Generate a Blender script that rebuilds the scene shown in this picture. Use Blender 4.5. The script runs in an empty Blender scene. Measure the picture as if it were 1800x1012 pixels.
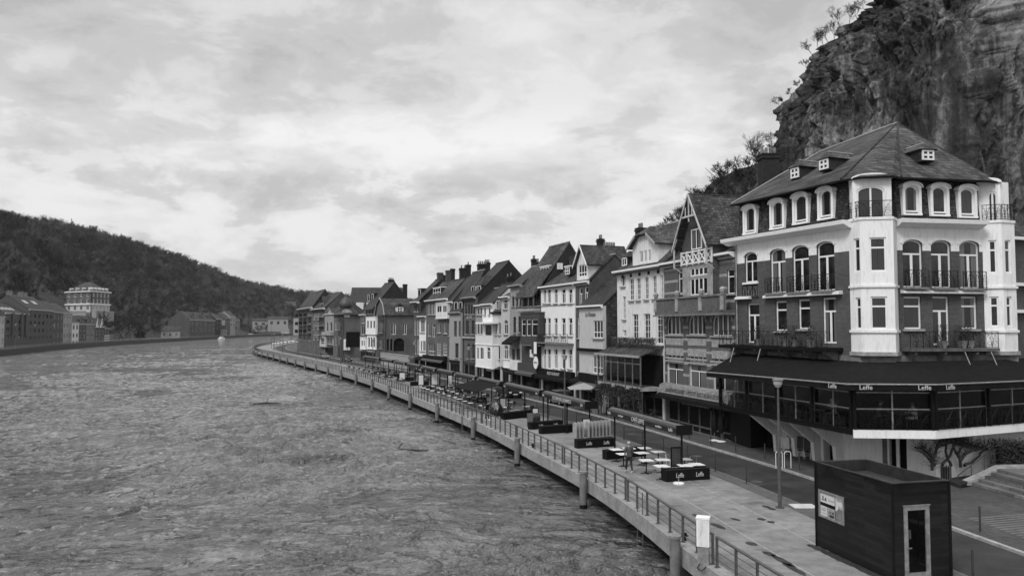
import bpy, math, random
import numpy as np
from mathutils import Vector, Matrix
from mathutils import noise as mnoise
R = math.radians
S = bpy.context.scene
C = S.collection
rnd = random.Random(7)

# ---------------------------------------------------------------- camera
F = 1375.0
PITCH = math.atan(69 / F)
CZ = 8.26
cam = bpy.data.cameras.new('camera')
camo = bpy.data.objects.new('camera', cam); C.objects.link(camo)
cam.sensor_width = 36; cam.lens = F / 1800 * 36
cam.clip_start = 0.2; cam.clip_end = 9000
camo.location = (0, 0, CZ); camo.rotation_euler = (R(90) + PITCH, 0, 0)
S.camera = camo

# ---------------------------------------------------------------- sky, sun, exposure
SUN_EL, SUN_AZ = R(48), R(215)          # azimuth clockwise from +Y
W = bpy.data.worlds.new('World'); S.world = W; W.use_nodes = True
nt = W.node_tree; nt.nodes.clear()
def wn(t, **k):
    n = nt.nodes.new(t)
    for a, b in k.items(): setattr(n, a, b)
    return n
def wl(a, b): nt.links.new(a, b)
sky = wn('ShaderNodeTexSky'); sky.sky_type = 'NISHITA'; sky.sun_disc = False
sky.sun_elevation = SUN_EL; sky.sun_rotation = SUN_AZ
bw = wn('ShaderNodeRGBToBW'); wl(sky.outputs[0], bw.inputs[0])
tc = wn('ShaderNodeTexCoord')
sep = wn('ShaderNodeSeparateXYZ'); wl(tc.outputs['Generated'], sep.inputs[0])
def wm(op, a, b=None, clamp=False):
    n = wn('ShaderNodeMath', operation=op); n.use_clamp = clamp
    for i, v in enumerate((a, b)):
        if v is None: continue
        if isinstance(v, (int, float)): n.inputs[i].default_value = v
        else: wl(v, n.inputs[i])
    return n.outputs[0]
zc = wm('MAXIMUM', sep.outputs[2], 0.0)
den = wm('ADD', zc, 0.22)
cx = wm('DIVIDE', sep.outputs[0], den); cy = wm('DIVIDE', sep.outputs[1], den)
comb = wn('ShaderNodeCombineXYZ'); wl(cx, comb.inputs[0]); wl(cy, comb.inputs[1])
def wnoise(vec, scale, detail, rough, dist=0.0, loc=(0, 0, 0), sc=(1, 1, 1)):
    mp = wn('ShaderNodeMapping'); mp.inputs['Location'].default_value = loc; mp.inputs['Scale'].default_value = sc
    wl(vec, mp.inputs[0])
    n = wn('ShaderNodeTexNoise'); n.inputs['Scale'].default_value = scale; n.inputs['Detail'].default_value = detail
    n.inputs['Roughness'].default_value = rough; n.inputs['Distortion'].default_value = dist
    wl(mp.outputs[0], n.inputs['Vector']); return n.outputs['Fac']
n1 = wnoise(comb.outputs[0], 1.15, 8, .56, .35, (3.1, 1.7, 0), (.8, 1.0, 1))
n2 = wnoise(comb.outputs[0], 4.6, 10, .62, .3, (8.1, 4.7, 2))
# puffy cumulus low above the horizon, laid out on the dome of the sky itself
n3 = wnoise(tc.outputs['Generated'], 7.0, 10, .58, .15, (1.35, .2, .4), (1, 1, 2.2))
mix = wm('ADD', wm('MULTIPLY', n1, .56), wm('MULTIPLY', n2, .44))
def wramp(v, stops):
    r = wn('ShaderNodeValToRGB'); r.color_ramp.interpolation = 'EASE'
    e = r.color_ramp.elements
    e[0].position, e[0].color = stops[0][0], (stops[0][1],) * 3 + (1,)
    e[1].position, e[1].color = stops[-1][0], (stops[-1][1],) * 3 + (1,)
    for p, c in stops[1:-1]:
        x = e.new(p); x.color = (c,) * 3 + (1,)
    wl(v, r.inputs[0]); return r.outputs[0]
high = wramp(mix, [(.38, .54), (.455, .65), (.52, .79), (.60, .90)])
low = wramp(n3, [(.40, .84), (.47, .78), (.53, .62), (.62, .50)])
hz = wramp(sep.outputs[2], [(0.0, 0.0), (.03, .35), (.09, 1.0), (.17, .95), (.235, 0.0)])
mxl = wn('ShaderNodeMix'); mxl.data_type = 'FLOAT'
wl(hz, mxl.inputs[0]); wl(high, mxl.inputs[2]); wl(low, mxl.inputs[3])
# base veil near the horizon
hv = wramp(sep.outputs[2], [(0.0, 1.0), (.07, 0.0)])
mxv = wn('ShaderNodeMix'); mxv.data_type = 'FLOAT'; wl(hv, mxv.inputs[0]); wl(mxl.outputs[0], mxv.inputs[2]); mxv.inputs[3].default_value = .60
# bright break in the cloud in the middle of the view, darker overcast bank above it
zen = wramp(sep.outputs[2], [(.0, 1.0), (.22, 1.06), (.30, .93), (.5, .95), (.9, 1.5)])  # zenith, out of view, is brightened to add ambient light
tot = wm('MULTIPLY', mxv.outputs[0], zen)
# the clear sky shines through the cloud layer
skyc = wm('MULTIPLY', bw.outputs[0], 0.12)
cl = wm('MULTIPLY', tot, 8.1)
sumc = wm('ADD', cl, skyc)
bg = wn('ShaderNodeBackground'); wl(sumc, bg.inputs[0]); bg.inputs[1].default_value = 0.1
out = wn('ShaderNodeOutputWorld'); wl(bg.outputs[0], out.inputs[0])

sd = bpy.data.lights.new('sun', 'SUN'); sd.energy = 2.0; sd.angle = R(20); sd.color = (1, 1, 1)
so = bpy.data.objects.new('sun', sd); C.objects.link(so)
sdir = Vector((math.sin(SUN_AZ) * math.cos(SUN_EL), math.cos(SUN_AZ) * math.cos(SUN_EL), math.sin(SUN_EL)))
so.rotation_euler = sdir.to_track_quat('Z', 'Y').to_euler()
S.view_settings.view_transform = 'Standard'; S.view_settings.look = 'None'
S.view_settings.exposure = 0.2; S.view_settings.gamma = 1.0
S.render.engine = 'CYCLES'
S.cycles.max_bounces = 5; S.cycles.diffuse_bounces = 2; S.cycles.glossy_bounces = 2
S.cycles.transmission_bounces = 4; S.cycles.transparent_max_bounces = 8
S.cycles.volume_bounces = 0

# ---------------------------------------------------------------- measuring helpers
def ray(px, py):
    u = (px - 900) / F; v = (506 - py) / F
    y = math.cos(PITCH) - v * math.sin(PITCH); z = math.sin(PITCH) + v * math.cos(PITCH)
    return u / y, z / y
def at_z(px, py, z=0.0):
    a, b = ray(px, py); Y = (z - CZ) / b
    return Vector((a * Y, Y, z))
def at_Y(px, py, Y):
    a, b = ray(px, py)
    return Vector((a * Y, Y, CZ + b * Y))
def on_plane(px, py, P, u):
    """distance along u from P and height where a sight line meets a vertical plane"""
    a, b = ray(px, py)
    t = (a * P[1] - P[0]) / (u[0] - a * u[1])
    return t, CZ + b * (P[1] + t * u[1])

# ---------------------------------------------------------------- mesh builder
class MB:
    def __init__(s): s.v = []; s.f = []; s.m = []
    def poly(s, pts, m=0):
        n = len(s.v); s.v += [tuple(p) for p in pts]; s.f.append(list(range(n, n + len(pts)))); s.m.append(m)
    def box(s, x0, x1, y0, y1, z0, z1, m=0, X=None):
        n = len(s.v)
        p = [(x0, y0, z0), (x1, y0, z0), (x1, y1, z0), (x0, y1, z0), (x0, y0, z1), (x1, y0, z1), (x1, y1, z1), (x0, y1, z1)]
        if X is not None: p = [tuple(X @ Vector(q)) for q in p]
        s.v += p
        for f in ((0, 3, 2, 1), (4, 5, 6, 7), (0, 1, 5, 4), (1, 2, 6, 5), (2, 3, 7, 6), (3, 0, 4, 7)):
            s.f.append([n + i for i in f]); s.m.append(m)
    def cyl(s, a, b, r0, r1=None, n=8, m=0, cap=True):
        a = Vector(a); b = Vector(b); r1 = r0 if r1 is None else r1
        d = (b - a)
        if d.length < 1e-6: return
        d.normalize(); q = d.orthogonal().normalized(); w = d.cross(q)
        k = len(s.v)
        for c, r in ((a, r0), (b, r1)):
            for i in range(n):
                t = 2 * math.pi * i / n; s.v.append(tuple(c + (q * math.cos(t) + w * math.sin(t)) * r))
        for i in range(n):
            j = (i + 1) % n; s.f.append([k + i, k + j, k + n + j, k + n + i]); s.m.append(m)
        if cap:
            s.f.append([k + i for i in range(n)][::-1]); s.m.append(m)
            s.f.append([k + n + i for i in range(n)]); s.m.append(m)
    def tube(s, pts, r, n=5, m=0):
        for a, b in zip(pts[:-1], pts[1:]): s.cyl(a, b, r, r, n, m, False)
    def prism(s, poly, z0, z1, m=0, top=True, bot=True):
        """vertical prism over a plan polygon (counter-clockwise)"""
        k = len(s.v); n = len(poly)
        s.v += [(p[0], p[1], z0) for p in poly] + [(p[0], p[1], z1) for p in poly]
        for i in range(n):
            j = (i + 1) % n; s.f.append([k + i, k + j, k + n + j, k + n + i]); s.m.append(m)
        if bot: s.f.append([k + i for i in range(n)][::-1]); s.m.append(m)
        if top: s.f.append([k + n + i for i in range(n)]); s.m.append(m)
    def ext(s, prof, x0, x1, m=0, cap=True):
        """profile in (y,z) extruded along x"""
        k = len(s.v); n = len(prof)
        s.v += [(x0, p[0], p[1]) for p in prof] + [(x1, p[0], p[1]) for p in prof]
        for i in range(n):
            j = (i + 1) % n; s.f.append([k + i, k + n + i, k + n + j, k + j]); s.m.append(m)
        if cap:
            s.f.append([k + i for i in range(n)]); s.m.append(m)
            s.f.append([k + n + i for i in range(n)][::-1]); s.m.append(m)
    def exy(s, prof, y0, y1, m=0):
        """profile in (x,z) extruded along y"""
        k = len(s.v); n = len(prof)
        s.v += [(p[0], y0, p[1]) for p in prof] + [(p[0], y1, p[1]) for p in prof]
        for i in range(n):
            j = (i + 1) % n; s.f.append([k + i, k + j, k + n + j, k + n + i]); s.m.append(m)
        s.f.append([k + i for i in range(n)][::-1]); s.m.append(m)
        s.f.append([k + n + i for i in range(n)]); s.m.append(m)
    def slab(s, pts, t, m=0):
        """a flat polygon given thickness t below it"""
        p = [Vector(q) for q in pts]
        nn = (p[1] - p[0]).cross(p[2] - p[0]).normalized()
        if nn.z < 0: p = p[::-1]; nn = -nn
        q = [a - nn * t for a in p]; n = len(p); k = len(s.v)
        s.v += [tuple(a) for a in q] + [tuple(a) for a in p]
        for i in range(n):
            j = (i + 1) % n; s.f.append([k + i, k + j, k + n + j, k + n + i]); s.m.append(m)
        s.f.append([k + i for i in range(n)][::-1]); s.m.append(m)
        s.f.append([k + n + i for i in range(n)]); s.m.append(m)
    def lathe(s, prof, n=12, m=0, c=(0, 0, 0)):
        k = len(s.v)
        for r, z in prof:
            for i in range(n):
                t = 2 * math.pi * i / n; s.v.append((c[0] + r * math.cos(t), c[1] + r * math.sin(t), c[2] + z))
        for a in range(len(prof) - 1):
            for i in range(n):
                j = (i + 1) % n; s.f.append([k + a * n + i, k + a * n + j, k + (a + 1) * n + j, k + (a + 1) * n + i]); s.m.append(m)
        s.f.append([k + i for i in range(n)][::-1]); s.m.append(m)
        s.f.append([k + (len(prof) - 1) * n + i for i in range(n)]); s.m.append(m)
    def mesh(s, name, mats, smooth=False):
        me = bpy.data.meshes.new(name); me.from_pydata(s.v, [], s.f)
        for mm in (mats if isinstance(mats, (list, tuple)) else [mats]): me.materials.append(mm)
        if len(me.materials) > 1: me.polygons.foreach_set('material_index', s.m)
        if smooth: me.polygons.foreach_set('use_smooth', [True] * len(me.polygons))
        me.update(); return me
    def build(s, name, mats, parent=None, loc=(0, 0, 0), rot=0.0, smooth=False):
        o = bpy.data.objects.new(name, s.mesh(name, mats, smooth)); C.objects.link(o)
        o.location = loc; o.rotation_euler = (0, 0, rot)
        if parent: o.parent = parent
        return o
def place(me, name, parent=None, loc=(0, 0, 0), rot=(0, 0, 0)):
    o = bpy.data.objects.new(name, me); C.objects.link(o); o.location = loc; o.rotation_euler = rot
    if parent: o.parent = parent
    return o
def tag(o, label=None, cat=None, group=None, kind=None):
    if label: o['label'] = label
    if cat: o['category'] = cat
    if group: o['group'] = group
    if kind: o['kind'] = kind
    return o
def thing(name, label, cat, loc=(0, 0, 0), rot=0.0, group=None):
    o = bpy.data.objects.new(name, None); C.objects.link(o); o.location = loc; o.rotation_euler = (0, 0, rot)
    o.empty_display_size = .2
    return tag(o, label, cat, group)
def copy_tree(o, parent=None):
    c = o.copy(); C.objects.link(c)
    if parent is not None: c.parent = parent
    for ch in list(o.children): copy_tree(ch, c)
    return c
def again(proto, first, loc, rot, label=None, group=None):
    """first placement moves the prototype itself, later ones copy it"""
    o = proto if first else copy_tree(proto)
    o.location = loc; o.rotation_euler = (0, 0, rot)
    if label: o['label'] = label
    if group: o['group'] = group
    return o
def grid_mesh(name, V, nu, nv, mat, smooth=True, parent=None):
    me = bpy.data.meshes.new(name); nV = len(V)
    i = np.arange((nu - 1) * (nv - 1)); a = (i // (nv - 1)) * nv + i % (nv - 1)
    q = np.stack([a, a + nv, a + nv + 1, a + 1], 1).astype(np.int32)
    me.vertices.add(nV); me.vertices.foreach_set('co', np.asarray(V, np.float32).ravel())
    me.loops.add(q.size); me.loops.foreach_set('vertex_index', q.ravel())
    me.polygons.add(len(q)); me.polygons.foreach_set('loop_start', np.arange(0, q.size, 4, dtype=np.int32))
    me.polygons.foreach_set('loop_total', np.full(len(q), 4, np.int32))
    me.update(calc_edges=True)
    if smooth: me.polygons.foreach_set('use_smooth', np.ones(len(q), bool))
    me.materials.append(mat)
    o = bpy.data.objects.new(name, me); C.objects.link(o)
    if parent: o.parent = parent
    return o
# numpy gradient noise
_rs = np.random.RandomState(3); _perm = _rs.permutation(512).astype(np.int64); _perm = np.concatenate([_perm, _perm])
_grad = _rs.normal(size=(512, 3)); _grad /= np.linalg.norm(_grad, axis=1)[:, None]
def pn(x, y, z):
    xi = np.floor(x).astype(np.int64); yi = np.floor(y).astype(np.int64); zi = np.floor(z).astype(np.int64)
    xf = x - xi; yf = y - yi; zf = z - zi
    def fd(t): return t * t * t * (t * (t * 6 - 15) + 10)
    u, v, w = fd(xf), fd(yf), fd(zf)
    def g(i, j, k):
        h = _perm[(_perm[(_perm[(xi + i) & 511] + yi + j) & 511] + zi + k) & 511]
        G = _grad[h]; return G[..., 0] * (xf - i) + G[..., 1] * (yf - j) + G[..., 2] * (zf - k)
    def L(a, b, t): return a + t * (b - a)
    return L(L(L(g(0, 0, 0), g(1, 0, 0), u), L(g(0, 1, 0), g(1, 1, 0), u), v),
             L(L(g(0, 0, 1), g(1, 0, 1), u), L(g(0, 1, 1), g(1, 1, 1), u), v), w)
def fbm(x, y, z, o=4, lac=2.03, gain=.5):
    s = 0; a = 1; f = 1
    for i in range(o): s = s + a * pn(x * f + i * 7.3, y * f + i * 3.1, z * f + i * 5.7); a *= gain; f *= lac
    return s

# ---------------------------------------------------------------- materials (the photograph is black and white: greys only)
MC = {}
def newmat(name):
    m = bpy.data.materials.new(name); m.use_nodes = True
    t = m.node_tree; b = t.nodes['Principled BSDF']
    return m, t, b
def g4(v): return (v, v, v, 1)
def tex_noise(t, vec, scale, detail=5, rough=.55, sc=(1, 1, 1), dist=0):
    mp = t.nodes.new('ShaderNodeMapping'); mp.inputs['Scale'].default_value = sc; t.links.new(vec, mp.inputs[0])
    n = t.nodes.new('ShaderNodeTexNoise'); n.inputs['Scale'].default_value = scale
    n.inputs['Detail'].default_value = detail; n.inputs['Roughness'].default_value = rough; n.inputs['Distortion'].default_value = dist
    t.links.new(mp.outputs[0], n.inputs['Vector']); return n.outputs['Fac']
def ramp(t, v, stops, interp='LINEAR'):
    r = t.nodes.new('ShaderNodeValToRGB'); r.color_ramp.interpolation = interp; e = r.color_ramp.elements
    e[0].position, e[0].color = stops[0][0], g4(stops[0][1]); e[1].position, e[1].color = stops[-1][0], g4(stops[-1][1])
    for p, c in stops[1:-1]: x = e.new(p); x.color = g4(c)
    t.links.new(v, r.inputs[0]); return r.outputs[0]
def math_(t, op, a, b=None, c=None, clamp=False):
    n = t.nodes.new('ShaderNodeMath'); n.operation = op; n.use_clamp = clamp
    for i, v in enumerate((a, b, c)):
        if v is None: continue
        if isinstance(v, (int, float)): n.inputs[i].default_value = v
        else: t.links.new(v, n.inputs[i])
    return n.outputs[0]
def mixf(t, f, a, b):
    n = t.nodes.new('ShaderNodeMix'); n.data_type = 'FLOAT'
    for i, v in ((0, f), (2, a), (3, b)):
        if isinstance(v, (int, float)): n.inputs[i].default_value = v
        else: t.links.new(v, n.inputs[i])
    return n.outputs[0]
def bump(t, b, h, strength, dist):
    n = t.nodes.new('ShaderNodeBump'); n.inputs['Strength'].default_value = strength; n.inputs['Distance'].default_value = dist
    t.links.new(h, n.inputs['Height']); t.links.new(n.outputs[0], b.inputs['Normal'])
def obj_vec(t): return t.nodes.new('ShaderNodeTexCoord').outputs['Object']
def plain(name, g, rough=.7, var=.18, scale=2.0, metal=0, bmp=0, spec=.4):
    if name in MC: return MC[name]
    m, t, b = newmat(name); v = obj_vec(t)
    n = math_(t, 'ADD', math_(t, 'MULTIPLY', tex_noise(t, v, scale, 6, .6), .6), math_(t, 'MULTIPLY', tex_noise(t, v, scale * 7, 4, .6), .4))
    c = ramp(t, n, [(.40, g * (1 - var)), (.60, g * (1 + var))]); t.links.new(c, b.inputs['Base Color'])
    b.inputs['Roughness'].default_value = rough; b.inputs['Metallic'].default_value = metal
    b.inputs['Specular IOR Level'].default_value = spec
    if bmp: bump(t, b, n, bmp, .05)
    MC[name] = m; return m
def course_vec(t, roof=False):
    """brick courses that run right on front and side walls: (x+y, z)"""
    s = t.nodes.new('ShaderNodeSeparateXYZ'); t.links.new(obj_vec(t), s.inputs[0])
    c = t.nodes.new('ShaderNodeCombineXYZ')
    t.links.new(math_(t, 'ADD', s.outputs[0], s.outputs[1]), c.inputs[0]); t.links.new(s.outputs[2], c.inputs[1])
    return c.outputs[0], s
def bricky(name, g, mortar, bw_=.22, bh=.075, var=.35, rough=.85, stain=.3, bmp=.4, mort=.012):
    if name in MC: return MC[name]
    m, t, b = newmat(name); cv, s = course_vec(t)
    br = t.nodes.new('ShaderNodeTexBrick'); t.links.new(cv, br.inputs['Vector'])
    br.inputs['Scale'].default_value = 1; br.inputs['Brick Width'].default_value = bw_; br.inputs['Row Height'].default_value = bh
    br.inputs['Mortar Size'].default_value = mort; br.inputs['Color1'].default_value = g4(g * (1 - var)); br.inputs['Color2'].default_value = g4(g * (1 + var))
    br.inputs['Mortar'].default_value = g4(mortar)
    v = obj_vec(t)
    n = math_(t, 'ADD', math_(t, 'MULTIPLY', tex_noise(t, v, .5, 6, .6, (1, 1, .6)), .45), math_(t, 'ADD', math_(t, 'MULTIPLY', tex_noise(t, v, 4, 6, .7), .33), math_(t, 'MULTIPLY', tex_noise(t, v, 13, 4, .7), .22)))
    k = ramp(t, n, [(.40, 1 - stain), (.62, 1 + stain)])
    mx = t.nodes.new('ShaderNodeMix'); mx.data_type = 'RGBA'; mx.blend_type = 'MULTIPLY'; mx.inputs[0].default_value = 1
    t.links.new(br.outputs['Color'], mx.inputs[6]); t.links.new(k, mx.inputs[7]); t.links.new(mx.outputs[2], b.inputs['Base Color'])
    b.inputs['Roughness'].default_value = rough; b.inputs['Specular IOR Level'].default_value = .25
    if bmp: bump(t, b, br.outputs['Fac'], -bmp, .02)
    MC[name] = m; return m
def plaster(name, g, dirt=.25):
    if name in MC: return MC[name]
    m, t, b = newmat(name); v = obj_vec(t)
    n = tex_noise(t, v, .6, 7, .65, (1, 1, .35)); n2 = tex_noise(t, v, 3.0, 6, .7, (1.6, 1.6, .3)); n3 = tex_noise(t, v, 14, 4, .6)
    a = ramp(t, n, [(.3, 1 - dirt * .5), (.62, 1.0)]); bb = ramp(t, n2, [(.36, 1 - dirt), (.5, 1.0)]); cc = ramp(t, n3, [(.3, .95), (.7, 1.03)])
    c = math_(t, 'MULTIPLY', math_(t, 'MULTIPLY', math_(t, 'MULTIPLY', a, bb), cc), g)
    t.links.new(c, b.inputs['Base Color']); b.inputs['Roughness'].default_value = .85; b.inputs['Specular IOR Level'].default_value = .2
    bump(t, b, n3, .15, .02); MC[name] = m; return m
def glass_pane(name, g, curtain=0.0):
    if name in MC: return MC[name]
    m, t, b = newmat(name); v = obj_vec(t)
    n = tex_noise(t, v, 1.3, 3, .5)
    if curtain:
        wv = t.nodes.new('ShaderNodeTexWave'); wv.inputs['Scale'].default_value = 3.2; wv.inputs['Distortion'].default_value = 1.5
        wv.bands_direction = 'X'; t.links.new(v, wv.inputs['Vector'])
        s = t.nodes.new('ShaderNodeSeparateXYZ'); t.links.new(v, s.inputs[0])
        ax = math_(t, 'ABSOLUTE', s.outputs[0])
        side = math_(t, 'GREATER_THAN', ax, curtain)
        cc = math_(t, 'MULTIPLY', math_(t, 'ADD', math_(t, 'MULTIPLY', wv.outputs['Fac'], .5), .5), g)
        t.links.new(mixf(t, side, .012, cc), b.inputs['Base Color'])
    else:
        t.links.new(ramp(t, n, [(.42, g * .35), (.6, g * 2.0)]), b.inputs['Base Color'])
    b.inputs['Roughness'].default_value = .06; b.inputs['Specular IOR Level'].default_value = .55
    bump(t, b, n, .08, .02); MC[name] = m; return m
def clear_glass(name, refl=.12, tint=.85):
    if name in MC: return MC[name]
    m, t, b = newmat(name)
    t.nodes.remove(b); o = t.nodes['Material Output']
    tr = t.nodes.new('ShaderNodeBsdfTransparent'); tr.inputs[0].default_value = g4(tint)
    gl = t.nodes.new('ShaderNodeBsdfGlossy'); gl.inputs['Roughness'].default_value = .03; gl.inputs[0].default_value = g4(.8)
    fr = t.nodes.new('ShaderNodeFresnel'); fr.inputs[0].default_value = 1.45
    mx = t.nodes.new('ShaderNodeMixShader'); t.links.new(fr.outputs[0], mx.inputs[0])
    t.links.new(tr.outputs[0], mx.inputs[1]); t.links.new(gl.outputs[0], mx.inputs[2]); t.links.new(mx.outputs[0], o.inputs[0])
    MC[name] = m; return m

M_WHITE = plaster('white_plaster', .83, .17)
M_WHITE2 = plaster('weathered_white_plaster', .74, .28)
M_GREYP = plaster('grey_render', .34, .2)
M_PALEP = plaster('pale_render', .52, .2)
M_TRIM = plain('white_paint', .78, .5, .06, 3)
M_STONE = plain('pale_stone', .30, .85, .3, 2.5, bmp=.3)
M_DSTONE = plain('dark_stone', .16, .85, .35, 2.5, bmp=.3)
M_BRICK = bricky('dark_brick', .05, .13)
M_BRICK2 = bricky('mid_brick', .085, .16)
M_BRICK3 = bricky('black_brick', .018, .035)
M_BRICK4 = bricky('pale_brick', .26, .34)
M_SLATE = bricky('mossy_slate', .062, .02, .3, .22, .55, .7, .75, .9, .02)
M_SLATE2 = bricky('dark_slate', .034, .018, .26, .2, .4, .6, .4, .6, .015)
M_SLATE3 = bricky('plain_dark_tiles', .055, .03, .3, .3, .45, .75, .6, .6, .02)
M_HUNG = bricky('hung_slate', .05, .015, .26, .18, .75, .7, .75, .6, .02)
M_BLACK = plain('black_paint', .006, .6, .3, 4, spec=.15)
M_IRON = plain('wrought_iron', .008, .5, .3, 8, spec=.2)
M_STEEL = plain('weathered_steel', .10, .55, .25, 6, .3)
M_GALV = plain('galvanised_steel', .28, .5, .3, 5, .4)
M_WOODD = plain('dark_timber', .035, .6, .4, 4)
M_WOOD = plain('grey_timber', .12, .7, .35, 4)
M_CONC = plain('concrete', .26, .85, .25, 1.2, bmp=.3)
M_CONCD = plain('wet_concrete', .10, .8, .35, 1.2, bmp=.3)
M_LEAD = plain('lead_flashing', .30, .6, .2, 3)
M_G1 = glass_pane('window_glass', .014)
M_G2 = glass_pane('curtained_glass', .16, .22)
M_G3 = glass_pane('net_curtain_glass', .045, .02)
M_CLEAR = clear_glass('clear_glass')
M_LETTER = plain('white_lettering', .55, .5, .03, 3)
M_DLETTER = plain('dark_lettering', .05, .5, .03, 3)
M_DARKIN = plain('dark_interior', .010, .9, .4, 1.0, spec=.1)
GL = [M_G1, M_G1, M_G3, M_G2]

# ---------------------------------------------------------------- text as flat letters
_dg = None
def letters(s, size, mat, parent, loc, rot, name='lettering', extrude=.006, shear=0.0, sx=1.0, align='CENTER'):
    cu = bpy.data.curves.new(name, 'FONT'); cu.body = s; cu.size = size; cu.extrude = extrude; cu.shear = shear
    cu.align_x = align; cu.align_y = 'CENTER'; cu.resolution_u = 3
    to = bpy.data.objects.new('tmp', cu); C.objects.link(to)
    dg = bpy.context.evaluated_depsgraph_get(); dg.update()
    me = bpy.data.meshes.new_from_object(to.evaluated_get(dg))
    bpy.data.objects.remove(to); bpy.data.curves.remove(cu)
    me.name = name; me.materials.clear(); me.materials.append(mat)
    o = bpy.data.objects.new(name, me); C.objects.link(o); o.location = loc; o.rotation_euler = rot; o.scale = (sx, 1, 1)
    if parent: o.parent = parent
    return o

# ---------------------------------------------------------------- river bank lines
class Line:
    def __init__(s, pts, step=.5):
        P = [Vector((p[0], p[1])) for p in pts]; out_ = []
        for i in range(len(P) - 1):
            p0 = P[max(i - 1, 0)]; p1 = P[i]; p2 = P[i + 1]; p3 = P[min(i + 2, len(P) - 1)]
            n = max(2, int((p2 - p1).length / step))
            for k in range(n):
                t = k / n
                out_.append(.5 * ((2 * p1) + (p2 - p0) * t + (2 * p0 - 5 * p1 + 4 * p2 - p3) * t * t + (3 * p1 - p0 - 3 * p2 + p3) * t ** 3))
        out_.append(P[-1]); s.set(out_)
    def set(s, pts):
        s.p = pts; s.s = [0.0]
        for a, b in zip(pts[:-1], pts[1:]): s.s.append(s.s[-1] + (b - a).length)
        s.L = s.s[-1]
    def at(s, d):
        d = min(max(d, 0), s.L - 1e-4)
        i = min(int(np.searchsorted(s.s, d, side='right')) - 1, len(s.p) - 2)
        t = (d - s.s[i]) / max(s.s[i + 1] - s.s[i], 1e-9)
        a = s.p[max(i - 3, 0)]; b = s.p[min(i + 4, len(s.p) - 1)]
        return s.p[i].lerp(s.p[i + 1], t), (b - a).normalized()
    def off(s, d, o):
        """o metres to the right of the direction of travel"""
        p, t = s.at(d); return Vector((p.x + t.y * o, p.y - t.x * o))
    def offset(s, o, s0=0, s1=None, step=1.0):
        s1 = s.L if s1 is None else s1; n = int((s1 - s0) / step) + 1
        l = Line.__new__(Line); l.set([s.off(s0 + (s1 - s0) * i / n, o) for i in range(n + 1)]); return l
    def hit(s, px, py=560):
        a = ray(px, py)[0]; prev = None
        for i, p in enumerate(s.p):
            f = p.x - a * p.y
            if prev is not None and prev * f <= 0 and p.y > 5:
                q = s.p[i - 1]; g = q.x - a * q.y; t = g / (g - f) if g != f else 0
                return s.s[i - 1] + t * (s.s[i] - s.s[i - 1])
            prev = f
        return None
    def sy(s, Y):
        for i, p in enumerate(s.p):
            if p.y >= Y: return s.s[i]
        return s.L
EDGE = Line([(17, -40), (13.5, -12), (10.6, 5), (8.6, 17), (6.7, 27.5), (5.45, 36), (4.05, 43), (1.75, 51.5), (-2.7, 67), (-8.2, 83), (-15.3, 103), (-23.8, 126),
             (-37, 157), (-52, 190), (-71, 232), (-88, 270), (-102, 310), (-114, 360), (-122, 410), (-128, 460), (-140, 560), (-150, 700), (-120, 900), (0, 1060), (200, 1160)])
LB = Line([(-120, -60), (-140, 80), (-158, 200), (-170, 258), (-193, 335), (-217, 440), (-231, 540), (-243, 640), (-262, 790), (-265, 950),
           (-225, 1110), (-120, 1260), (50, 1380), (300, 1480)], 2)
FAC = EDGE.offset(14.7, EDGE.sy(10), EDGE.sy(520))
# ================================================================ SETTING
def sweep(name, line, prof, s0, s1, step, mats, closed=True, kind='structure', pm=None, uvless=True):
    n = max(2, int((s1 - s0) / step) + 1); mb = MB(); k = len(prof)
    for i in range(n):
        s = s0 + (s1 - s0) * i / (n - 1)
        for o, z in prof:
            p = line.off(s, o); mb.v.append((p.x, p.y, z))
    for i in range(n - 1):
        for j in range(k if closed else k - 1):
            j2 = (j + 1) % k
            mb.f.append([i * k + j, (i + 1) * k + j, (i + 1) * k + j2, i * k + j2]); mb.m.append(pm[j] if pm else 0)
    if closed:
        mb.f.append(list(range(k))); mb.m.append(0); mb.f.append([(n - 1) * k + j for j in range(k)][::-1]); mb.m.append(0)
    o = mb.build(name, mats); 
    if kind: o['kind'] = kind
    return o

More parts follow.
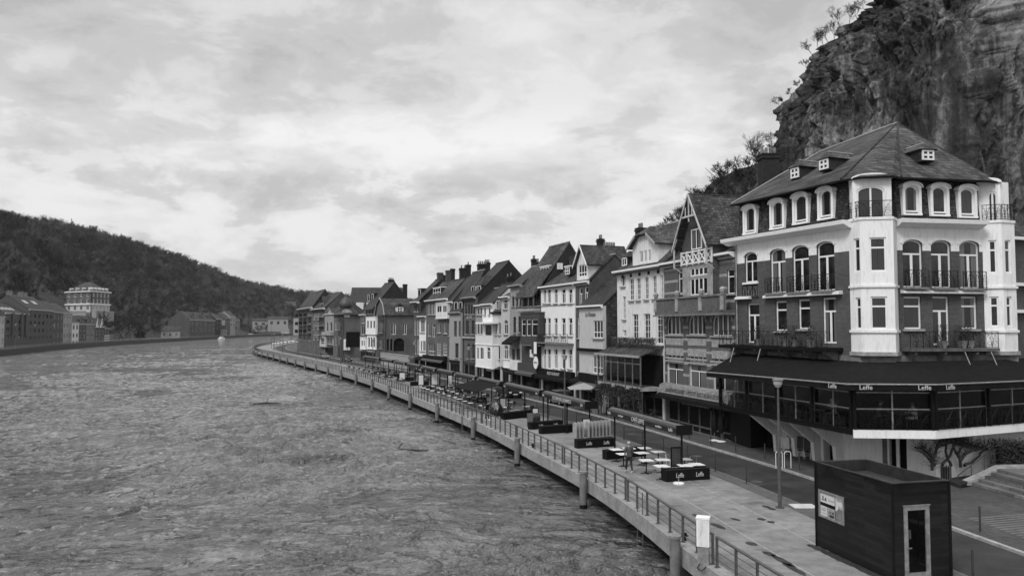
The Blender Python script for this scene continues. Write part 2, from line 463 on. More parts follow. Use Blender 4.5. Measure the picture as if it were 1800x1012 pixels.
# ---- water: muddy river in flood, really displaced waves with fine ripples on top
def water():
    m, t, b = newmat('river_water'); v = t.nodes.new('ShaderNodeTexCoord').outputs['Object']
    w = t.nodes.new('ShaderNodeTexNoise'); w.inputs['Scale'].default_value = .09; w.inputs['Detail'].default_value = 4
    t.links.new(v, w.inputs['Vector'])
    ad = t.nodes.new('ShaderNodeVectorMath'); ad.operation = 'MULTIPLY_ADD'; t.links.new(w.outputs['Color'], ad.inputs[0])
    ad.inputs[1].default_value = (7, 7, 0); t.links.new(v, ad.inputs[2]); V = ad.outputs[0]
    a = tex_noise(t, V, .42, 5, .5, (1.0, 1.25, 1), 1.0)
    a2 = tex_noise(t, V, 1.5, 4, .5, (1.0, 1.3, 1), .9)
    f = tex_noise(t, V, 5.0, 3, .5, (1, 1.3, 1), .5)
    f2 = tex_noise(t, V, 15, 4, .6)
    patch = ramp(t, tex_noise(t, v, .055, 4, .55, (1, 1.2, 1), .8), [(.36, .25), (.56, 1.0)], 'EASE')
    h = math_(t, 'ADD', math_(t, 'MULTIPLY', a, 1.25), math_(t, 'ADD', math_(t, 'MULTIPLY', math_(t, 'MULTIPLY', a2, .38), patch), math_(t, 'MULTIPLY', math_(t, 'ADD', math_(t, 'MULTIPLY', f, .17), math_(t, 'MULTIPLY', f2, .01)), patch)))
    patch2 = ramp(t, tex_noise(t, v, .032, 5, .6, (1, 1.3, 1), 1.2), [(.40, .4), (.54, 1.0)], 'EASE')
    bump(t, b, math_(t, 'MULTIPLY', h, patch2), 1.0, 1.35)
    sil = ramp(t, tex_noise(t, V, .14, 8, .66, (1, 1.3, 1), 1.6), [(.38, .065), (.5, .09), (.62, .15)])
    foam_glints = ramp(t, tex_noise(t, V, .7, 9, .74, (.8, 1.5, 1), 1.4), [(.585, 0.0), (.68, .22)])  # pale flecks painted into the colour for foam and bright glints
    t.links.new(math_(t, 'ADD', sil, foam_glints), b.inputs['Base Color'])
    b.inputs['Roughness'].default_value = .05; b.inputs['Specular IOR Level'].default_value = 1.0; b.inputs['IOR'].default_value = 1.36
    nu, nv = 1150, 760
    ang = np.linspace(R(-66), R(56), nv)
    r = np.concatenate([np.geomspace(7, 420, nu - 60), np.geomspace(430, 3000, 60)])
    A, RR = np.meshgrid(ang, r); RR = RR.copy()
    x = RR * np.sin(A); y = RR * np.cos(A)
    amp = np.clip(1.25 - RR / 520, .1, 1)
    wx = x + 3.0 * fbm(x * .06, y * .06, x * 0 + 2.2, 3); wy = y + 3.0 * fbm(x * .06, y * .06, x * 0 + 9.2, 3)
    z = .42 * fbm(wx * .10, wy * .15, x * 0, 3) + .50 * fbm(wx * .30, wy * .42, x * 0 + 4, 3) + .20 * (1 - 2 * np.abs(fbm(wx * .65, wy * .9, x * 0 + 7, 4))) + .08 * fbm(wx * 1.8, wy * 2.3, x * 0 + 17, 3)
    pt = np.clip(.55 + 1.5 * fbm(x * .035, y * .035, x * 0 + 5, 2), .2, 1.25)
    z = -1.5 + z * amp * pt
    V_ = np.stack([x, y, z], -1).reshape(-1, 3)
    o = grid_mesh('river', V_, nu, nv, m); o['kind'] = 'structure'
    mb = MB(); mb.poly([(-4000, -600, -2.4), (4000, -600, -2.4), (4000, 5000, -2.4), (-4000, 5000, -2.4)])
    o = mb.build('river_bed', M_CONCD); o['kind'] = 'structure'
water()

# ---- quay: promenade deck on an edge beam, road, kerb, pavement
def paving_mat():
    m, t, b = newmat('promenade_concrete'); v = obj_vec(t)
    n1 = tex_noise(t, v, .22, 6, .6); n2 = tex_noise(t, v, 1.6, 6, .65); n3 = tex_noise(t, v, 22, 4, .7)
    st = ramp(t, tex_noise(t, v, .5, 5, .6, (.8, 1.5, 1), .5), [(.60, 1.0), (.68, .62)])
    a = ramp(t, n1, [(.40, .72), (.60, 1.18)]); c = ramp(t, n2, [(.40, .84), (.60, 1.12)]); d = ramp(t, n3, [(.35, .75), (.65, 1.25)])
    x = math_(t, 'MULTIPLY', math_(t, 'MULTIPLY', a, c), math_(t, 'MULTIPLY', d, st))
    t.links.new(math_(t, 'MULTIPLY', x, .215), b.inputs['Base Color'])
    t.links.new(ramp(t, n1, [(.3, .75), (.7, .5)]), b.inputs['Roughness']); bump(t, b, n3, .3, .01)
    return m
M_PAVE = paving_mat()
def asphalt(name, g):
    m, t, b = newmat(name); v = obj_vec(t)
    n1 = tex_noise(t, v, .3, 6, .6); n3 = tex_noise(t, v, 30, 3, .7)
    x = math_(t, 'MULTIPLY', ramp(t, n1, [(.40, .65), (.60, 1.4)]), ramp(t, n3, [(.35, .65), (.65, 1.4)]))
    t.links.new(math_(t, 'MULTIPLY', x, g), b.inputs['Base Color']); b.inputs['Roughness'].default_value = .75
    b.inputs['Specular IOR Level'].default_value = .3; bump(t, b, n3, .35, .01); return m
M_ROAD = asphalt('road_asphalt', .034)
M_COB = bricky('cobble_paving', .10, .05, .2, .1, .3, .8, .3, .5, .012)
def cobmat(name, g, w, h):
    m, t, b = newmat(name); v = obj_vec(t)
    mp = t.nodes.new('ShaderNodeMapping'); mp.inputs['Rotation'].default_value = (0, 0, R(22)); t.links.new(v, mp.inputs[0])
    br = t.nodes.new('ShaderNodeTexBrick'); t.links.new(mp.outputs[0], br.inputs['Vector']); br.inputs['Scale'].default_value = 1
    br.inputs['Brick Width'].default_value = w; br.inputs['Row Height'].default_value = h; br.inputs['Mortar Size'].default_value = .012
    br.inputs['Color1'].default_value = g4(g * .7); br.inputs['Color2'].default_value = g4(g * 1.3); br.inputs['Mortar'].default_value = g4(g * .4)
    mx = t.nodes.new('ShaderNodeMix'); mx.data_type = 'RGBA'; mx.blend_type = 'MULTIPLY'; mx.inputs[0].default_value = 1
    t.links.new(br.outputs['Color'], mx.inputs[6]); t.links.new(ramp(t, tex_noise(t, v, .35, 6, .65), [(.3, .7), (.7, 1.25)]), mx.inputs[7])
    t.links.new(mx.outputs[2], b.inputs['Base Color']); b.inputs['Roughness'].default_value = .75
    bump(t, b, br.outputs['Fac'], -.5, .02); return m
M_COB = cobmat('cobble_paving', .07, .24, .13)
SQ0, SQ1 = EDGE.sy(-20), EDGE.sy(640)
sweep('promenade', EDGE, [(0.55, -.55), (8.2, -.55), (8.2, 0), (0.55, 0)], SQ0, SQ1, 1.0, M_PAVE)
sweep('quay_edge_beam', EDGE, [(0, -.66), (.548, -.66), (.548, .035), (.0, .035)], SQ0, SQ1, 1.0, M_CONC)
sweep('quay_wall', EDGE, [(2.4, -5), (3.2, -5), (3.2, -.552), (2.4, -.552)], SQ0, SQ1, 2.0, M_CONCD)
sweep('road', EDGE, [(8.203, -.3), (11.9, -.3), (11.9, -.015), (8.203, -.015)], SQ0, SQ1, 1.0, M_ROAD)
sweep('kerb', EDGE, [(11.902, -.3), (12.10, -.3), (12.10, .095), (11.902, .095)], SQ0, SQ1, 1.0, M_STONE)
sweep('road_edge_strip', EDGE, [(7.2, .004), (8.15, .004)], SQ0, SQ1, 1.0, plain('darker_paving', .09, .8, .3, 3), closed=False)
# narrow drain line and slab joints across the promenade
mbj = MB()
s = EDGE.sy(12)
while s < EDGE.sy(200):
    for o0, o1 in ((.9, 7.1),):
        a = EDGE.off(s, o0); b_ = EDGE.off(s, o1); d = (EDGE.off(s + .03, o0) - a)
        mbj.poly([(a.x, a.y, .006), (b_.x, b_.y, .006), (b_.x + d.x, b_.y + d.y, .006), (a.x + d.x, a.y + d.y, .006)])
    s += 4.1
tag(mbj.build('paving_joint', plain('joint_grey', .36, .8, .3, 3)), kind='structure')
for o_ in (3.1, 5.2):
    sweep('paving_joint', EDGE, [(o_, .006), (o_ + .05, .006)], SQ0, EDGE.sy(200), 1.0, MC['joint_grey'], closed=False)
# damp stains lying on the promenade, each an irregular patch
M_STAIN = plain('damp_stain', .035, .55, .4, 3)
def blob(cx, cy, L, Wd, ang, z=.009):
    mb = MB(); n = 26; pts = []
    for i in range(n):
        a = 2 * math.pi * i / n; k = 1 + .28 * mnoise.noise((cx + math.cos(a) * 1.3, cy + math.sin(a) * 1.3, 3)) + .18 * mnoise.noise((cx * 3 + math.cos(a) * 3, cy + math.sin(a) * 3, 8))
        x = math.cos(a) * L * k; y = math.sin(a) * Wd * k
        pts.append((cx + x * math.cos(ang) - y * math.sin(ang), cy + x * math.sin(ang) + y * math.cos(ang), z))
    mb.poly(pts); tag(mb.build('damp_stain', M_STAIN), kind='structure')
for px, py, L in ((1262, 924, .55), (1236, 909, .35), (1338, 912, .22), (1321, 955, .3), (1347, 890, .25), (1357, 894, .25), (1376, 985, .75), (1352, 973, .35), (1395, 999, .8), (1225, 906, .3), (1355, 917, .2)):
    p = at_z(px, py, 0); blob(p.x, p.y, L, .16, R(108 + rnd.uniform(-8, 8)))
for i in range(24):
    p = at_z(1430 + i * 5.6, 959 + i * 2.55, 0); blob(p.x - .05, p.y, rnd.uniform(.2, .5), rnd.uniform(.10, .24), R(102 + rnd.uniform(-12, 12)), .008 + i * .00005)
for i in range(34):
    s_ = EDGE.sy(28) + rnd.random() * 70; q_ = EDGE.off(s_, rnd.uniform(.8, 7.6)); blob(q_.x, q_.y, rnd.uniform(.1, .45), rnd.uniform(.05, .14), R(105 + rnd.uniform(-20, 20)), .0085 + i * .00005)
for px, py in ((1330, 846), (1225, 801), (1480, 866), (1110, 762)):
    p = at_z(px, py, -.01); mb = MB(); mb.cyl((p.x, p.y, -.014), (p.x, p.y, -.006), .33, n=20); tag(mb.build('manhole_cover', M_STEEL), kind='structure')
for px0, py0, w_, l_ in ((1280, 838, 1.0, 3.5), (1400, 866, 1.3, 2.2), (1180, 790, .8, 6)):
    p = at_z(px0, py0, -.01); mb = MB(); c_, s_2 = math.cos(R(112)), math.sin(R(112)); mb.poly([(p.x + a_ * c_ - b_ * s_2, p.y + a_ * s_2 + b_ * c_, -.0105) for a_, b_ in ((0, -w_ / 2), (l_, -w_ / 2), (l_, w_ / 2), (0, w_ / 2))]); tag(mb.build('road_patch', plain('tar_patch', .018, .7, .3, 4)), kind='structure')
# pale square patch and manhole by the kiosk
for px, py, sz in ((1412, 889, .55),):
    p = at_z(px, py, 0); mb = MB(); mb.box(p.x - sz, p.x + sz, p.y - .45, p.y + .45, .004, .012)
    tag(mb.build('paving_slab', plain('pale_slab', .5, .7, .15, 3)), kind='structure')
# all the ground on the right bank, from the kerb to the far distance
gp = [EDGE.off(EDGE.sy(-20) + (SQ1 - EDGE.sy(-20)) * i / 200, 12.102) for i in range(201)]
mb = MB(); mb.poly([(p.x, p.y, .08) for p in gp] + [(100, 900, .08), (1500, 1250, .08), (2500, 1200, .08), (2500, -30, .08)][::1])
mb.f[0] = mb.f[0][::-1]
tag(mb.build('pavement', M_COB), kind='structure')

# ---- left bank: wall, quay road, wooded hill
HILLS0, HILLS1 = LB.sy(60), LB.L
def ridge_h(Y): return float(np.interp(Y, [0, 500, 728, 870, 954, 1025, 1073, 1121, 1167, 1210, 1294, 1343, 1500], [92, 96, 98, 105, 104, 97, 82, 75, 68, 63, 57, 52, 46]))
def hill_z(s, d, Y):
    if d < 26: return .6
    t = min((d - 26) / 195, 1.0)
    g = math.sin(t * math.pi / 2) ** 1.05
    return .6 + ridge_h(Y) * g
def hill():
    nu, nv = 420, 90
    V_ = np.zeros((nu, nv, 3)); dd = np.concatenate([[0, 8, 16, 25.9], np.linspace(26.5, 250, nv - 14), np.linspace(262, 600, 10)])
    for i in range(nu):
        s = HILLS0 + (HILLS1 - HILLS0) * i / (nu - 1)
        for j, d in enumerate(dd):
            p = LB.off(s, -d - 1.0); z = hill_z(s, d, p.y)
            if d > 26: z += min(1, (d - 26) / 30) * (5 * mnoise.noise((p.x * .02, p.y * .02, 0)) + 1.5 * mnoise.noise((p.x * .08, p.y * .08, 3)))
            V_[i, j] = (p.x, p.y, z)
    m, t, b = newmat('hillside_ground'); v = obj_vec(t)
    t.links.new(ramp(t, tex_noise(t, v, .08, 8, .65), [(.3, .018), (.5, .032), (.7, .06)]), b.inputs['Base Color'])
    b.inputs['Roughness'].default_value = .95
    o = grid_mesh('hill', V_.reshape(-1, 3), nu, nv, m); o['kind'] = 'structure'
hill()
sweep('bank_wall', LB, [(0, -4), (0, .75), (-.6, .75), (-.6, -4)], HILLS0, HILLS1, 6, plain('wet_bank_stone', .045, .8, .4, .8))
sweep('bank_road', LB, [(-1.2, .605), (-7.5, .605)][::-1], HILLS0, HILLS1, 6, M_ROAD, closed=False)

# ---- trees for the woodland: a fan of bare twigs on a pole, as plain triangles
def proto_tree(seed, h, conifer=False):
    r = random.Random(seed); T = []
    def tri(a, b, c): T.append((a, b, c))
    def stick(a, b, w0, w1):
        a = Vector(a); b = Vector(b); d = (b - a); q = d.orthogonal().normalized(); q2 = d.cross(q).normalized()
        for q_ in (q, q2):
            tri(a - q_ * w0, a + q_ * w0, b + q_ * w1); tri(a - q_ * w0, b + q_ * w1, b - q_ * w1)
    if conifer:
        stick((0, 0, 0), (0, 0, h), h * .02, h * .003)
        for i in range(90):
            z = h * (.12 + .88 * r.random() ** 1.1); rad = (h - z) * .26 + .02 * h; a = r.uniform(0, 6.28)
            e = Vector((math.cos(a) * rad, math.sin(a) * rad, z - rad * .35)); s_ = Vector((-math.sin(a), math.cos(a), 0)) * rad * .35
            tri(Vector((0, 0, z + .05 * h)), e + s_, e - s_)
        return np.array([[tuple(p) for p in t_] for t_ in T])
    cw = h * r.uniform(.26, .36)
    stick((0, 0, 0), (r.uniform(-.5, .5), r.uniform(-.5, .5), h * .62), h * .018, h * .009)
    for i in range(11):
        z0 = h * r.uniform(.25, .6); a = r.uniform(0, 6.28); u = r.uniform(.45, .95)
        e = Vector((math.cos(a) * cw * u, math.sin(a) * cw * u, z0 + h * r.uniform(.12, .33)))
        stick((0, 0, z0), e, h * .008, h * .004)
        for k in range(13):
            d = Vector((math.cos(a) + r.uniform(-1.1, 1.1), math.sin(a) + r.uniform(-1.1, 1.1), r.uniform(.1, 1.6))).normalized() * h * r.uniform(.08, .17)
            st = Vector((0, 0, z0)).lerp(e, r.uniform(.35, 1.0)); q = d.orthogonal().normalized() * h * r.uniform(.005, .012)
            tri(st - q, st + q, st + d)
            d2 = (d + Vector((r.uniform(-1, 1), r.uniform(-1, 1), r.uniform(-.3, 1))) * h * .07); tri(st + d * .4 - q, st + d * .4 + q, st + d2)
    for i in range(10):
        a = r.uniform(0, 6.28); st = Vector((0, 0, h * r.uniform(.5, .62))); d = Vector((math.cos(a) * .5, math.sin(a) * .5, 1)).normalized() * h * r.uniform(.22, .38)
        stick(st, st + d, h * .006, h * .002)
        for k in range(9):
            s2 = st + d * r.uniform(.4, 1); dd_ = Vector((r.uniform(-1, 1), r.uniform(-1, 1), r.uniform(.0, 1.2))).normalized() * h * r.uniform(.06, .13)
            q = dd_.orthogonal().normalized() * h * .006; tri(s2 - q, s2 + q, s2 + dd_)
    return np.array([[tuple(p) for p in t_] for t_ in T])
def foliage_mat(name, lo, hi):
    m, t, b = newmat(name); at = t.nodes.new('ShaderNodeAttribute'); at.attribute_name = 'tone'
    t.links.new(mixf(t, at.outputs['Fac'], lo, hi), b.inputs['Base Color']); b.inputs['Roughness'].default_value = .9
    b.inputs['Specular IOR Level'].default_value = .1; return m
M_WOODLAND = foliage_mat('winter_woodland', .008, .115)
def tri_object(name, tris, tones, mat, kind=None):
    tris = np.asarray(tris, np.float32).reshape(-1, 3, 3); n = len(tris)
    me = bpy.data.meshes.new(name); me.vertices.add(n * 3); me.vertices.foreach_set('co', tris.ravel())
    me.loops.add(n * 3); me.loops.foreach_set('vertex_index', np.arange(n * 3, dtype=np.int32))
    me.polygons.add(n); me.polygons.foreach_set('loop_start', np.arange(0, n * 3, 3, dtype=np.int32))
    me.polygons.foreach_set('loop_total', np.full(n, 3, np.int32)); me.update(calc_edges=True)
    at = me.attributes.new('tone', 'FLOAT', 'FACE'); at.data.foreach_set('value', np.asarray(tones, np.float32))
    me.materials.append(mat); o = bpy.data.objects.new(name, me); C.objects.link(o)
    if kind: o['kind'] = kind
    return o
def scatter(name, pts, protos, mat):
    """pts: (x,y,z,height,kind,tone)"""
    out_, tn = [], []; r = random.Random(5)
    for x, y, z, h, k, tone in pts:
        P = protos[k]; a = r.uniform(0, 6.28); c, s_ = math.cos(a) * h, math.sin(a) * h
        Q = np.empty_like(P); Q[..., 0] = P[..., 0] * c - P[..., 1] * s_ + x; Q[..., 1] = P[..., 0] * s_ + P[..., 1] * c + y; Q[..., 2] = P[..., 2] * h + z
        out_.append(Q); tn.append(np.clip(tone + _rs.uniform(-.15, .15, len(P)), 0, 1))
    return tri_object(name, np.concatenate(out_), np.concatenate(tn), mat, 'stuff')
PROT = [proto_tree(i, 1.0) for i in range(7)] + [proto_tree(50 + i, 1.0, True) for i in range(2)]
def woodland():
    r = random.Random(11); pts = []
    L = HILLS1 - HILLS0
    for i in range(8200):
        s = HILLS0 + L * r.random() ** 1.0; d = 34 + 205 * r.random()
        p = LB.off(s, -d - 1)
        if p.y < 120: continue
        if p.x / max(p.y, 1) < -.86 : continue
        z = hill_z(s, d, p.y)
        # clearings: round the mansion, the meadow above the apartments, the terraces of the far village
        if (p.x + 262) ** 2 + (p.y - 478) ** 2 < 21 ** 2: continue
        if d < 62 and 250 < p.y < 420: continue
        if d < 46 and 640 < p.y < 800: continue
        n = mnoise.noise((p.x * .012, p.y * .012, 4))
        h = r.uniform(8, 17) + 3 * n
        if d < 60: h *= .7
        k = r.randrange(7)
        if n > .12 and r.random() < .05: k = 7 + r.randrange(2)
        if r.random() < .008: k = 7 + r.randrange(2)
        if d > 195: h *= 1.2
        tone = .32 + .5 * n + .5 * mnoise.noise((p.x * .05, p.y * .05, 9)) + r.choice((-.3, -.15, 0, .1, .45))
        if k >= 7: tone = .02
        pts.append((p.x, p.y, z - .5, h, k, tone))
    scatter('woodland', pts, PROT, M_WOODLAND)
    # scrub that covers the ground between the trunks
    pts = []
    for i in range(5200):
        s = HILLS0 + L * r.random(); d = 27 + 190 * r.random(); p = LB.off(s, -d - 1)
        if p.y < 200 or p.x / max(p.y, 1) < -.8 or ((p.x + 262) ** 2 + (p.y - 478) ** 2 < 22 ** 2): continue
        if d < 44 and 200 < p.y < 420: continue
        pts.append((p.x, p.y, hill_z(s, d, p.y) - 2.0, r.uniform(4.5, 8), r.randrange(7), r.uniform(.0, .4)))
    scatter('undergrowth', pts, PROT, M_WOODLAND)
woodland()

# ---- the rock behind the houses
def rock_mat():
    m, t, b = newmat('limestone_rock'); v = obj_vec(t)
    big = tex_noise(t, v, .05, 5, .55, (1, 1, .7), .8)
    st = tex_noise(t, v, .45, 8, .68, (1.4, 1.4, .14), .6)
    fine = tex_noise(t, v, 1.6, 10, .75, (1, 1, .7), .5)
    cr = t.nodes.new('ShaderNodeTexVoronoi'); cr.feature = 'DISTANCE_TO_EDGE'; cr.inputs['Scale'].default_value = .33
    wv = t.nodes.new('ShaderNodeVectorMath'); wv.operation = 'MULTIPLY_ADD'
    nn = t.nodes.new('ShaderNodeTexNoise'); nn.inputs['Scale'].default_value = .3; nn.inputs['Detail'].default_value = 6; t.links.new(v, nn.inputs['Vector'])
    t.links.new(nn.outputs['Color'], wv.inputs[0]); wv.inputs[1].default_value = (5, 5, 7); t.links.new(v, wv.inputs[2]); t.links.new(wv.outputs[0], cr.inputs['Vector'])
    crk = ramp(t, cr.outputs['Distance'], [(.0, .9), (.05, 1.0)])
    tone = math_(t, 'ADD', math_(t, 'ADD', math_(t, 'MULTIPLY', big, .48), math_(t, 'MULTIPLY', st, .34)), math_(t, 'MULTIPLY', fine, .24))
    base = ramp(t, tone, [(.42, .014), (.49, .045), (.54, .085), (.575, .20), (.64, .42)])
    t.links.new(base, b.inputs['Base Color']); b.inputs['Roughness'].default_value = .9
    b.inputs['Specular IOR Level'].default_value = .2
    h = math_(t, 'ADD', math_(t, 'MULTIPLY', fine, .8), math_(t, 'MULTIPLY', st, .7)); bump(t, b, h, 1.0, .9); return m
M_ROCK = rock_mat()
CZS = [-2, 0, 15, 22, 27, 31, 34.5, 38.5, 42, 45, 48, 52, 57, 61, 63.5]
CXL = [29.0, 29.5, 30.5, 32.0, 33.0, 33.9, 34.8, 37.0, 39.0, 41.2, 44.3, 51, 61, 73, 91]
def cliff():
    nu, nv = 1300, 620; zz = np.linspace(-2, 64, nv)
    us = np.linspace(0, 1, nu); V_ = np.zeros((nu, nv, 3))
    xl = np.interp(zz, CZS, CXL)
    for i, u in enumerate(us):
        if u < .3:
            a = (u / .3) * math.pi * .5 + math.pi * .5       # back to left edge: 90..180 deg
            px_ = -math.cos(a - math.pi / 2 + math.pi / 2); 
        # plan: ellipse quarter at the left end, then the long front
        if u < .45:
            a = math.pi * (1 - u / .45) ; # pi -> 0 through the left side
            ex = 14 * (1 - math.sin(a)); ey = 96 + 17 * math.cos(math.pi - a) * -1
            x = xl + ex; y = np.full(nv, ey) - 0
        else:
            f = (u - .45) / .55; x = xl + 14 + f * 92; y = np.full(nv, 79.0) + 9 * f + 2.5 * math.sin(f * 9)
        V_[i, :, 0] = x; V_[i, :, 1] = y + np.maximum(zz - 40, 0) * .18 + zz * .04; V_[i, :, 2] = zz
    X, Y, Z = V_[..., 0].copy(), V_[..., 1].copy(), V_[..., 2].copy()
    # outward direction in plan
    dX = np.gradient(X, axis=0); dY = np.gradient(Y, axis=0); Ln = np.hypot(dX, dY) + 1e-6
    nx, ny = dY / Ln, -dX / Ln
    flip = np.where(ny[int(nu * .7), 5] > 0, -1, 1); nx, ny = nx * flip, ny * flip
    Z0 = Z; Z = Z + 4.5 * fbm(X * .06, Y * .06, Z * .03 + 70, 3) + X * .3
    r1 = 1 - 2 * np.abs(fbm(X * .055, Y * .055, Z * .025 + 3, 4)); r2 = fbm(X * .17, Y * .17, Z * .045, 4); r3 = 1 - 2 * np.abs(fbm(X * .5, Y * .5, Z * .13 + 9, 4))
    dip = fbm(X * .03 + Z * .05, Y * .03, Z * .09 - X * .04, 3)
    r4 = 1 - 2 * np.abs(fbm(X * 1.3, Y * 1.3, Z * .5 + 2, 4)); led = fbm(X * .05, Y * .05, Z * .55 + X * .12, 4)
    blk = np.floor(4.2 * fbm(X * .13, Y * .13, Z * .03 + 31, 3) + 1.6 * fbm(X * .4, Y * .4, Z * .07 + 11, 2)) * .5
    fl = 1 - 2 * np.abs(fbm(X * .28 + .04 * Z, Y * .28, Z * .03 + 50, 3))
    D = 1.5 * r1 + 1.9 * r2 + .95 * r3 + .5 * dip + .45 * r4 + blk + 1.5 * fl
    ends = np.clip((us[:, None] - .02) * 30, 0, 1)
    D = D - 1.0
    V_[..., 0] += nx * D * ends - .0; V_[..., 1] += ny * D * ends; V_[..., 2] += .8 * r2
    o = grid_mesh('cliff', V_.reshape(-1, 3), nu, nv, M_ROCK); o['kind'] = 'structure'
    global CLIFF; CLIFF = o
    # top of the rock
    tb = MB(); tp = [tuple(V_[i, nv - 1]) for i in range(0, nu, 8)]; tp += [(200, 90, 66), (200, 200, 66), (90, 200, 66)]
    tb.poly(tp); tag(tb.build('cliff_top', M_ROCK), kind='structure')
cliff()
def slope():
    """the lower wooded shoulder that falls away to the left behind the houses"""
    nu, nv = 160, 90; V_ = np.zeros((nu, nv, 3))
    prof = [(1150, 420), (1175, 398), (1200, 378), (1235, 340), (1262, 318), (1300, 299), (1335, 288), (1380, 270), (1420, 255)]
    for i in range(nu):
        px = 1150 + 270 * i / (nu - 1); py = np.interp(px, [p[0] for p in prof], [p[1] for p in prof])
        top = at_Y(px, py, 128)
        for j in range(nv):
            f = j / (nv - 1); y = 95 + f * 33 if f <= 1 else 128
            z = .05 + top.z * (f ** .8); V_[i, j] = (top.x * (.8 + .2 * f), y, z)
    X, Y, Z = V_[..., 0], V_[..., 1], V_[..., 2]
    V_[..., 2] += 1.1 * fbm(X * .2, Y * .2, Z * .1, 4) * np.linspace(0, 1, nv)[None, :]
    V_[..., 1] += 1.5 * fbm(X * .15, Z * .15, Y * .1, 4)
    m, t, b = newmat('scrubby_rock'); v = obj_vec(t)
    t.links.new(ramp(t, tex_noise(t, v, .5, 9, .7), [(.38, .018), (.5, .04), (.6, .09), (.7, .15)]), b.inputs['Base Color']); b.inputs['Roughness'].default_value = .95
    bump(t, b, tex_noise(t, v, 1.6, 6, .7), 1, .5)
    o = grid_mesh('hillside', V_.reshape(-1, 3), nu, nv, m); o['kind'] = 'structure'
    pts = []
    rr = random.Random(3)
    for k in range(420):
        i = rr.randrange(2, nu - 2); j = int(nv * (1 - rr.random() ** 1.5 * .75)) - 1; pts.append((*V_[i, j], rr.uniform(1.2, 3.4), rr.randrange(7), rr.uniform(.0, .7)))
    scatter('slope_scrub', pts, PROT, M_WOODLAND)
slope()
# ================================================================ BUILDING KIT  (local x along the front, y into the house, z up)
def arch_pts(x0, x1, zt, rise, n=8):
    xc = (x0 + x1) / 2; hw = (x1 - x0) / 2
    return [(xc - hw * math.cos(math.pi * i / n), zt - rise + rise * math.sin(math.pi * i / n)) for i in range(n + 1)]
def wall(mb, x0, x1, z0, z1, ops, y=0.0, rev=.16, bands=None, m=0, mr=None):
    """front wall sheet with real openings and reveals. ops: (xl,xr,zb,zt,rise)"""
    ops = [(max(o[0], x0 + .03), min(o[1], x1 - .03), max(o[2], z0), min(o[3], z1 - .02), o[4] if len(o) > 4 else 0) for o in ops]
    ops = [o for o in ops if o[1] - o[0] > .1 and o[3] - o[2] > .1]
    xs = sorted({round(v, 4) for v in [x0, x1] + [q for o in ops for q in o[:2]]})
    zs = {round(v, 4) for v in [z0, z1] + [q for o in ops for q in o[2:4]]}
    if bands: zs |= {round(b[0], 4) for b in bands if z0 < b[0] < z1}
    zs = sorted(zs)
    def bm(z):
        if not bands: return m
        for lim, mm in bands:
            if z < lim: return mm
        return m
    for i in range(len(xs) - 1):
        for j in range(len(zs) - 1):
            xc = (xs[i] + xs[i + 1]) / 2; zc_ = (zs[j] + zs[j + 1]) / 2
            if any(o[0] < xc < o[1] and o[2] < zc_ < o[3] for o in ops): continue
            mb.poly([(xs[i], y, zs[j]), (xs[i + 1], y, zs[j]), (xs[i + 1], y, zs[j + 1]), (xs[i], y, zs[j + 1])], bm(zc_))
    for o in ops:
        xl, xr, zb, zt, rise = o; k = bm((zb + zt) / 2) if mr is None else mr; d = y + rev
        mb.poly([(xl, y, zb), (xl, y, zt), (xl, d, zt), (xl, d, zb)], k); mb.poly([(xr, y, zb), (xr, d, zb), (xr, d, zt), (xr, y, zt)], k)
        mb.poly([(xl, y, zb), (xl, d, zb), (xr, d, zb), (xr, y, zb)], k); mb.poly([(xl, y, zt), (xr, y, zt), (xr, d, zt), (xl, d, zt)], k)
        if rise:
            P = arch_pts(xl, xr, zt, rise, 8); kk = bm(zt - .05)
            for a, b in zip(P[:-1], P[1:]):
                mid = (a[0] + b[0]) / 2
                mb.poly([(a[0], y, a[1]), (b[0], y, b[1]), (b[0], y, zt), (a[0], y, zt)], kk)
                mb.poly([(a[0], y, a[1]), (a[0], d, a[1]), (b[0], d, b[1]), (b[0], y, b[1])], k)
_wc = {}
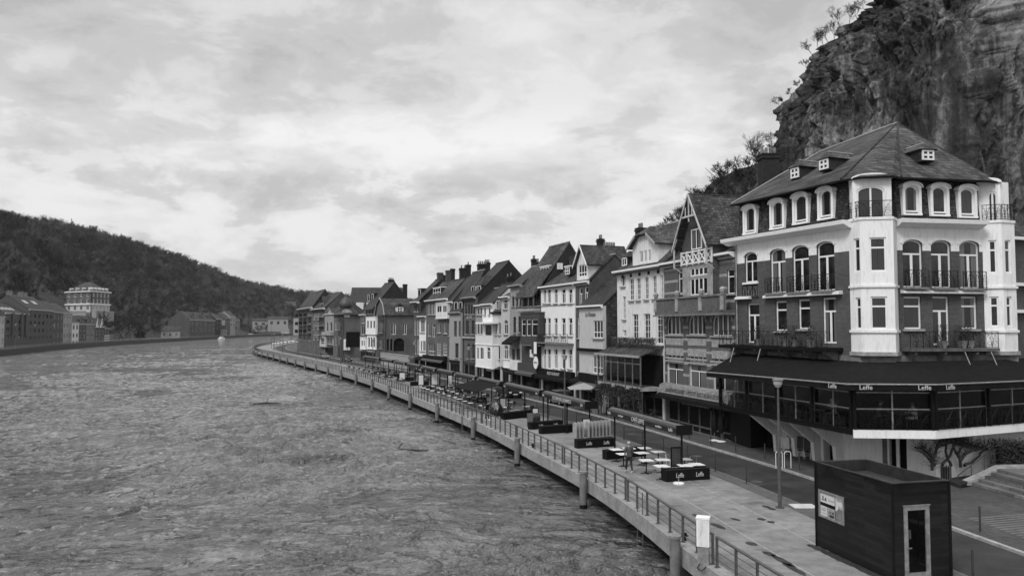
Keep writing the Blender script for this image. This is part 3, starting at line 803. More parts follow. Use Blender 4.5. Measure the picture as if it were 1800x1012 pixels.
def win(root, xl, xr, zb, zt, y=.13, style='T', rise=0.0, pane=None, frame=None, fw=.065, sill=None, sm=None, X=None, label=None):
    w = round(xr - xl, 2); h = round(zt - zb, 2); key = (w, h, style, round(rise, 2), fw, (frame or M_TRIM).name, sill, sm.name if sm else '')
    frame = frame or M_TRIM; pane = pane or GL[rnd.randrange(4)]
    if key not in _wc:
        a, b = w / 2, h; mb = MB(); d0, d1 = -.035, .035
        def bar(x0, x1, z0, z1, dy=0): mb.box(x0, x1, d0 + dy, d1, z0, z1)
        if rise:
            bar(-a, -a + fw, 0, b - rise); bar(a - fw, a, 0, b - rise); bar(-a + fw, a - fw, 0, fw)
            o = arch_pts(-a, a, b, rise, 8); i_ = arch_pts(-a + fw, a - fw, b - fw, rise, 8)
            for k in range(8):
                mb.exy([o[k], i_[k], i_[k + 1], o[k + 1]], d0, d1)
        else:
            bar(-a, -a + fw, 0, b); bar(a - fw, a, 0, b); bar(-a + fw, a - fw, 0, fw); bar(-a + fw, a - fw, b - fw, b)
        t = b * .70; bw2 = fw * .55
        if style in ('T', 'TG'): bar(-a + fw, a - fw, t - bw2, t + bw2, .004); bar(-bw2, bw2, fw, t - bw2, .008)
        if style == 'H': bar(-a + fw, a - fw, t - bw2, t + bw2, .004)
        if style == 'I': bar(-bw2, bw2, fw, b - fw, .004)
        if style == 'D': bar(-a + fw, a - fw, t - bw2, t + bw2, .004); bar(-bw2 * 1.6, bw2 * 1.6, fw, t - bw2, .008)
        if style == 'X': bar(-bw2, bw2, fw, b - fw, .004); bar(-a + fw, a - fw, b * .5 - bw2, b * .5 + bw2, .008)
        if style == 'G':
            nx = 2 if w < 1.3 else 4; nz = max(3, int(h / .45))
            for k in range(1, nx): x = -a + w * k / nx; bar(x - .02, x + .02, fw, b - fw, .004)
            for k in range(1, nz): z = b * k / nz; bar(-a + fw, a - fw, z - .018, z + .018, .008)
        if style == '3':
            for k in (1, 2): x = -a + w * k / 3; bar(x - bw2, x + bw2, fw, b - fw, .004)
            bar(-a + fw, a - fw, b * .33 - bw2, b * .33 + bw2, .008)
        if style == '4':
            for k in (1, 2, 3): x = -a + w * k / 4; bar(x - bw2 * 1.6, x + bw2 * 1.6, fw, b - fw, .004)
        mats = [frame]
        if sill:
            mb.box(-a - .12, a + .12, -.30, .02, -.13, -.005, 1); mats.append(sm or M_STONE)
        fm = mb.mesh('window', mats); pm = MB(); pm.poly([(-a + .01, 0, .01), (a - .01, 0, .01), (a - .01, 0, b - rise * .9), (0, 0, b - .01), (-a + .01, 0, b - rise * .9)])
        _wc[key] = (fm, pm.mesh('pane', [M_G1]), {})
    fm, pm, var = _wc[key]
    if pane.name not in var:
        q = pm.copy(); q.name = 'pane'; q.materials[0] = pane; var[pane.name] = q
    o = place(fm, 'window', root, ((xl + xr) / 2, y, zb)); 
    place(var[pane.name], 'pane', o)
    return o
def iron_rail(name, root, x0, x1, y, z0, z1, ends=None, post=.9, scroll=True, mat=None, axis='x', r=.012):
    """ornate wrought iron railing with scrolls between uprights"""
    mb = MB()
    def P(a, z): return (a, y, z)
    mb.box(x0, x1, y - .02, y + .02, z1 - .035, z1); mb.box(x0, x1, y - .015, y + .015, z0 + .05, z0 + .075)
    n = max(1, int(round((x1 - x0) / post))); L = (x1 - x0) / n; h = z1 - z0
    for i in range(n + 1): x = x0 + i * L; mb.box(x - .014, x + .014, y - .014, y + .014, z0, z1 - .02)
    if scroll:
        for i in range(n):
            c = x0 + (i + .5) * L
            for sg in (-1, 1):
                for k, (cz, rr) in enumerate(((z0 + h * .30, h * .15), (z0 + h * .66, h * .14))):
                    cxx = c + sg * L * .22; pts = []
                    for q in range(9):
                        a = q / 8 * math.pi * 1.7 * sg + (math.pi if k else 0); rq = rr * (1 - .35 * q / 8)
                        pts.append(P(cxx + math.cos(a) * rq, cz + math.sin(a) * rq))
                    mb.tube(pts, r, 3)
                mb.tube([P(c + sg * L * .02, z0 + .07), P(c + sg * L * .10, z0 + h * .5), P(c + sg * L * .42, z1 - .05)], r, 3)
            mb.box(c - .008, c + .008, y - .008, y + .008, z0 + .06, z1 - .03)
    else:
        k = int((x1 - x0) / .13)
        for i in range(1, k): x = x0 + (x1 - x0) * i / k; mb.box(x - .008, x + .008, y - .008, y + .008, z0 + .06, z1 - .03)
    o = mb.build(name, mat or M_IRON, root)
    return o
def chimney(root, x0, x1, y0, y1, z0, z1, mat, pots=3, cap=True):
    mb = MB(); mb.box(x0, x1, y0, y1, z0, z1); 
    if cap: mb.box(x0 - .08, x1 + .08, y0 - .08, y1 + .08, z1 - .3, z1 - .12); mb.box(x0 - .05, x1 + .05, y0 - .05, y1 + .05, z1, z1 + .08)
    o = mb.build('chimney', mat, root)
    for i in range(pots):
        m2 = MB(); f = (i + .5) / pots
        if y1 - y0 > x1 - x0: c = ((x0 + x1) / 2, y0 + (y1 - y0) * f)
        else: c = (x0 + (x1 - x0) * f, (y0 + y1) / 2)
        m2.cyl((c[0], c[1], z1 + .06), (c[0], c[1], z1 + .6), .14, .11, 8); m2.build('chimney_pot', M_DSTONE, o)
    return o
def frame_of(A, B):
    """origin, unit vector along the front, rotation"""
    u = (Vector(B) - Vector(A)); L = u.length; u.normalize()
    return Vector(A), u, L, math.atan2(u.y, u.x)

# ================================================================ THE CORNER HOUSE (white and brick, slate roof, glazed terrace)
PA = Vector((16.0, 55.5)); P1 = Vector((19.90, 46.0))
def adv(p, ang, L): return p + Vector((math.cos(R(ang)), math.sin(R(ang)))) * L
P2 = adv(P1, -79, 1.05); P3 = adv(P2, -12, 1.78); P4 = adv(P3, 55, 1.12); P5 = adv(P4, 10, 5.68)
P6 = adv(P5, -25, 1.0); P7 = adv(P6, 20, 1.06); P8 = adv(P7, 80, 2.0)
ang_l = math.degrees(math.atan2(P1.y - PA.y, P1.x - PA.x))
BACK = [P8 + Vector((1.5, 9.5)), PA + Vector((9.5, 3.5))]
CH = thing('corner_house', 'big corner house, white and dark brick, hipped slate roof, glazed cafe terrace', 'house', (0, 0, 0))
CH.location = (22, 47, 0)
O0 = Vector((22, 47, 0))
def face_root(A, B):
    """a helper frame so that each face of the corner house can be built flat, returned as matrix in house space"""
    A = Vector((A.x, A.y, 0)) - O0; u = Vector((B.x - (A + O0).x, B.y - (A + O0).y, 0)); L = u.length
    return Matrix.Translation(A) @ Matrix.Rotation(math.atan2(u.y, u.x), 4, 'Z'), L
class Face:
    def __init__(s, A, B, root): s.A, s.B = A, B; s.M, s.L = face_root(A, B); s.u = (B - A).normalized(); s.root = root
    def px(s, x, y): return on_plane(x, y, s.A, s.u)
    def rect(s, x0, x1, y0, y1):
        xm = (x0 + x1) / 2; ym = (y0 + y1) / 2
        a = s.px(x0, ym)[0]; b = s.px(x1, ym)[0]; zt = s.px(xm, y0)[1]; zb = s.px(xm, y1)[1]
        return [min(a, b), max(a, b), zb, zt]
    def put(s, o): o.matrix_local = s.M @ o.matrix_local; return o
    def build(s, mb, name, mats, smooth=False):
        o = mb.build(name, mats, s.root, smooth=smooth); o.matrix_local = s.M; return o
    def win(s, r, **k):
        o = win(s.root, *r, **k); o.matrix_local = s.M @ Matrix.Translation(o.location); return o
FL = Face(PA, P1, CH); F2 = Face(P1, P2, CH); F3 = Face(P2, P3, CH); F4 = Face(P3, P4, CH); FR = Face(P4, P5, CH); F6 = Face(P5, P6, CH); F7 = Face(P6, P7, CH)
ZB, ZW, ZC, ZE = 6.85, 12.75, 14.35, 16.95
BM = [M_BRICK, M_WHITE, M_HUNG]
slopeY = .22                      # the slate storey leans back a little
# --- brick and white storeys
Lw2 = [FL.rect(1309, 1331, 443, 496) + [.3], FL.rect(1354, 1381, 437, 515) + [.3], FL.rect(1393, 1422, 431, 513) + [.3], FL.rect(1436, 1467, 424, 511) + [.3]]
Lw1 = [FL.rect(1314, 1335, 533, 602) + [0], FL.rect(1363, 1383, 529, 581) + [0], FL.rect(1403, 1424, 526, 578) + [0], FL.rect(1446, 1470, 523, 603) + [0]]
mb = MB(); wall(mb, 0, FL.L, ZB - .4, ZC, Lw2 + Lw1, 0, .22, [(ZW, 0), (99, 1)], mr=0); FL.build(mb, 'wall', BM)
for r, st in zip(Lw2, 'TDDD'): FL.win(r[:4], y=.16, style=st, rise=.3, pane=rnd.choice([M_G1, M_G2]), fw=.09, sill=(st == 'T'), sm=M_TRIM)
for r, st in zip(Lw1, 'DHHD'): FL.win(r[:4], y=.16, style=st, pane=rnd.choice([M_G1, M_G2]), fw=.09, sill=(st == 'H'))
Rw2 = [FR.rect(1587, 1622, 421, 505) + [.3], FR.rect(1637, 1672, 422, 506) + [.3], FR.rect(1687, 1722, 423, 507) + [.3]]
Rw1 = [FR.rect(1589, 1620, 521, 578) + [0], FR.rect(1640, 1669, 521, 606) + [0], FR.rect(1690, 1718, 521, 578) + [0]]
mb = MB(); wall(mb, 0, FR.L, ZB - .4, ZC, Rw2 + Rw1, 0, .22, [(ZW, 0), (99, 1)], mr=0); FR.build(mb, 'wall', BM)
for r in Rw2: FR.win(r[:4], y=.16, style='D', rise=.3, pane=rnd.choice([M_G1, M_G2]), fw=.09)
for r, st, pn_ in zip(Rw1, 'HDH', (M_G3, M_G3, M_G2)): FR.win(r[:4], y=.16, style=st, pane=pn_, fw=.09, sill=(st == 'H'))
# arched white heads over the openings
mb = MB()
def head(F_, r, wd=.14, out=.05):
    m2 = MB(); o = arch_pts(r[0] - wd, r[1] + wd, r[3] + wd, .3 + .03, 8); i_ = arch_pts(r[0], r[1], r[3], .3, 8)
    for k in range(8): m2.exy([o[k], i_[k], i_[k + 1], o[k + 1]], -out, .02)
    F_.build(m2, 'window_arch', M_TRIM)
for r in Lw2: head(FL, r)
for r in Rw2: head(FR, r)
# --- white bays
def bay_wall(F_, ops, z0, z1, style='H', bands=None, mats=None, fwn=.09):
    m2 = MB(); rr = [F_.rect(*o) + [0] for o in ops]; wall(m2, 0, F_.L, z0, z1, rr, 0, .16, bands); F_.build(m2, 'wall', mats or [M_WHITE])
    for r in rr: F_.win(r[:4], y=.1, style=style, pane=rnd.choice([M_G1, M_G2, M_G3]), fw=fwn)
bay_wall(F2, [(1501, 1511, 419, 478), (1504, 1513, 523, 578)], ZB, ZC + .1)
bay_wall(F3, [(1529, 1558, 417, 477), (1531, 1560, 521, 578)], ZB, ZC + .1)
bay_wall(F4, [], ZB, ZC + .1)
bay_wall(F6, [(1738, 1752, 422, 480), (1740, 1756, 521, 574)], ZB, ZC + .1)
bay_wall(F7, [(1767, 1777, 422, 480), (1770, 1779, 521, 574)], ZB, ZC + .1)
FB8 = Face(P7, P8, CH); bay_wall(FB8, [], ZB, ZC + .1)
def ring(pts, off_, z0, z1, name, mat):
    """a moulding that follows the plan of a bay"""
    n = len(pts); m2 = MB(); out_ = []
    for i in range(n):
        a = pts[max(i - 1, 0)]; b = pts[min(i + 1, n - 1)]; t = (b - a).normalized(); out_.append(pts[i] + Vector((t.y, -t.x)) * off_)
    poly = [p - Vector((22, 47)) for p in out_] + [p - Vector((22, 47)) + Vector((.1, .25)) for p in reversed(pts)]
    m2.prism(poly[::-1] if False else poly, z0, z1); o = m2.build(name, mat, CH); return o
for pts in ([P1, P2, P3, P4], [P5, P6, P7, P8]):
    ring(pts, .10, 10.55, 10.68, 'moulding', M_WHITE); ring(pts, .10, 7.95, 8.10, 'moulding', M_WHITE); ring(pts, .12, ZB - .22, ZB - .002, 'moulding', M_STONE)
    ring(pts, .06, ZC + .1, ZC + .25, 'bay_top', M_WHITE)
# --- cornice with projecting soffit
def cornice(F_, x0, x1):
    m2 = MB(); m2.ext([(.0, ZC - .28), (-.25, ZC - .22), (-.62, ZC - .05), (-.70, ZC - .05), (-.74, ZC + .18), (-.66, ZC + .20), (.1, ZC + .16)], x0, x1); F_.build(m2, 'cornice', M_TRIM)
cornice(FL, -.9, FL.L + .25); cornice(FR, -.1, FR.L - .15)
# --- slate storey
_in = lambda w: [w[0] + .13, w[1] - .13, w[2] + .10, w[3] - .26]
Ls = [FL.rect(1306, 1328, 358, 409), FL.rect(1353, 1377, 347, 400), FL.rect(1393, 1419, 336, 391), FL.rect(1437, 1463, 326, 383)]
Rs = [FR.rect(1588, 1619, 318, 375), FR.rect(1637, 1668, 320, 377), FR.rect(1686, 1717, 323, 380)]
def slate_storey(F_, wins, x0, x1):
    m2 = MB(); zb, zt = ZC + .16, ZE; wall(m2, x0, x1, zb, zt, [w[:4] + [0] for w in wins], 0, .3, None)
    m2.v = [(v[0], v[1] + .12 + slopeY * (v[2] - zb) / (zt - zb), v[2]) for v in m2.v]
    F_.build(m2, 'slate_storey', [M_HUNG])
    for w in wins:
        w = [w[0], w[1], max(w[2], zb + .05), w[3]]
        m3 = MB(); a, b, c, d = w; t = .17
        m3.box(a - t, a, .0, .32, c - .1, d - .2); m3.box(b, b + t, .0, .32, c - .1, d - .2); m3.box(a - t, b + t, -.05, .30, c - .2, c - .1)
        o = arch_pts(a - t, b + t, d + t, .3, 8); i_ = arch_pts(a, b, d, .28, 8)
        for k in range(8): m3.exy([o[k], i_[k], i_[k + 1], o[k + 1]], -.04, .4)
        oo = arch_pts(a - t - .06, b + t + .06, d + t + .07, .3, 8); i2 = arch_pts(a - t - .06, b + t + .06, d + t, .3, 8)
        for k in range(8): m3.exy([oo[k], i2[k], i2[k + 1], oo[k + 1]], -.12, .5)
        F_.build(m3, 'dormer_surround', M_TRIM)
        F_.win([a, b, c, d], y=.16, style='P', rise=.28, pane=rnd.choice([M_G2, M_G3, M_G1]), fw=.09)
Ls = [_in(w) for w in Ls]; Rs = [_in(w) for w in Rs]
slate_storey(FL, Ls, 0, FL.L - .1); slate_storey(FR, Rs, .1, FR.L)
# white attic window over the corner bay and the one at the right
def attic(F_, r, x0, x1, y=.35, z0=ZC + .2, z1=None):
    m2 = MB(); z1 = z1 or ZE + .0; wall(m2, x0, x1, z0, z1, [r + [.28]], y, .2); F_.build(m2, 'attic_front', [M_WHITE])
    m3 = MB(); oo = arch_pts(x0 - .08, x1 + .08, z1 + .26, .3, 8)
    m3.exy(oo, y - .12, y + .6)
    m3.box(x0 - .08, x1 + .08, y - .10, y + .6, z1 - .06, z1 - .02)
    F_.build(m3, 'attic_head', M_TRIM)
    F_.win(r, y=y + .08, style='I', rise=.28, pane=M_G3, fw=.09)
r = F3.rect(1509, 1558, 325, 392); attic(F3, [r[0], r[1], ZC + .22, r[3]], -.28, F3.L + .05)
for a_, b_ in ((-.28, -.10), (F3.L - .05, F3.L + .04)): mA = MB(); mA.box(a_, b_, .40, 1.6, ZC + .2, ZE); F3.build(mA, 'attic_side', M_WHITE)
r = F6.rect(1738, 1755, 334, 398); attic(F6, [r[0], r[1], ZC + .22, r[3]], -.1, F6.L + .05)
mA = MB(); wall(mA, 0, F7.L, ZC + .2, ZE, [], .3); F7.build(mA, 'attic_side', M_WHITE)
for F_ in (F3, F2, F4): 
    o = iron_rail('balcony_railing', CH, .03, F_.L - .03, -.02, ZC + .26, ZC + 1.2, post=.9 if F_ is F3 else .5); F_.put(o)
for F_ in (F6, F7): o = iron_rail('balcony_railing', CH, .03, F_.L - .03, -.02, ZC + .26, ZC + 1.2, post=.55); F_.put(o)
# body behind the bays, up to the eaves
bp = [PA, P1, P4, P5, P8] + BACK
bp2 = [p - Vector((22, 47)) for p in [PA + Vector((.35, .1)), P1 + Vector((.35, .3)), P4 + Vector((-.1, .5)), P5 + Vector((0, .5)), P8 + Vector((-.5, .6))] + BACK]
mb = MB(); mb.prism(bp2, 3.0, ZE - .05); mb.build('inner_wall', M_BRICK, CH)
# --- main roof, hipped, ridge parallel to the left front
def loc_(p, z): return Vector((p[0] - 22, p[1] - 47, z))
AP = at_Y(1577, 217, 51.5); RE = at_Y(1440, 258, 59.5)
eo = .42
uL = (P1 - PA).normalized(); nL = Vector((uL.y, -uL.x)); uR = (P5 - P4).normalized(); nR = Vector((uR.y, -uR.x))
E = [PA - uL * .0 + nL * eo, P1 + nL * eo - uL * .1, P2 + Vector((.05, -.0)), P3 + Vector((.05, .0)), P4 + nR * eo + uR * .1, P5 + nR * eo, P6 + Vector((.1, .35)), P8 + Vector((.45, 0)), BACK[0], BACK[1]]
ze = ZE + .02
rf = MB()
def tri3(*pts): rf.slab([tuple(p) for p in pts], .12)
A3 = loc_(AP, AP.z); R3 = loc_(RE, AP.z - .15)
q = [loc_(e, ze) for e in E]
rf.slab([q[0], q[1], A3, R3], .12)
for i in range(1, 8): rf.slab([q[i], q[i + 1], A3], .12)
rf.slab([q[8], q[9], R3], .12); rf.slab([q[8], R3, A3], .12); rf.slab([q[9], q[0], R3], .12)
rf.build('roof', M_SLATE, CH)
# lead ridge and hip rolls
rr = MB(); rr.cyl(A3 + Vector((0, 0, .05)), R3 + Vector((0, 0, .05)), .07, n=6); rr.cyl(R3 + Vector((0, 0, .05)), q[0] + Vector((0, 0, .08)), .05, n=6)
rr.build('ridge_roll', M_LEAD, CH)
rr = MB()
for i in (1, 4, 7): rr.cyl(A3 + Vector((0, 0, .03)), q[i] + Vector((0, 0, .05)), .06, n=6)
rr.build('hip_roll', M_SLATE2, CH)
gt = MB(); 
for i in range(0, 7): gt.cyl(q[i] + Vector((0, 0, -.06)), q[i + 1] + Vector((0, 0, -.06)), .075, n=6)
gt.build('gutter', M_BLACK, CH)
# --- little roof dormers
def roof_dormer(cx_, cy_, ang, w, zb, zt, depth, label=None):
    D = MB(); h = zt - zb
    D.box(-w / 2, w / 2, 0, depth, zb, zt)
    o = D.build('dormer', M_SLATE2, CH, (cx_ - 22, cy_ - 47, 0), ang)
    T = MB(); e = .16
    T.slab([(-w / 2 - e, -e, zt), (-w / 2 - e, depth * 1.15, zt), (0, depth * 1.15, zt + h * .62), (0, .35, zt + h * .62)], .06)
    T.slab([(w / 2 + e, -e, zt), (w / 2 + e, depth * 1.15, zt), (0, depth * 1.15, zt + h * .62), (0, .35, zt + h * .62)], .06)
    T.slab([(-w / 2 - e, -e, zt), (w / 2 + e, -e, zt), (0, .35, zt + h * .62)], .06)
    T.build('dormer_roof', M_SLATE, o)
    T = MB(); T.cyl((0, .35, zt + h * .64), (0, depth * 1.15, zt + h * .64), .05, n=5); T.build('ridge_roll', M_LEAD, o)
    win(o, -w / 2 + .05, w / 2 - .05, zb + .08, zt - .04, y=-.05, style='X', pane=M_G1, fw=.1)
d_ang = math.atan2(uL.y, uL.x)
for px, pyT, pyB, Y in ((1398, 294, 315, 51.9), (1449, 279, 300, 49.3)):
    t = at_Y(px, pyT, Y); b_ = at_Y(px, pyB, Y); roof_dormer(t.x, t.y, d_ang, .85, b_.z, t.z, 2.6)
t = at_Y(1630, 263, 46.6); b_ = at_Y(1630, 284, 46.6); roof_dormer(t.x, t.y, math.atan2(uR.y, uR.x), .9, b_.z, t.z, 2.3)
# chimney on the far left
t = at_Y(1352, 273, 58.0)
chimney(CH, t.x - 22 - .62, t.x - 22 + .62, t.y - 47 - .4, t.y - 47 + .8, 15.5, t.z, M_BRICK3, 4)
# --- balconettes before the french windows, awning boxes, long balconies
def on_face(F_, o): F_.put(o); return o
for F_, rs in ((FL, Lw2[1:]), (FR, Rw2)):
    for r in rs:
        m2 = MB(); m2.box(r[0] - .12, r[1] + .12, -.42, -.002, r[2] - .14, r[2]); F_.build(m2, 'balcony_slab', M_DSTONE)
        on_face(F_, iron_rail('balcony_railing', CH, r[0] - .1, r[1] + .1, -.38, r[2], r[2] + 1.0, post=.55))
r = Lw2[0]; m2 = MB(); m2.box(r[0] - .15, r[1] + .15, -.08, -.003, r[2] - 1.05, r[2] - .2); FL.build(m2, 'relief_panel', M_DSTONE)
on_face(FL, iron_rail('panel_grille', CH, r[0] - .14, r[1] + .14, -.12, r[2] - 1.05, r[2] - .2, post=.5))
a0 = FL.px(1347, 525)[0]; zaw = FL.px(1410, 518)[1]
m2 = MB(); m2.ext([(-.003, zaw + .12), (-.32, zaw + .04), (-.34, zaw - .10), (-.003, zaw - .10)], a0, FL.L - .55); FL.build(m2, 'awning_box', M_WHITE2)
m2 = MB(); m2.ext([(-.003, zaw + .12), (-.32, zaw + .04), (-.34, zaw - .10), (-.003, zaw - .10)], .1, 1.6); FL.build(m2, 'awning_box', M_WHITE2)
zaw = FR.px(1655, 513)[1]
m2 = MB(); m2.ext([(-.003, zaw + .10), (-.30, zaw + .04), (-.32, zaw - .10), (-.003, zaw - .10)], .15, FR.L - .1); FR.build(m2, 'awning_box', M_WHITE2)
zb_ = 7.05
m2 = MB(); m2.box(-.6, FL.L - .6, -1.25, -.002, zb_ - .22, zb_); FL.build(m2, 'balcony_slab', M_BLACK)
m2 = MB(); m2.box(.15, FR.L + .3, -.75, -.002, zb_ - .18, zb_); FR.build(m2, 'balcony_slab', M_CONCD)
on_face(FL, iron_rail('balcony_railing', CH, -.55, FL.L - .65, -1.2, zb_, zb_ + .98, post=.85))
on_face(FR, iron_rail('balcony_railing', CH, .2, FR.L + .25, -.70, zb_, zb_ + .98, post=.85))
for F_, xs_, dp in ((FL, (.6, 3.0, 5.4, 7.6, 9.2), 1.1), (FR, (.6, 2.5, 4.6), .65)):
  for x in xs_:
    m2 = MB(); m2.exy([(x - .07, zb_ - .24), (x + .07, zb_ - .24), (x + .07, zb_ - .9), (x - .07, zb_ - .9)], -.16, -.003); m2.ext([(-.16, zb_ - .24), (-dp, zb_ - .24), (-dp, zb_ - .34), (-.16, zb_ - .85)], x - .07, x + .07)
    F_.build(m2, 'bracket', M_DSTONE)
# plinth of grey stone under the corner bay
bp3 = [p - Vector((22, 47)) for p in (PA + nL * .02, P1 + nL * .05, P2 + Vector((-.05, .25)), P3 + Vector((.05, .25)), P4 + nR * .05, P5 + nR * .02, P6 + Vector((0, .3)), P7, P8)]
mb = MB(); mb.prism(bp3 + [b - Vector((22, 47)) for b in BACK], 5.9, ZB - .225); mb.build('stone_band', M_DSTONE, CH)
# rainwater pipe
mb = MB(); mb.cyl((.05, -.1, 3), (.05, -.1, ZC - .3), .05, n=6); FL.build(mb, 'rainwater_pipe', M_LEAD)
# --- ground floor walls in white render with openings
FGr = Face(Vector((16.5, 55.5)), Vector((20.3, 45.2)), CH); FGf = Face(Vector((20.3, 45.2)), Vector((22.4, 41.75)), CH); FGw = Face(Vector((22.4, 41.75)), Vector((34.0, 46.9)), CH)
mb = MB(); wall(mb, 0, FGr.L, 0, 3.0, [(.05, FGr.px(1368, 770)[0], .02, 2.7)] + [(FGr.px(a_, 770)[0], FGr.px(b_, 770)[0], .02, 2.5) for a_, b_ in ((1383, 1401), (1414, 1435), (1447, 1472))], 0, .5); FGr.build(mb, 'ground_floor_wall', [M_WHITE])
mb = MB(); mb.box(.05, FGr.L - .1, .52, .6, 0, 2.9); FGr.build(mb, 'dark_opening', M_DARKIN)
dl = FGf.rect(1560, 1594, 765, 830)
mb = MB(); wall(mb, 0, FGf.L, 0, 3.0, [(dl[0], dl[1], .02, 2.7)], 0, .4); FGf.build(mb, 'ground_floor_wall', [M_WHITE])
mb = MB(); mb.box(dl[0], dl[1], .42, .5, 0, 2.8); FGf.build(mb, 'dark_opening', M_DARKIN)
dm = (dl[0] + dl[1]) / 2
mb = MB(); mb.box(dm - .08, dm + .10, .05, .12, .03, 2.68); mb.box(dl[0], dl[0] + .07, .05, .12, .03, 2.68); FGf.build(mb, 'door_frame', M_TRIM)
mb = MB(); mb.box(dl[0] - .26, dl[0] - .02, -.06, -.003, .0, 2.72); FGf.build(mb, 'door_post', M_WOOD)
mb = MB(); wall(mb, 0, FGw.L, 0, 3.0, [], 0, .3); FGw.build(mb, 'ground_floor_wall', [M_WHITE])
# slanting white fins that carry the terrace
for i, px_ in enumerate((1370, 1403, 1437, 1475)):
    x = FGr.px(px_, 770)[0]; m2 = MB(); m2.ext([(-.004, .0), (-.45, .0), (-.55, 1.2), (-2.6, 2.72), (-.004, 2.72)], x, x + .28); FGr.build(m2, 'terrace_fin', M_WHITE)
# --- glazed terrace: deck, glazing, iron railing, posts, big dark awning
T0 = Vector((14.05, 53.2)); T1 = Vector((17.45, 40.35)); T2 = Vector((21.45, 40.0)); T3 = Vector((29.2, 43.6)); T4 = Vector((36.0, 48.5))
ZD0, ZD1 = 2.74, 3.02
dk = [p - Vector((22, 47)) for p in (T0, T1, T2, T3, T4, Vector((34, 50)), Vector((23, 46)), Vector((17, 55)))]
mb = MB(); mb.prism(dk, ZD0, ZD1); mb.build('terrace_deck', M_BLACK, CH)
for A_, B_, mt, zz in ((T1, T2, M_WHITE, (2.62, 3.04)), (T2, T3, M_WHITE, (2.62, 3.04)), (T3, T4, M_WHITE, (2.62, 3.04))):
    Fq = Face(A_, B_, CH); m2 = MB(); m2.box(0, Fq.L, -.09, -.003, *zz); Fq.build(m2, 'deck_fascia', mt)
ZT = 5.38
def glazing(A_, B_, n, first=False):
    Fq = Face(A_, B_, CH); L = Fq.L; seg = L / n
    m2 = MB()
    for i in range(n + 1):
        x = min(max(i * seg, .05), L - .05); m2.box(x - .035, x + .035, .10, .17, ZD1, ZT - .1)
    for z in (4.08, 4.92): m2.box(.05, L - .05, .11, .16, z - .03, z + .03)
    m2.box(.05, L - .05, .1, .17, ZT - .2, ZT - .1); Fq.build(m2, 'glazing_bar', M_GALV)
    g_ = MB(); g_.poly([(.05, .135, ZD1), (L - .05, .135, ZD1), (L - .05, .135, ZT - .15), (.05, .135, ZT - .15)]); Fq.build(g_, 'glass_pane', M_CLEAR)
    for i in range(0, n + 1, 2):
        m2 = MB(); x = min(max(i * seg, .09), L - .09); m2.box(x - .08, x + .08, -.08, .08, ZD1, ZT); Fq.build(m2, 'terrace_post', M_BLACK)
    on_face(Fq, iron_rail('terrace_railing', CH, .1, L - .1, -.12, ZD1 + .02, ZD1 + 1.0, post=1.15, r=.014))
    return Fq
G1 = glazing(T0, T1, 8); G2 = glazing(T1, T2, 2); G3 = glazing(T2, T3, 4); G4 = glazing(T3, T4, 4)
# awning from the wall down to the outer rail
EZ = 5.42
V = [Vector((13.2, 53.3, 5.25)), Vector((16.95, 39.7, EZ)), Vector((21.35, 39.4, EZ)), Vector((29.3, 42.9, EZ)), Vector((36.5, 47.9, EZ))]
UW = [Vector((15.85, 55.3, 6.45)), Vector((19.75, 45.55, 6.3)), Vector((22.5, 45.0, 6.3)), Vector((28.5, 46.0, 6.35)), Vector((34.5, 50.0, 6.45))]
def lw(v): return v - O0
M_CANVAS = plain('dark_canvas', .010, .9, .35, 2.2, spec=.1)
aw = MB()
for i in range(4): aw.slab([lw(V[i]), lw(V[i + 1]), lw(UW[i + 1]), lw(UW[i])], .04)
aw.slab([lw(V[0]), lw(UW[0]), lw(Vector((17.5, 55.5, 5.4)))], .04)
for i in range(4):
    a, b = lw(V[i]), lw(V[i + 1]); aw.poly([a - Vector((0, 0, .34)), b - Vector((0, 0, .34)), b - Vector((0, 0, .02)), a - Vector((0, 0, .02))])
aw.build('terrace_awning', M_CANVAS, CH)
fr = MB()
for i in range(4): fr.cyl(lw(V[i]) + Vector((0, 0, -.03)), lw(V[i + 1]) + Vector((0, 0, -.03)), .045, n=6)
fr.build('awning_rail', M_GALV, CH)
fr = MB()
for F_, x, L_ in ((FL, 1.2, 1), (FL, 3.9, 1), (FR, 3.2, 1), (FR, 4.9, 1)):
    a = F_.M @ Vector((x, -1.3, zb_ - .2)); b = F_.M @ Vector((x + .1, -1.75, zb_ - 1.25)); fr.cyl(a, b, .03, n=5)
fr.build('awning_arm', M_GALV, CH)
def vlet(i, f, s, size, dz=-.19):
    a, b = V[i], V[i + 1]; p = a.lerp(b, f); ang = math.atan2(b.y - a.y, b.x - a.x); n = Vector((math.sin(ang), -math.cos(ang), 0))
    letters(s, size, M_LETTER, CH, lw(p + n * .03 + Vector((0, 0, dz))), (R(90), 0, ang))
for i, f in ((0, .92), (1, .2), (1, .85), (2, .1)): vlet(i, f, 'Leffe', .34)
# terrace interior: floor-to-ceiling back wall, lamps, people, tables
mb = MB(); bi = [p - Vector((22, 47)) for p in (Vector((16.6, 55.0)), Vector((19.9, 45.0)), Vector((23.0, 44.6)), Vector((35, 48.8)), Vector((35, 50)), Vector((23, 47.5)), Vector((18, 56)))]
mb.prism(bi, ZD1 + .002, 5.88); mb.build('terrace_back_wall', M_DARKIN, CH)
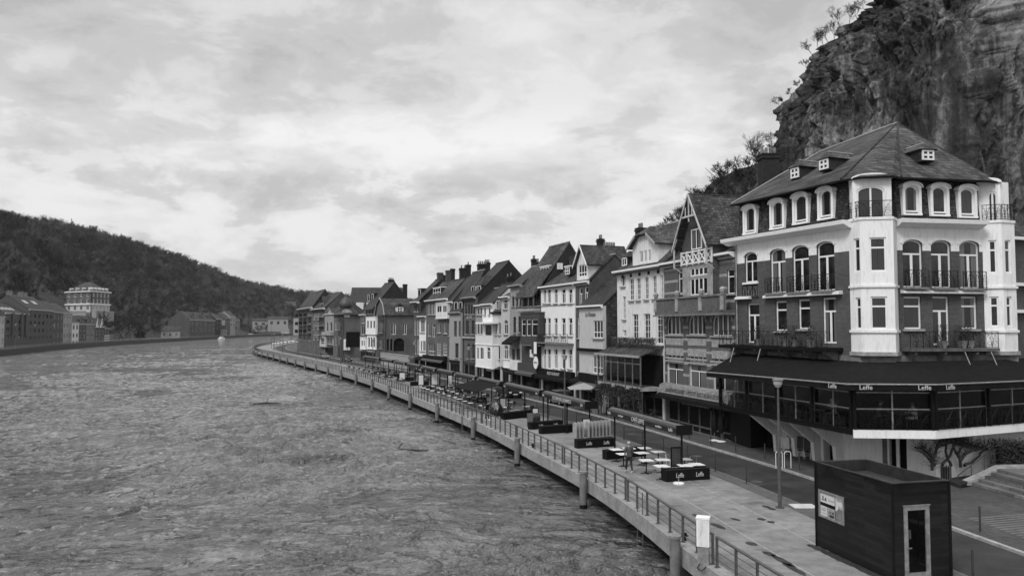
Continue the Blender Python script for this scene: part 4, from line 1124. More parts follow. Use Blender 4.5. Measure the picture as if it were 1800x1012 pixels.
# ================================================================ THE ROW OF HOUSES ALONG THE QUAY
class House:
    def __init__(s, label, xa, xb, fwd=0.0, cat='house', name='town_house', line=None, py=570, group=None, inset=.03, zg=.08, step=True):
        line = line or FAC; s.line = line
        sa, sb = line.hit(xa, py), line.hit(xb, py)
        A = line.at(sa)[0]; B = line.at(sb)[0]
        u = (B - A).normalized(); n = Vector((u.y, -u.x))          # outward
        A = A + u * inset + n * fwd; B = B - u * inset + n * fwd
        s.A, s.B, s.u, s.n, s.L = A, B, u, n, (B - A).length; s.zg = zg
        s.rot = math.atan2(u.y, u.x); s.root = thing(name, label, cat, (A.x, A.y, 0), s.rot, group); s.xc = (xa + xb) / 2
    def px(s, x, y, dep=0.0): return on_plane(x, y, s.A - s.n * dep, s.u)
    def rect(s, x0, x1, y0, y1, dep=0.0):
        xm = (x0 + x1) / 2; ym = (y0 + y1) / 2; a, b = s.px(x0, ym, dep)[0], s.px(x1, ym, dep)[0]
        return [min(a, b), max(a, b), s.px(xm, y1, dep)[1], s.px(xm, y0, dep)[1]]
    def z(s, x, y, dep=0.0): return s.px(x, y, dep)[1]
    def front(s, ze, wins=(), rows=(), mat=None, bands=None, mats=None, rev=.16, shop=2.9, sill=True, frame=None, th=.35):
        mats = mats or [mat]; ops = []; s.ze = ze
        W_ = []
        for w in wins:
            r = s.rect(*w[:4]); rise = (w[5] if len(w) > 5 else 0); W_.append((r, w[4] if len(w) > 4 else 'T', rise, None))
        for rw in rows:
            zt, zb = s.z(s.xc, rw[0]), s.z(s.xc, rw[1]); n = rw[2]; fr = rw[3]
            for i in range(n):
                c = s.L * (i + .5) / n if n > 1 else s.L / 2; w2 = s.L / n * fr / 2
                W_.append(([c - w2, c + w2, zb, zt], rw[4], rw[5] if len(rw) > 5 else 0, None))
        for r, st, rise, p_ in W_: ops.append(r + [rise])
        so = []
        if shop:
            so = [(.35, s.L - .35, .15, shop, 0)]
        mb = MB(); wall(mb, 0, s.L, s.zg - .1, ze, ops + so, 0, rev, bands)
        k = 0
        for x in (0, s.L): mb.poly([(x, 0, s.zg - .1), (x, th, s.zg - .1), (x, th, ze), (x, 0, ze)] if x else [(x, 0, s.zg - .1), (x, 0, ze), (x, th, ze), (x, th, s.zg - .1)], k)
        mb.build('wall', mats, s.root)
        for r, st, rise, p_ in W_:
            r = [max(r[0], .05), min(r[1], s.L - .05), r[2], min(r[3], ze - .04)]
            win(s.root, *r, y=rev * .7, style=st, rise=rise, frame=frame, sill=sill and (r[3] - r[2] < 2.4), fw=.07 if r[1] - r[0] > .7 else .055)
        if shop:
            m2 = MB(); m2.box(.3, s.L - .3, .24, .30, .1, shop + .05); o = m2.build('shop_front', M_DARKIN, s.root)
            m2 = MB(); n = max(2, int(s.L / 1.6))
            for i in range(n + 1): x = .38 + (s.L - .76) * i / n; m2.box(x - .04, x + .04, .10, .2, .1, shop - .02)
            m2.box(.38, s.L - .38, .10, .21, .55, .65); m2.box(.38, s.L - .38, .10, .21, 2.2, 2.28)
            m2.build('shop_frame', rnd.choice([M_WOODD, M_WOODD, M_BLACK, M_WOOD]), s.root)
            if s.L > 3 and rnd.random() < .55: s.awning(shop + .45, 1.1, .45, .3, mat=rnd.choice([M_CANVAS, M_STEEL, M_DSTONE, M_CANVAS]))
            elif s.L > 3:
                m2 = MB(); m2.box(.3, s.L - .3, -.10, -.003, shop + .08, shop + .5); m2.build('shop_fascia', rnd.choice([M_WOODD, M_BLACK, M_GREYP]), s.root)
        return s
    def body(s, D, rise, wallmat, roofmat, peak=None, over=.35, cornice=M_TRIM, ch=.22, hip=0, backrise=True, side_over=.04, z0=None):
        ze = s.ze; z0 = s.zg - .1 if z0 is None else z0
        if peak:
            a_, b_ = ray(*peak); P = s.B; D = (a_ * P.y - P.x) / (-s.n.x + a_ * s.n.y); Y_ = P.y - s.n.y * D; rise = CZ + b_ * Y_ - ze
            if not (2.5 < D < 16): print('PEAK', s.root['label'], round(D, 1), round(rise, 1))
            D = min(max(D, 3), 14)
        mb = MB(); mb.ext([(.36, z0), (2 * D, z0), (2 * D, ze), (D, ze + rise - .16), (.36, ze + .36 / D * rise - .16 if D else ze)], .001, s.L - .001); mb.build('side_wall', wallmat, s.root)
        rf = MB(); k = rise / D
        a = -side_over; b = s.L + side_over
        if hip:
            rf.slab([(a, -over, ze - over * k * .3), (b, -over, ze - over * k * .3), (b - hip, D, ze + rise), (a + hip, D, ze + rise)], .14)
            rf.slab([(a, 2 * D, ze), (b, 2 * D, ze), (b - hip, D, ze + rise), (a + hip, D, ze + rise)], .14)
            rf.slab([(b, -over, ze - over * k * .3), (b, 2 * D, ze), (b - hip, D, ze + rise)], .14); rf.slab([(a, -over, ze - over * k * .3), (a, 2 * D, ze), (a + hip, D, ze + rise)], .14)
        else:
            rf.slab([(a, -over, ze - over * k * .5), (b, -over, ze - over * k * .5), (b, D, ze + rise), (a, D, ze + rise)], .14)
            rf.slab([(a, 2 * D + .3, ze - .2), (b, 2 * D + .3, ze - .2), (b, D, ze + rise), (a, D, ze + rise)], .14)
        o = rf.build('roof', roofmat, s.root)
        m2 = MB(); m2.cyl((a, D, ze + rise + .03), (b, D, ze + rise + .03), .09, n=6); m2.build('ridge_tiles', rnd.choice([M_SLATE2, M_LEAD]), o)
        if cornice:
            m2 = MB(); m2.ext([(-.003, ze - ch - .1), (-over * .55, ze - ch), (-over - .06, ze - .06), (-over - .06, ze + .10), (-.003, ze + .10)], -.05, s.L + .05); m2.build('cornice', cornice, s.root)
        s.roofo = o; return s
    def cross_gable(s, r0, ridge_y, roofmat, wallmat, dep=.0, back=4.5, over=.45, wins=(), eave_y=None, verge=M_TRIM, zfoot=None, clip=0.0):
        """a gable that faces the river with its own ridge running back; r0 = px columns of the gable wall feet"""
        x0 = s.px(r0[0], r0[2], dep)[0]; x1 = s.px(r0[1], r0[2], dep)[0]; zf = zfoot if zfoot is not None else s.px((r0[0] + r0[1]) / 2, r0[2], dep)[1]
        xc = (x0 + x1) / 2; zt = s.px(r0[3] if len(r0) > 3 else s.xc, ridge_y, dep)[1]
        y = dep; W_ = [s.rect(*w[:4], dep) + [0] for w in wins]
        base = s.ze - .2
        mb = MB(); wall(mb, x0, x1, base, zf, [w for w in W_], y, .14); 
        ops_top = [w for w in W_ if w[3] > zf]
        mb.poly([(x0, y, zf), (x1, y, zf), (xc, y, zt)] if not clip else [(x0, y, zf), (x1, y, zf), (x1 - (x1 - x0) / 2 * (1 - clip), y, zf + (zt - zf) * (1 - clip)), (x0 + (x1 - x0) / 2 * (1 - clip), y, zf + (zt - zf) * (1 - clip))])
        mb.poly([(x1, y, base), (x1, y + back, base), (x1, y + back, zf), (x1, y, zf)]); mb.poly([(x0, y, base), (x0, y, zf), (x0, y + back, zf), (x0, y + back, base)])
        o = mb.build('gable', wallmat, s.root)
        for w, sp in zip(W_, wins): win(s.root, w[0], w[1], w[2], w[3], y=y + .09 - (.16 if w[3] > zf else 0), style=sp[4] if len(sp) > 4 else 'I', fw=.08)
        k = (zt - zf) / (xc - x0); rf = MB(); e = .35
        f0 = (x0 - e, zf - e * k); f1 = (x1 + e, zf - e * k)
        yf = y - over
        if clip:
            c = clip * .9; zc2 = zf + (zt - zf) * (1 - c); xa_ = x0 + (xc - x0) * (1 - c); xb_ = x1 - (x1 - xc) * (1 - c); yr = y + (zt - zc2) * .8
            rf.slab([(f0[0], yf, f0[1]), (xa_, yf, zc2), (xc, yr, zt + .1), (xc, y + back, zt + .1), (f0[0], y + back, f0[1])], .12)
            rf.slab([(f1[0], yf, f1[1]), (xb_, yf, zc2), (xc, yr, zt + .1), (xc, y + back, zt + .1), (f1[0], y + back, f1[1])], .12)
            rf.slab([(xa_, yf, zc2), (xb_, yf, zc2), (xc, yr, zt + .1)], .12)
        else:
            rf.slab([(f0[0], yf, f0[1]), (xc, yf, zt + .1), (xc, y + back, zt + .1), (f0[0], y + back, f0[1])], .12)
            rf.slab([(f1[0], yf, f1[1]), (xc, yf, zt + .1), (xc, y + back, zt + .1), (f1[0], y + back, f1[1])], .12)
        rf.build('gable_roof', roofmat, s.root)
        if verge:
            v = MB()
            if not clip:
                for f_ in (f0, f1):
                    v.exy([(f_[0], f_[1] - .22), (xc, zt - .12), (xc, zt + .13), (f_[0], f_[1] + .03)], yf - .07, yf - .004)
            else:
                v.exy([(f0[0], f0[1] - .22), (xa_, zc2 - .22), (xa_, zc2 + .03), (f0[0], f0[1] + .03)], yf - .07, yf - .004)
                v.exy([(f1[0], f1[1] - .22), (xb_, zc2 - .22), (xb_, zc2 + .03), (f1[0], f1[1] + .03)], yf - .07, yf - .004)
            v.build('bargeboard', verge, s.root)
        return x0, x1, zf, zt
    def chim(s, x0, x1, ytop, dep, mat=None, pots=3, thick=.7, zb=None, cap=True):
        xm = (x0 + x1) / 2; t, z = s.px(xm, ytop, dep)
        # the width seen is mostly the side that faces the camera, so the stack runs back into the house
        w = (x1 - x0) / F * (s.A.y) ; 
        chimney(s.root, t - thick / 2, t + thick / 2, dep - w * .45, dep + w * .45, zb if zb is not None else s.ze - 1, z, mat or M_BRICK3, pots, cap)
    def dormer(s, x0, x1, y0, y1, dep, style='I', kind='flat', depth=2.5, wall_=None, roof=None, white=True):
        r = s.rect(x0, x1, y0, y1, dep); wm_ = wall_ or M_SLATE2
        w, h = r[1] - r[0], r[3] - r[2]; xc = (r[0] + r[1]) / 2
        D_ = MB(); D_.box(-w / 2, w / 2, 0, depth, 0, h); o = D_.build('dormer', wm_, s.root, (xc, dep, r[2]))
        T = MB(); e = .14; rm = roof or M_SLATE2
        if kind == 'flat': T.box(-w / 2 - e, w / 2 + e, -e, depth, h + .002, h + .13)
        elif kind == 'gable':
            rr_ = w * .42
            T.slab([(-w / 2 - e, -e, h - .05), (-w / 2 - e, depth, h - .05), (0, depth, h + rr_), (0, -e, h + rr_)], .07); T.slab([(w / 2 + e, -e, h - .05), (w / 2 + e, depth, h - .05), (0, depth, h + rr_), (0, -e, h + rr_)], .07)
            T.poly([(-w / 2, -.005, h), (w / 2, -.005, h), (0, -.005, h + rr_ - .05)])
        else:
            rr_ = w * .55
            T.slab([(-w / 2 - e, -e, h), (-w / 2 - e, depth, h), (0, depth, h + rr_), (0, w * .4, h + rr_)], .07); T.slab([(w / 2 + e, -e, h), (w / 2 + e, depth, h), (0, depth, h + rr_), (0, w * .4, h + rr_)], .07)
            T.slab([(-w / 2 - e, -e, h), (w / 2 + e, -e, h), (0, w * .4, h + rr_)], .07)
        T.build('dormer_roof', M_TRIM if (white and kind == 'flat') else rm, o)
        win(o, -w / 2 + .05, w / 2 - .05, .05, h - .05, y=-.05, style=style, fw=.09, pane=M_G1)
    def awning(s, zt, out=1.2, drop=.6, x0=.2, x1=None, mat=None, val=.25):
        x1 = s.L - .2 if x1 is None else x1
        m2 = MB(); m2.ext([(-.02, zt), (-out, zt - drop), (-out, zt - drop - val), (-out + .03, zt - drop - val), (-out + .03, zt - drop - .04), (-.02, zt - .05)], x0, x1); m2.build('awning', mat or M_CANVAS, s.root)
    def sign(s, txt, x, z, size, mat=None, back=None, w=None, h=None, y=-.05, sx=1.0, shear=0):
        if back is not None:
            m2 = MB(); m2.box(x - w / 2, x + w / 2, y - .04, -.003 if y > -.5 else y + .04, z - h / 2, z + h / 2); m2.build('sign_board', back, s.root); y -= .045
        letters(txt, size, mat or M_LETTER, s.root, (x, y - .006, z), (R(90), 0, 0), sx=sx, shear=shear)
    def band(s, z, h, out=.12, mat=None, x0=0, x1=None, name='string_course'):
        m2 = MB(); m2.box(x0, s.L if x1 is None else x1, -out, -.003, z - h / 2, z + h / 2); m2.build(name, mat or M_STONE, s.root)
    def balcony(s, x0, x1, zb, out=.9, h=.95, scroll=True, slab=M_DSTONE, post=.8, mat=None):
        m2 = MB(); m2.box(x0, x1, -out, -.003, zb - .16, zb); o = m2.build('balcony', slab, s.root)
        q = iron_rail('railing', o, x0 + .03, x1 - .03, -out + .05, zb, zb + h, post=post, scroll=scroll, mat=mat)
        m3 = MB()
        for x in (x0 + .04, x1 - .04): m3.box(x - .015, x + .015, -out + .05, -.01, zb + h - .04, zb + h)
        m3.build('side_rail', mat or M_IRON, o)
    def baybox(s, px0, px1, py0, py1, out=.6, mat=None, wins=(), chamf=.0, base=True, style='I'):
        """a projecting bay given by its picture rectangle on its own front plane"""
        r = s.rect(px0, px1, py0, py1, -out); mat = mat or M_WHITE
        W_ = [s.rect(*w[:4], -out) + [w[5] if len(w) > 5 else 0] for w in wins]
        mb = MB(); wall(mb, r[0], r[1], r[2], r[3], W_, -out, .12)
        for x, f in ((r[0], 0), (r[1], 1)): mb.poly([(x, -out, r[2]), (x, -.002, r[2]), (x, -.002, r[3]), (x, -out, r[3])] if f else [(x, -out, r[2]), (x, -out, r[3]), (x, -.002, r[3]), (x, -.002, r[2])])
        mb.poly([(r[0], -out, r[2]), (r[1], -out, r[2]), (r[1], -.002, r[2]), (r[0], -.002, r[2])]); mb.poly([(r[0], -out, r[3]), (r[1], -out, r[3]), (r[1], -.002, r[3]), (r[0], -.002, r[3])])
        o = mb.build('bay', mat, s.root)
        m2 = MB(); m2.box(r[0] - .1, r[1] + .1, -out - .1, -.003, r[3], r[3] + .12); m2.box(r[0] - .08, r[1] + .08, -out - .08, -.003, r[2] - .1, r[2] - .003); m2.build('moulding', M_TRIM if mat in (M_WHITE, M_WHITE2) else M_DSTONE, o)
        for w, sp in zip(W_, wins): win(s.root, *w[:4], y=-out + .08, style=sp[4] if len(sp) > 4 else style, rise=w[4], fw=.07)
        return r

# ---------------- striped brick and stone house with the tall gable
h = House('striped brick and stone house with steep timbered gable and arched windows', 1168, 1293)
ze = h.z(1270, 448)
bands = []; z = 3.4
while z < ze: bands += [(z, 0), (z + .2, 1)]; z += .95
bands.append((99, 0))
three = [(1172, 1200, 549, 588), (1210, 1240, 549, 588), (1252, 1286, 547, 590)]
wins = [(a, b, c, d, '4', .8) for a, b, c, d in three]
wins += [(1172, 1201, 617, 633, '4'), (1211, 1241, 619, 637, '4'), (1253, 1289, 621, 640, '4')]
wins += [(1173, 1201, 637, 676, 'TG'), (1212, 1242, 640, 682, 'TG'), (1254, 1290, 643, 688, 'TG')]
wins += [(1192, 1202, 478, 516, 'H'), (1278, 1291, 473, 516, 'H')]
h.front(ze, wins, mats=[bricky('striped_brick', .075, .16), M_STONE], bands=bands, rev=.2, shop=2.7)
h.body(5.2, 3.0, M_BRICK, M_SLATE, over=.45)
x0, x1, zf, zt = h.cross_gable((1199, 1252, 423, 1210), 347, M_SLATE, M_BRICK, dep=-.55, back=6.5, over=.7, wins=[(1217, 1235, 402, 438, 'I')], clip=0, verge=M_PALEP)
# upper bay in mullioned stone, X balustrade, king post
zb_a = h.z(1225, 521)
mb = MB(); rs = [h.rect(1213, 1243, 470, 484, -.55) + [0], h.rect(1213, 1243, 488, 518, -.55) + [0]]
wall(mb, x0, x1, zb_a, ze - .2, rs, -.55, .12, [(99, 1)]);
for x, f in ((x0, 0), (x1, 1)): mb.poly([(x, -.55, zb_a), (x, 0, zb_a), (x, 0, ze), (x, -.55, ze)] if f else [(x, -.55, zb_a), (x, -.55, ze), (x, 0, ze), (x, 0, zb_a)])
mb.build('upper_bay', [M_BRICK, M_STONE], h.root)
for r in rs: win(h.root, *r[:4], y=-.47, style='4', fw=.08)
zx0, zx1 = h.z(1225, 461, -.7), h.z(1225, 441, -.7)
mb = MB(); n = 5
for i in range(n):
    a = x0 + (x1 - x0) * i / n; b = x0 + (x1 - x0) * (i + 1) / n
    for p, q in (((a, zx0), (b, zx1)), ((a, zx1), (b, zx0))): mb.cyl((p[0], -.62, p[1]), (q[0], -.62, q[1]), .05, n=4)
    mb.box(a - .05, a + .05, -.68, -.57, zx0 - .15, zx1 + .1)
mb.box(x1 - .05, x1 + .06, -.68, -.57, zx0 - .15, zx1 + .1)
mb.box(x0, x1, -.69, -.58, zx1 - .04, zx1 + .06); mb.box(x0, x1, -.69, -.58, zx0 - .06, zx0 + .04); mb.build('cross_balustrade', M_TRIM, h.root)
xc = (x0 + x1) / 2; yv = -.55 - .66
def truss(f): mb = MB(); f(mb); mb.build('truss_timber', M_PALEP, h.root)
truss(lambda m: m.box(xc - .05, xc + .05, yv - .03, yv + .05, zt - 2.1, zt - .2)); truss(lambda m: m.box(xc - .95, xc + .95, yv - .05, yv + .05, zt - 1.75, zt - 1.62))
for sg in (-1, 1):
    xe = x0 - .2 if sg < 0 else x1 + .2
    truss(lambda m: m.box(xc + sg * .5 - .04, xc + sg * .5 + .04, yv - .03, yv + .03, zt - 1.62, zt - .95)); truss(lambda m: m.box(xe - .05, xe + .05, yv, yv + .1, zf - 2.0, zf - .45))
    truss(lambda m: m.cyl((xe, yv + .05, zf - 1.9), (xe, -.56, zf - 2.3), .05, n=5)); truss(lambda m: m.cyl((xe, yv, zf - .5), (xe - sg * .6, yv, zf + .3), .045, n=5))
# stone parapet balcony across the front
zp0, zp1 = h.z(1225, 547), h.z(1225, 524)
mb = MB(); mb.box(0, h.L, -.9, -.75, zp0, zp1); mb.box(0, h.L, -.9, -.003, zp0 - .22, zp0 - .002); mb.build('parapet', M_BRICK2, h.root)
mb = MB(); mb.box(-.05, h.L + .02, -1.0, -.70, zp1, zp1 + .14); mb.box(-.08, h.L + .02, -1.05, -.003, zp0 - .36, zp0 - .224)
mb.build('parapet_coping', M_DSTONE, h.root)
for x in (.15, h.L * .36, h.L * .7, h.L - .2): mb = MB(); mb.box(x - .2, x + .2, -.98, -.72, zp0, zp1 + .16); mb.lathe([(.12, 0), (.2, .15), (.24, .35), (.1, .5)], 8, 0, (x, -.85, zp1 + .14)); mb.build('parapet_urn', M_STONE, h.root)
for a, b, c, d in three:
    m2 = MB(); r = h.rect(a - 1, b + 1, c, d); o_ = arch_pts(r[0] - .16, r[1] + .16, r[3] + .2, .9, 10); i_ = arch_pts(r[0], r[1], r[3], .8, 10)
    for k in range(10): m2.exy([o_[k], i_[k], i_[k + 1], o_[k + 1]], -.05, .02)
    m2.build('stone_arch', M_STONE, h.root)
    m2 = MB(); m2.box(r[0] - .15, r[1] + .15, -.1, -.003, r[2] - .16, r[2]); m2.box(r[0], r[1], -.03, -.003, r[2] - .85, r[2] - .3); m2.box(r[0], r[1], -.03, -.002, r[2] - 1.7, r[2] - 1.1); m2.box(r[0] - .15, r[1] + .15, -.1, -.003, r[2] - 2.0, r[2] - 1.85)
    m2.build('stone_panel', M_STONE, h.root)
zs0 = h.z(1215, 690)
mb = MB(); mb.ext([(-.003, zs0 + .55), (-.45, zs0 + .38), (-.75, zs0 - .42), (-.70, zs0 - .44), (-.003, zs0 - .30)], -.1, h.L); mb.build('sign_board', plain('weathered_sign', .20, .8, .35, 3), h.root)
letters('SANDWICHERIE - PETITE RESTAURATION', .50, M_DLETTER, h.root, (h.L * .5, -.62, zs0 + .02), (R(68), 0, 0), sx=.92)
h.sign('LE COIN DES GOURMETS', h.L * .55, zs0 - .75, .36, M_LETTER, M_BLACK, 4.6, .5, y=-.5)
# ---------------- big white house with half-hipped dormer gable
h = House('white plastered five window house with half hipped gable dormer and glazed veranda', 1085, 1167)
ze = h.z(1130, 472)
wins = [(1092, 1099, 485, 503, 'I'), (1106, 1114, 490, 528, 'G'), (1119, 1126, 489, 527, 'G'), (1133, 1140, 487, 526, 'G'), (1147, 1154, 485, 525, 'G'), (1161, 1167, 483, 524, 'G'),
        (1095, 1100, 521, 561, 'G'), (1095, 1101, 580, 592, 'G'), (1112, 1122, 552, 604, 'G'), (1132, 1143, 551, 604, 'G'), (1154, 1165, 549, 604, 'G')]
h.front(ze, wins, mats=[M_WHITE2], rev=.2, shop=2.6)
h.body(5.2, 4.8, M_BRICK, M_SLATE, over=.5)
h.cross_gable((1112, 1156, 428, 1136), 398, M_SLATE, M_WHITE2, dep=.25, back=6.0, over=.45, wins=[(1124, 1130, 441, 461, 'I'), (1132, 1137, 440, 460, 'I'), (1139, 1144, 439, 459, 'I')], clip=.5, verge=M_LEAD)
h.dormer(1094, 1103, 452, 468, .4, 'I', 'hip')
h.chim(1117, 1135, 402, 6.5, M_BRICK3, 3, thick=.9)
for i in range(5):
    m2 = MB(); x = h.L * (i + .7) / 5.2; m2.box(x - .22, x + .22, -.02, .003, ze - .62, ze - .3); m2.build('frieze_vent', M_BLACK, h.root)
zv = h.z(1125, 625, -1.8); zw_ = h.z(1125, 680, -1.8)
# veranda room on the first floor
x0, x1 = .3, h.L - .1
v = thing('glass_veranda', 'glazed first floor veranda with slate lean-to roof on the white house', 'veranda', (h.A.x, h.A.y, 0), h.rot)
mb = MB(); mb.slab([(x0 - .2, -2.3, zv), (x1 + .1, -2.3, zv), (x1 + .1, .0, zv + .85), (x0 - .2, 0, zv + .85)], .1); mb.build('lean_to_roof', M_SLATE3, v)
mb = MB(); mb.box(x0 - .25, x1 + .12, -2.45, -2.3, zv - .16, zv + .02); mb.build('gutter', M_LEAD, v)
mb = MB(); mb.box(x0, x1, -2.2, -.02, zw_ - .3, zw_); mb.build('floor', M_STONE, v)
n = 6
mb = MB()
for i in range(n + 1): x = x0 + (x1 - x0) * i / n; mb.box(x - .05, x + .05, -2.2, -2.1, zw_, zv - .05)
mb.box(x0, x1, -2.19, -2.11, zw_ + (zv - zw_) * .72, zw_ + (zv - zw_) * .72 + .07); mb.box(x0, x1, -2.19, -2.11, zw_, zw_ + .1); mb.build('glazing_bar', M_WOOD, v)
mb = MB(); mb.poly([(x0, -2.15, zw_), (x1, -2.15, zw_), (x1, -2.15, zv), (x0, -2.15, zv)]); mb.build('glass_pane', M_CLEAR, v)
mb = MB(); mb.box(x0, x1, -.25, -.02, zw_, zv); mb.build('back_wall', M_DARKIN, v)
mb = MB(); mb.box(x0 + .1, x0 + .35, -2.1, -1.9, .1, zw_ - .3); mb.box(x1 - .35, x1 - .1, -2.1, -1.9, .1, zw_ - .3); mb.build('post', M_WOOD, v)
VER = (h, x0, x1, zw_, zv)
iron_rail('terrace_rail', v, x0, x1, -.95, zv + .55, zv + 1.35, scroll=False, post=2)
# ---------------- small white house with cursive writing
h = House('narrow cream house with cursive lettering over a four pane window', 1035, 1078, fwd=1.1)
ze = h.z(1057, 537)
h.front(ze, [(1043, 1070, 563, 594, '3'), (1042, 1071, 625, 657, '3')], mats=[M_PALEP], shop=2.3)
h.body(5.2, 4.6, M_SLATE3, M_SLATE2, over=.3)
h.sign('Le Vietnam', h.L * .5, h.z(1057, 552), .62, M_DLETTER, sx=.85, shear=.3)
h.band(h.z(1057, 616), .3, .3, M_BLACK, name='sign_board'); h.band(h.z(1057, 667), .9, .12, M_BLACK, name='sign_board')
h.dormer(1058, 1066, 505, 512, 2.4, 'P', 'flat', 1.0, white=False)
# ---------------- narrow dark brick house with timber gable dormer, big chimney
h = House('narrow dark brick house with white timbered gable and massive side chimney', 1012, 1036)
ze = h.z(1024, 496)
h.front(ze, [(1018, 1024, 506, 540, 'T'), (1028, 1034, 504, 538, 'T'), (1015, 1022, 558, 594, 'T'), (1028, 1034, 557, 593, 'T'), (1018, 1034, 614, 654, '4')], mats=[M_BRICK], shop=2.6)
h.body(4.8, 5.2, M_BRICK, M_SLATE2, (1058, 446), over=.3)
h.cross_gable((1014, 1034, 460, 1022), 432, M_SLATE3, M_WHITE2, dep=.15, back=5.0, over=.35, wins=[(1017, 1031, 465, 486, '3')])
h.chim(1058, 1084, 435, 4.6, M_BRICK, 5, thick=1.0, zb=3)
h.chim(1049, 1062, 421, 8.5, M_BRICK3, 2, thick=.8)
# ---------------- white five window house
h = House('tall white house with five windows per storey and iron balcony', 951, 1011)
ze = h.z(981, 502)
xs_ = [(955, 960), (962, 968), (974, 980), (987, 994), (999, 1006)]
wins = [(a, b, 508, 533, 'T') for a, b in xs_] + [(a, b, 559, 590, 'T') for a, b in xs_] + [(a, b, 613, 648, 'D') for a, b in xs_]
h.front(ze, wins, mats=[M_WHITE], rev=.2, shop=2.5)
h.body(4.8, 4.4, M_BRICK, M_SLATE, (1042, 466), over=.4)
h.dormer(951, 966, 469, 484, 1.6, '3', 'flat', 3); h.dormer(994, 1002, 469, 483, 1.2, 'X', 'flat', 2.5)
h.band(h.z(981, 536), .12, .06, M_STONE)
h.balcony(.4, h.L - .3, h.z(981, 602), .8, 1.0, post=1.0)
h.band(h.z(981, 658), 1.0, .5, M_BLACK, name='sign_board'); letters('RESTAURANT', .5, M_LETTER, h.root, (h.L * .5, -.52, h.z(981, 657)), (R(90), 0, 0), sx=1.2)
h.chim(1000, 1006, 452, 4.0, M_BRICK, 0, thick=.8)
m2 = MB(); r = h.rect(970, 980, 463, 474, 2.2); m2.box(r[0], r[1], 2.2, 2.9, r[2], r[3]); m2.cyl(((r[0] + r[1]) / 2, 2.19, (r[2] + r[3]) / 2), ((r[0] + r[1]) / 2, 2.16, (r[2] + r[3]) / 2), .3, n=12, m=1); m2.build('air_conditioner', [M_WHITE2, M_BLACK], h.root)
# ---------------- dark timber gallery house
h = House('dark house with open timber attic gallery and projecting brown bay', 917, 950)
ze = h.z(934, 512)
h.front(ze, [(921, 949, 516, 538, '4')], mats=[plain('brown_render', .05, .8, .2, 2)], shop=2.6, frame=M_WOOD)
h.body(5.0, 7.0, M_BRICK3, M_SLATE, (1001, 425), over=1.0, cornice=None)
h.baybox(915, 948, 550, 606, .7, plain('brown_render', .05), [(917, 924, 561, 590, 'H'), (926, 933, 561, 590, 'H'), (935, 945, 561, 590, 'H')])
h.band(h.z(934, 545), .35, .9, M_STONE, name='gallery_parapet')
for x in (.2, h.L * .36, h.L * .7, h.L - .2): m2 = MB(); m2.cyl((x, -.8, h.z(934, 543)), (x, -.75, ze), .09, n=5); m2.build('gallery_post', M_WOOD, h.root)
m2 = MB(); c = h.px(942, 637, -.75); m2.cyl((c[0], -.75, c[1]), (c[0], -.80, c[1]), .75, n=20); m2.build('round_sign', M_WHITE, h.root); letters('JUPILER', .3, M_DLETTER, h.root, (c[0], -.81, c[1]), (R(90), 0, 0))
m2 = MB(); c = h.px(935, 621, -.75); m2.box(c[0] - .6, c[0] + .6, -.8, -.74, c[1] - .45, c[1] + .45); m2.build('sign_board', M_WHITE2, h.root)
m2 = MB(); c = h.px(939, 611, -.95); m2.box(c[0] - .9, c[0] - .1, -.97, -.95, c[1] - .7, c[1] + .7); m2.box(c[0] - .1, c[0] + .8, -.97, -.95, c[1] - .7, c[1] + .7, 1); m2.build('hanging_flag', [M_WOODD, M_WHITE], h.root)
h.band(h.z(934, 650), 1.6, .6, plain('brown_render', .05), name='shop_fascia')
# ---------------- pale brick house
h = House('pale brick house with three slim attic windows and dark shop awning', 897, 917)
ze = h.z(907, 502)
h.front(ze, [(900, 904, 521, 538, 'T'), (907, 911, 521, 538, 'T'), (913, 917, 520, 537, 'T'), (902, 907, 557, 585, 'T'), (911, 916, 556, 584, 'T'), (900, 905, 613, 632, 'T'), (908, 914, 612, 632, 'T')], mats=[M_BRICK4], shop=2.4, frame=M_WOODD)
h.body(4.8, 5.2, M_BRICK, M_SLATE2, (945, 465), over=.4, cornice=M_STONE)
h.chim(940, 951, 462, 4.4, M_BRICK3, 1, thick=.9); h.chim(934, 943, 456, 7.5, M_BRICK3, 2, thick=.8)
h.awning(h.z(907, 590), 1.3, .9)
h.band(h.z(907, 643), 1.5, .35, M_WHITE2, name='shop_fascia')
h.dormer(922, 929, 483, 489, 2.6, 'P', 'flat', 1)
# ---------------- light grey slim house, and low grey house
h = House('slim light grey house with an arched window and white balcony front', 881, 896)
ze = h.z(889, 522)
h.front(ze, [(885, 892, 527, 543, 'T'), (886, 893, 562, 587, 'T', .5), (886, 893, 606, 632, 'T', .4)], mats=[M_PALEP], shop=2.4)
h.body(3.6, 3.2, M_BRICK, M_SLATE2, (925, 500), over=.4)
h.baybox(885, 894, 632, 645, .5, M_WHITE)
h = House('low mid grey rendered house with twin slit windows', 866, 881)
ze = h.z(874, 549)
h.front(ze, [(870, 873, 567, 588, 'P'), (876, 880, 567, 588, 'P'), (871, 879, 608, 631, 'I')], mats=[M_PALEP], shop=2.4)
h.body(4.2, 4.6, M_BRICK3, M_SLATE2, (902, 512), over=.3, cornice=M_BLACK)
h.dormer(873, 880, 527, 544, .5, 'I', 'flat', 3, white=False)
h.chim(889, 896, 488, 4.0, M_BRICK3, 1, thick=.9)
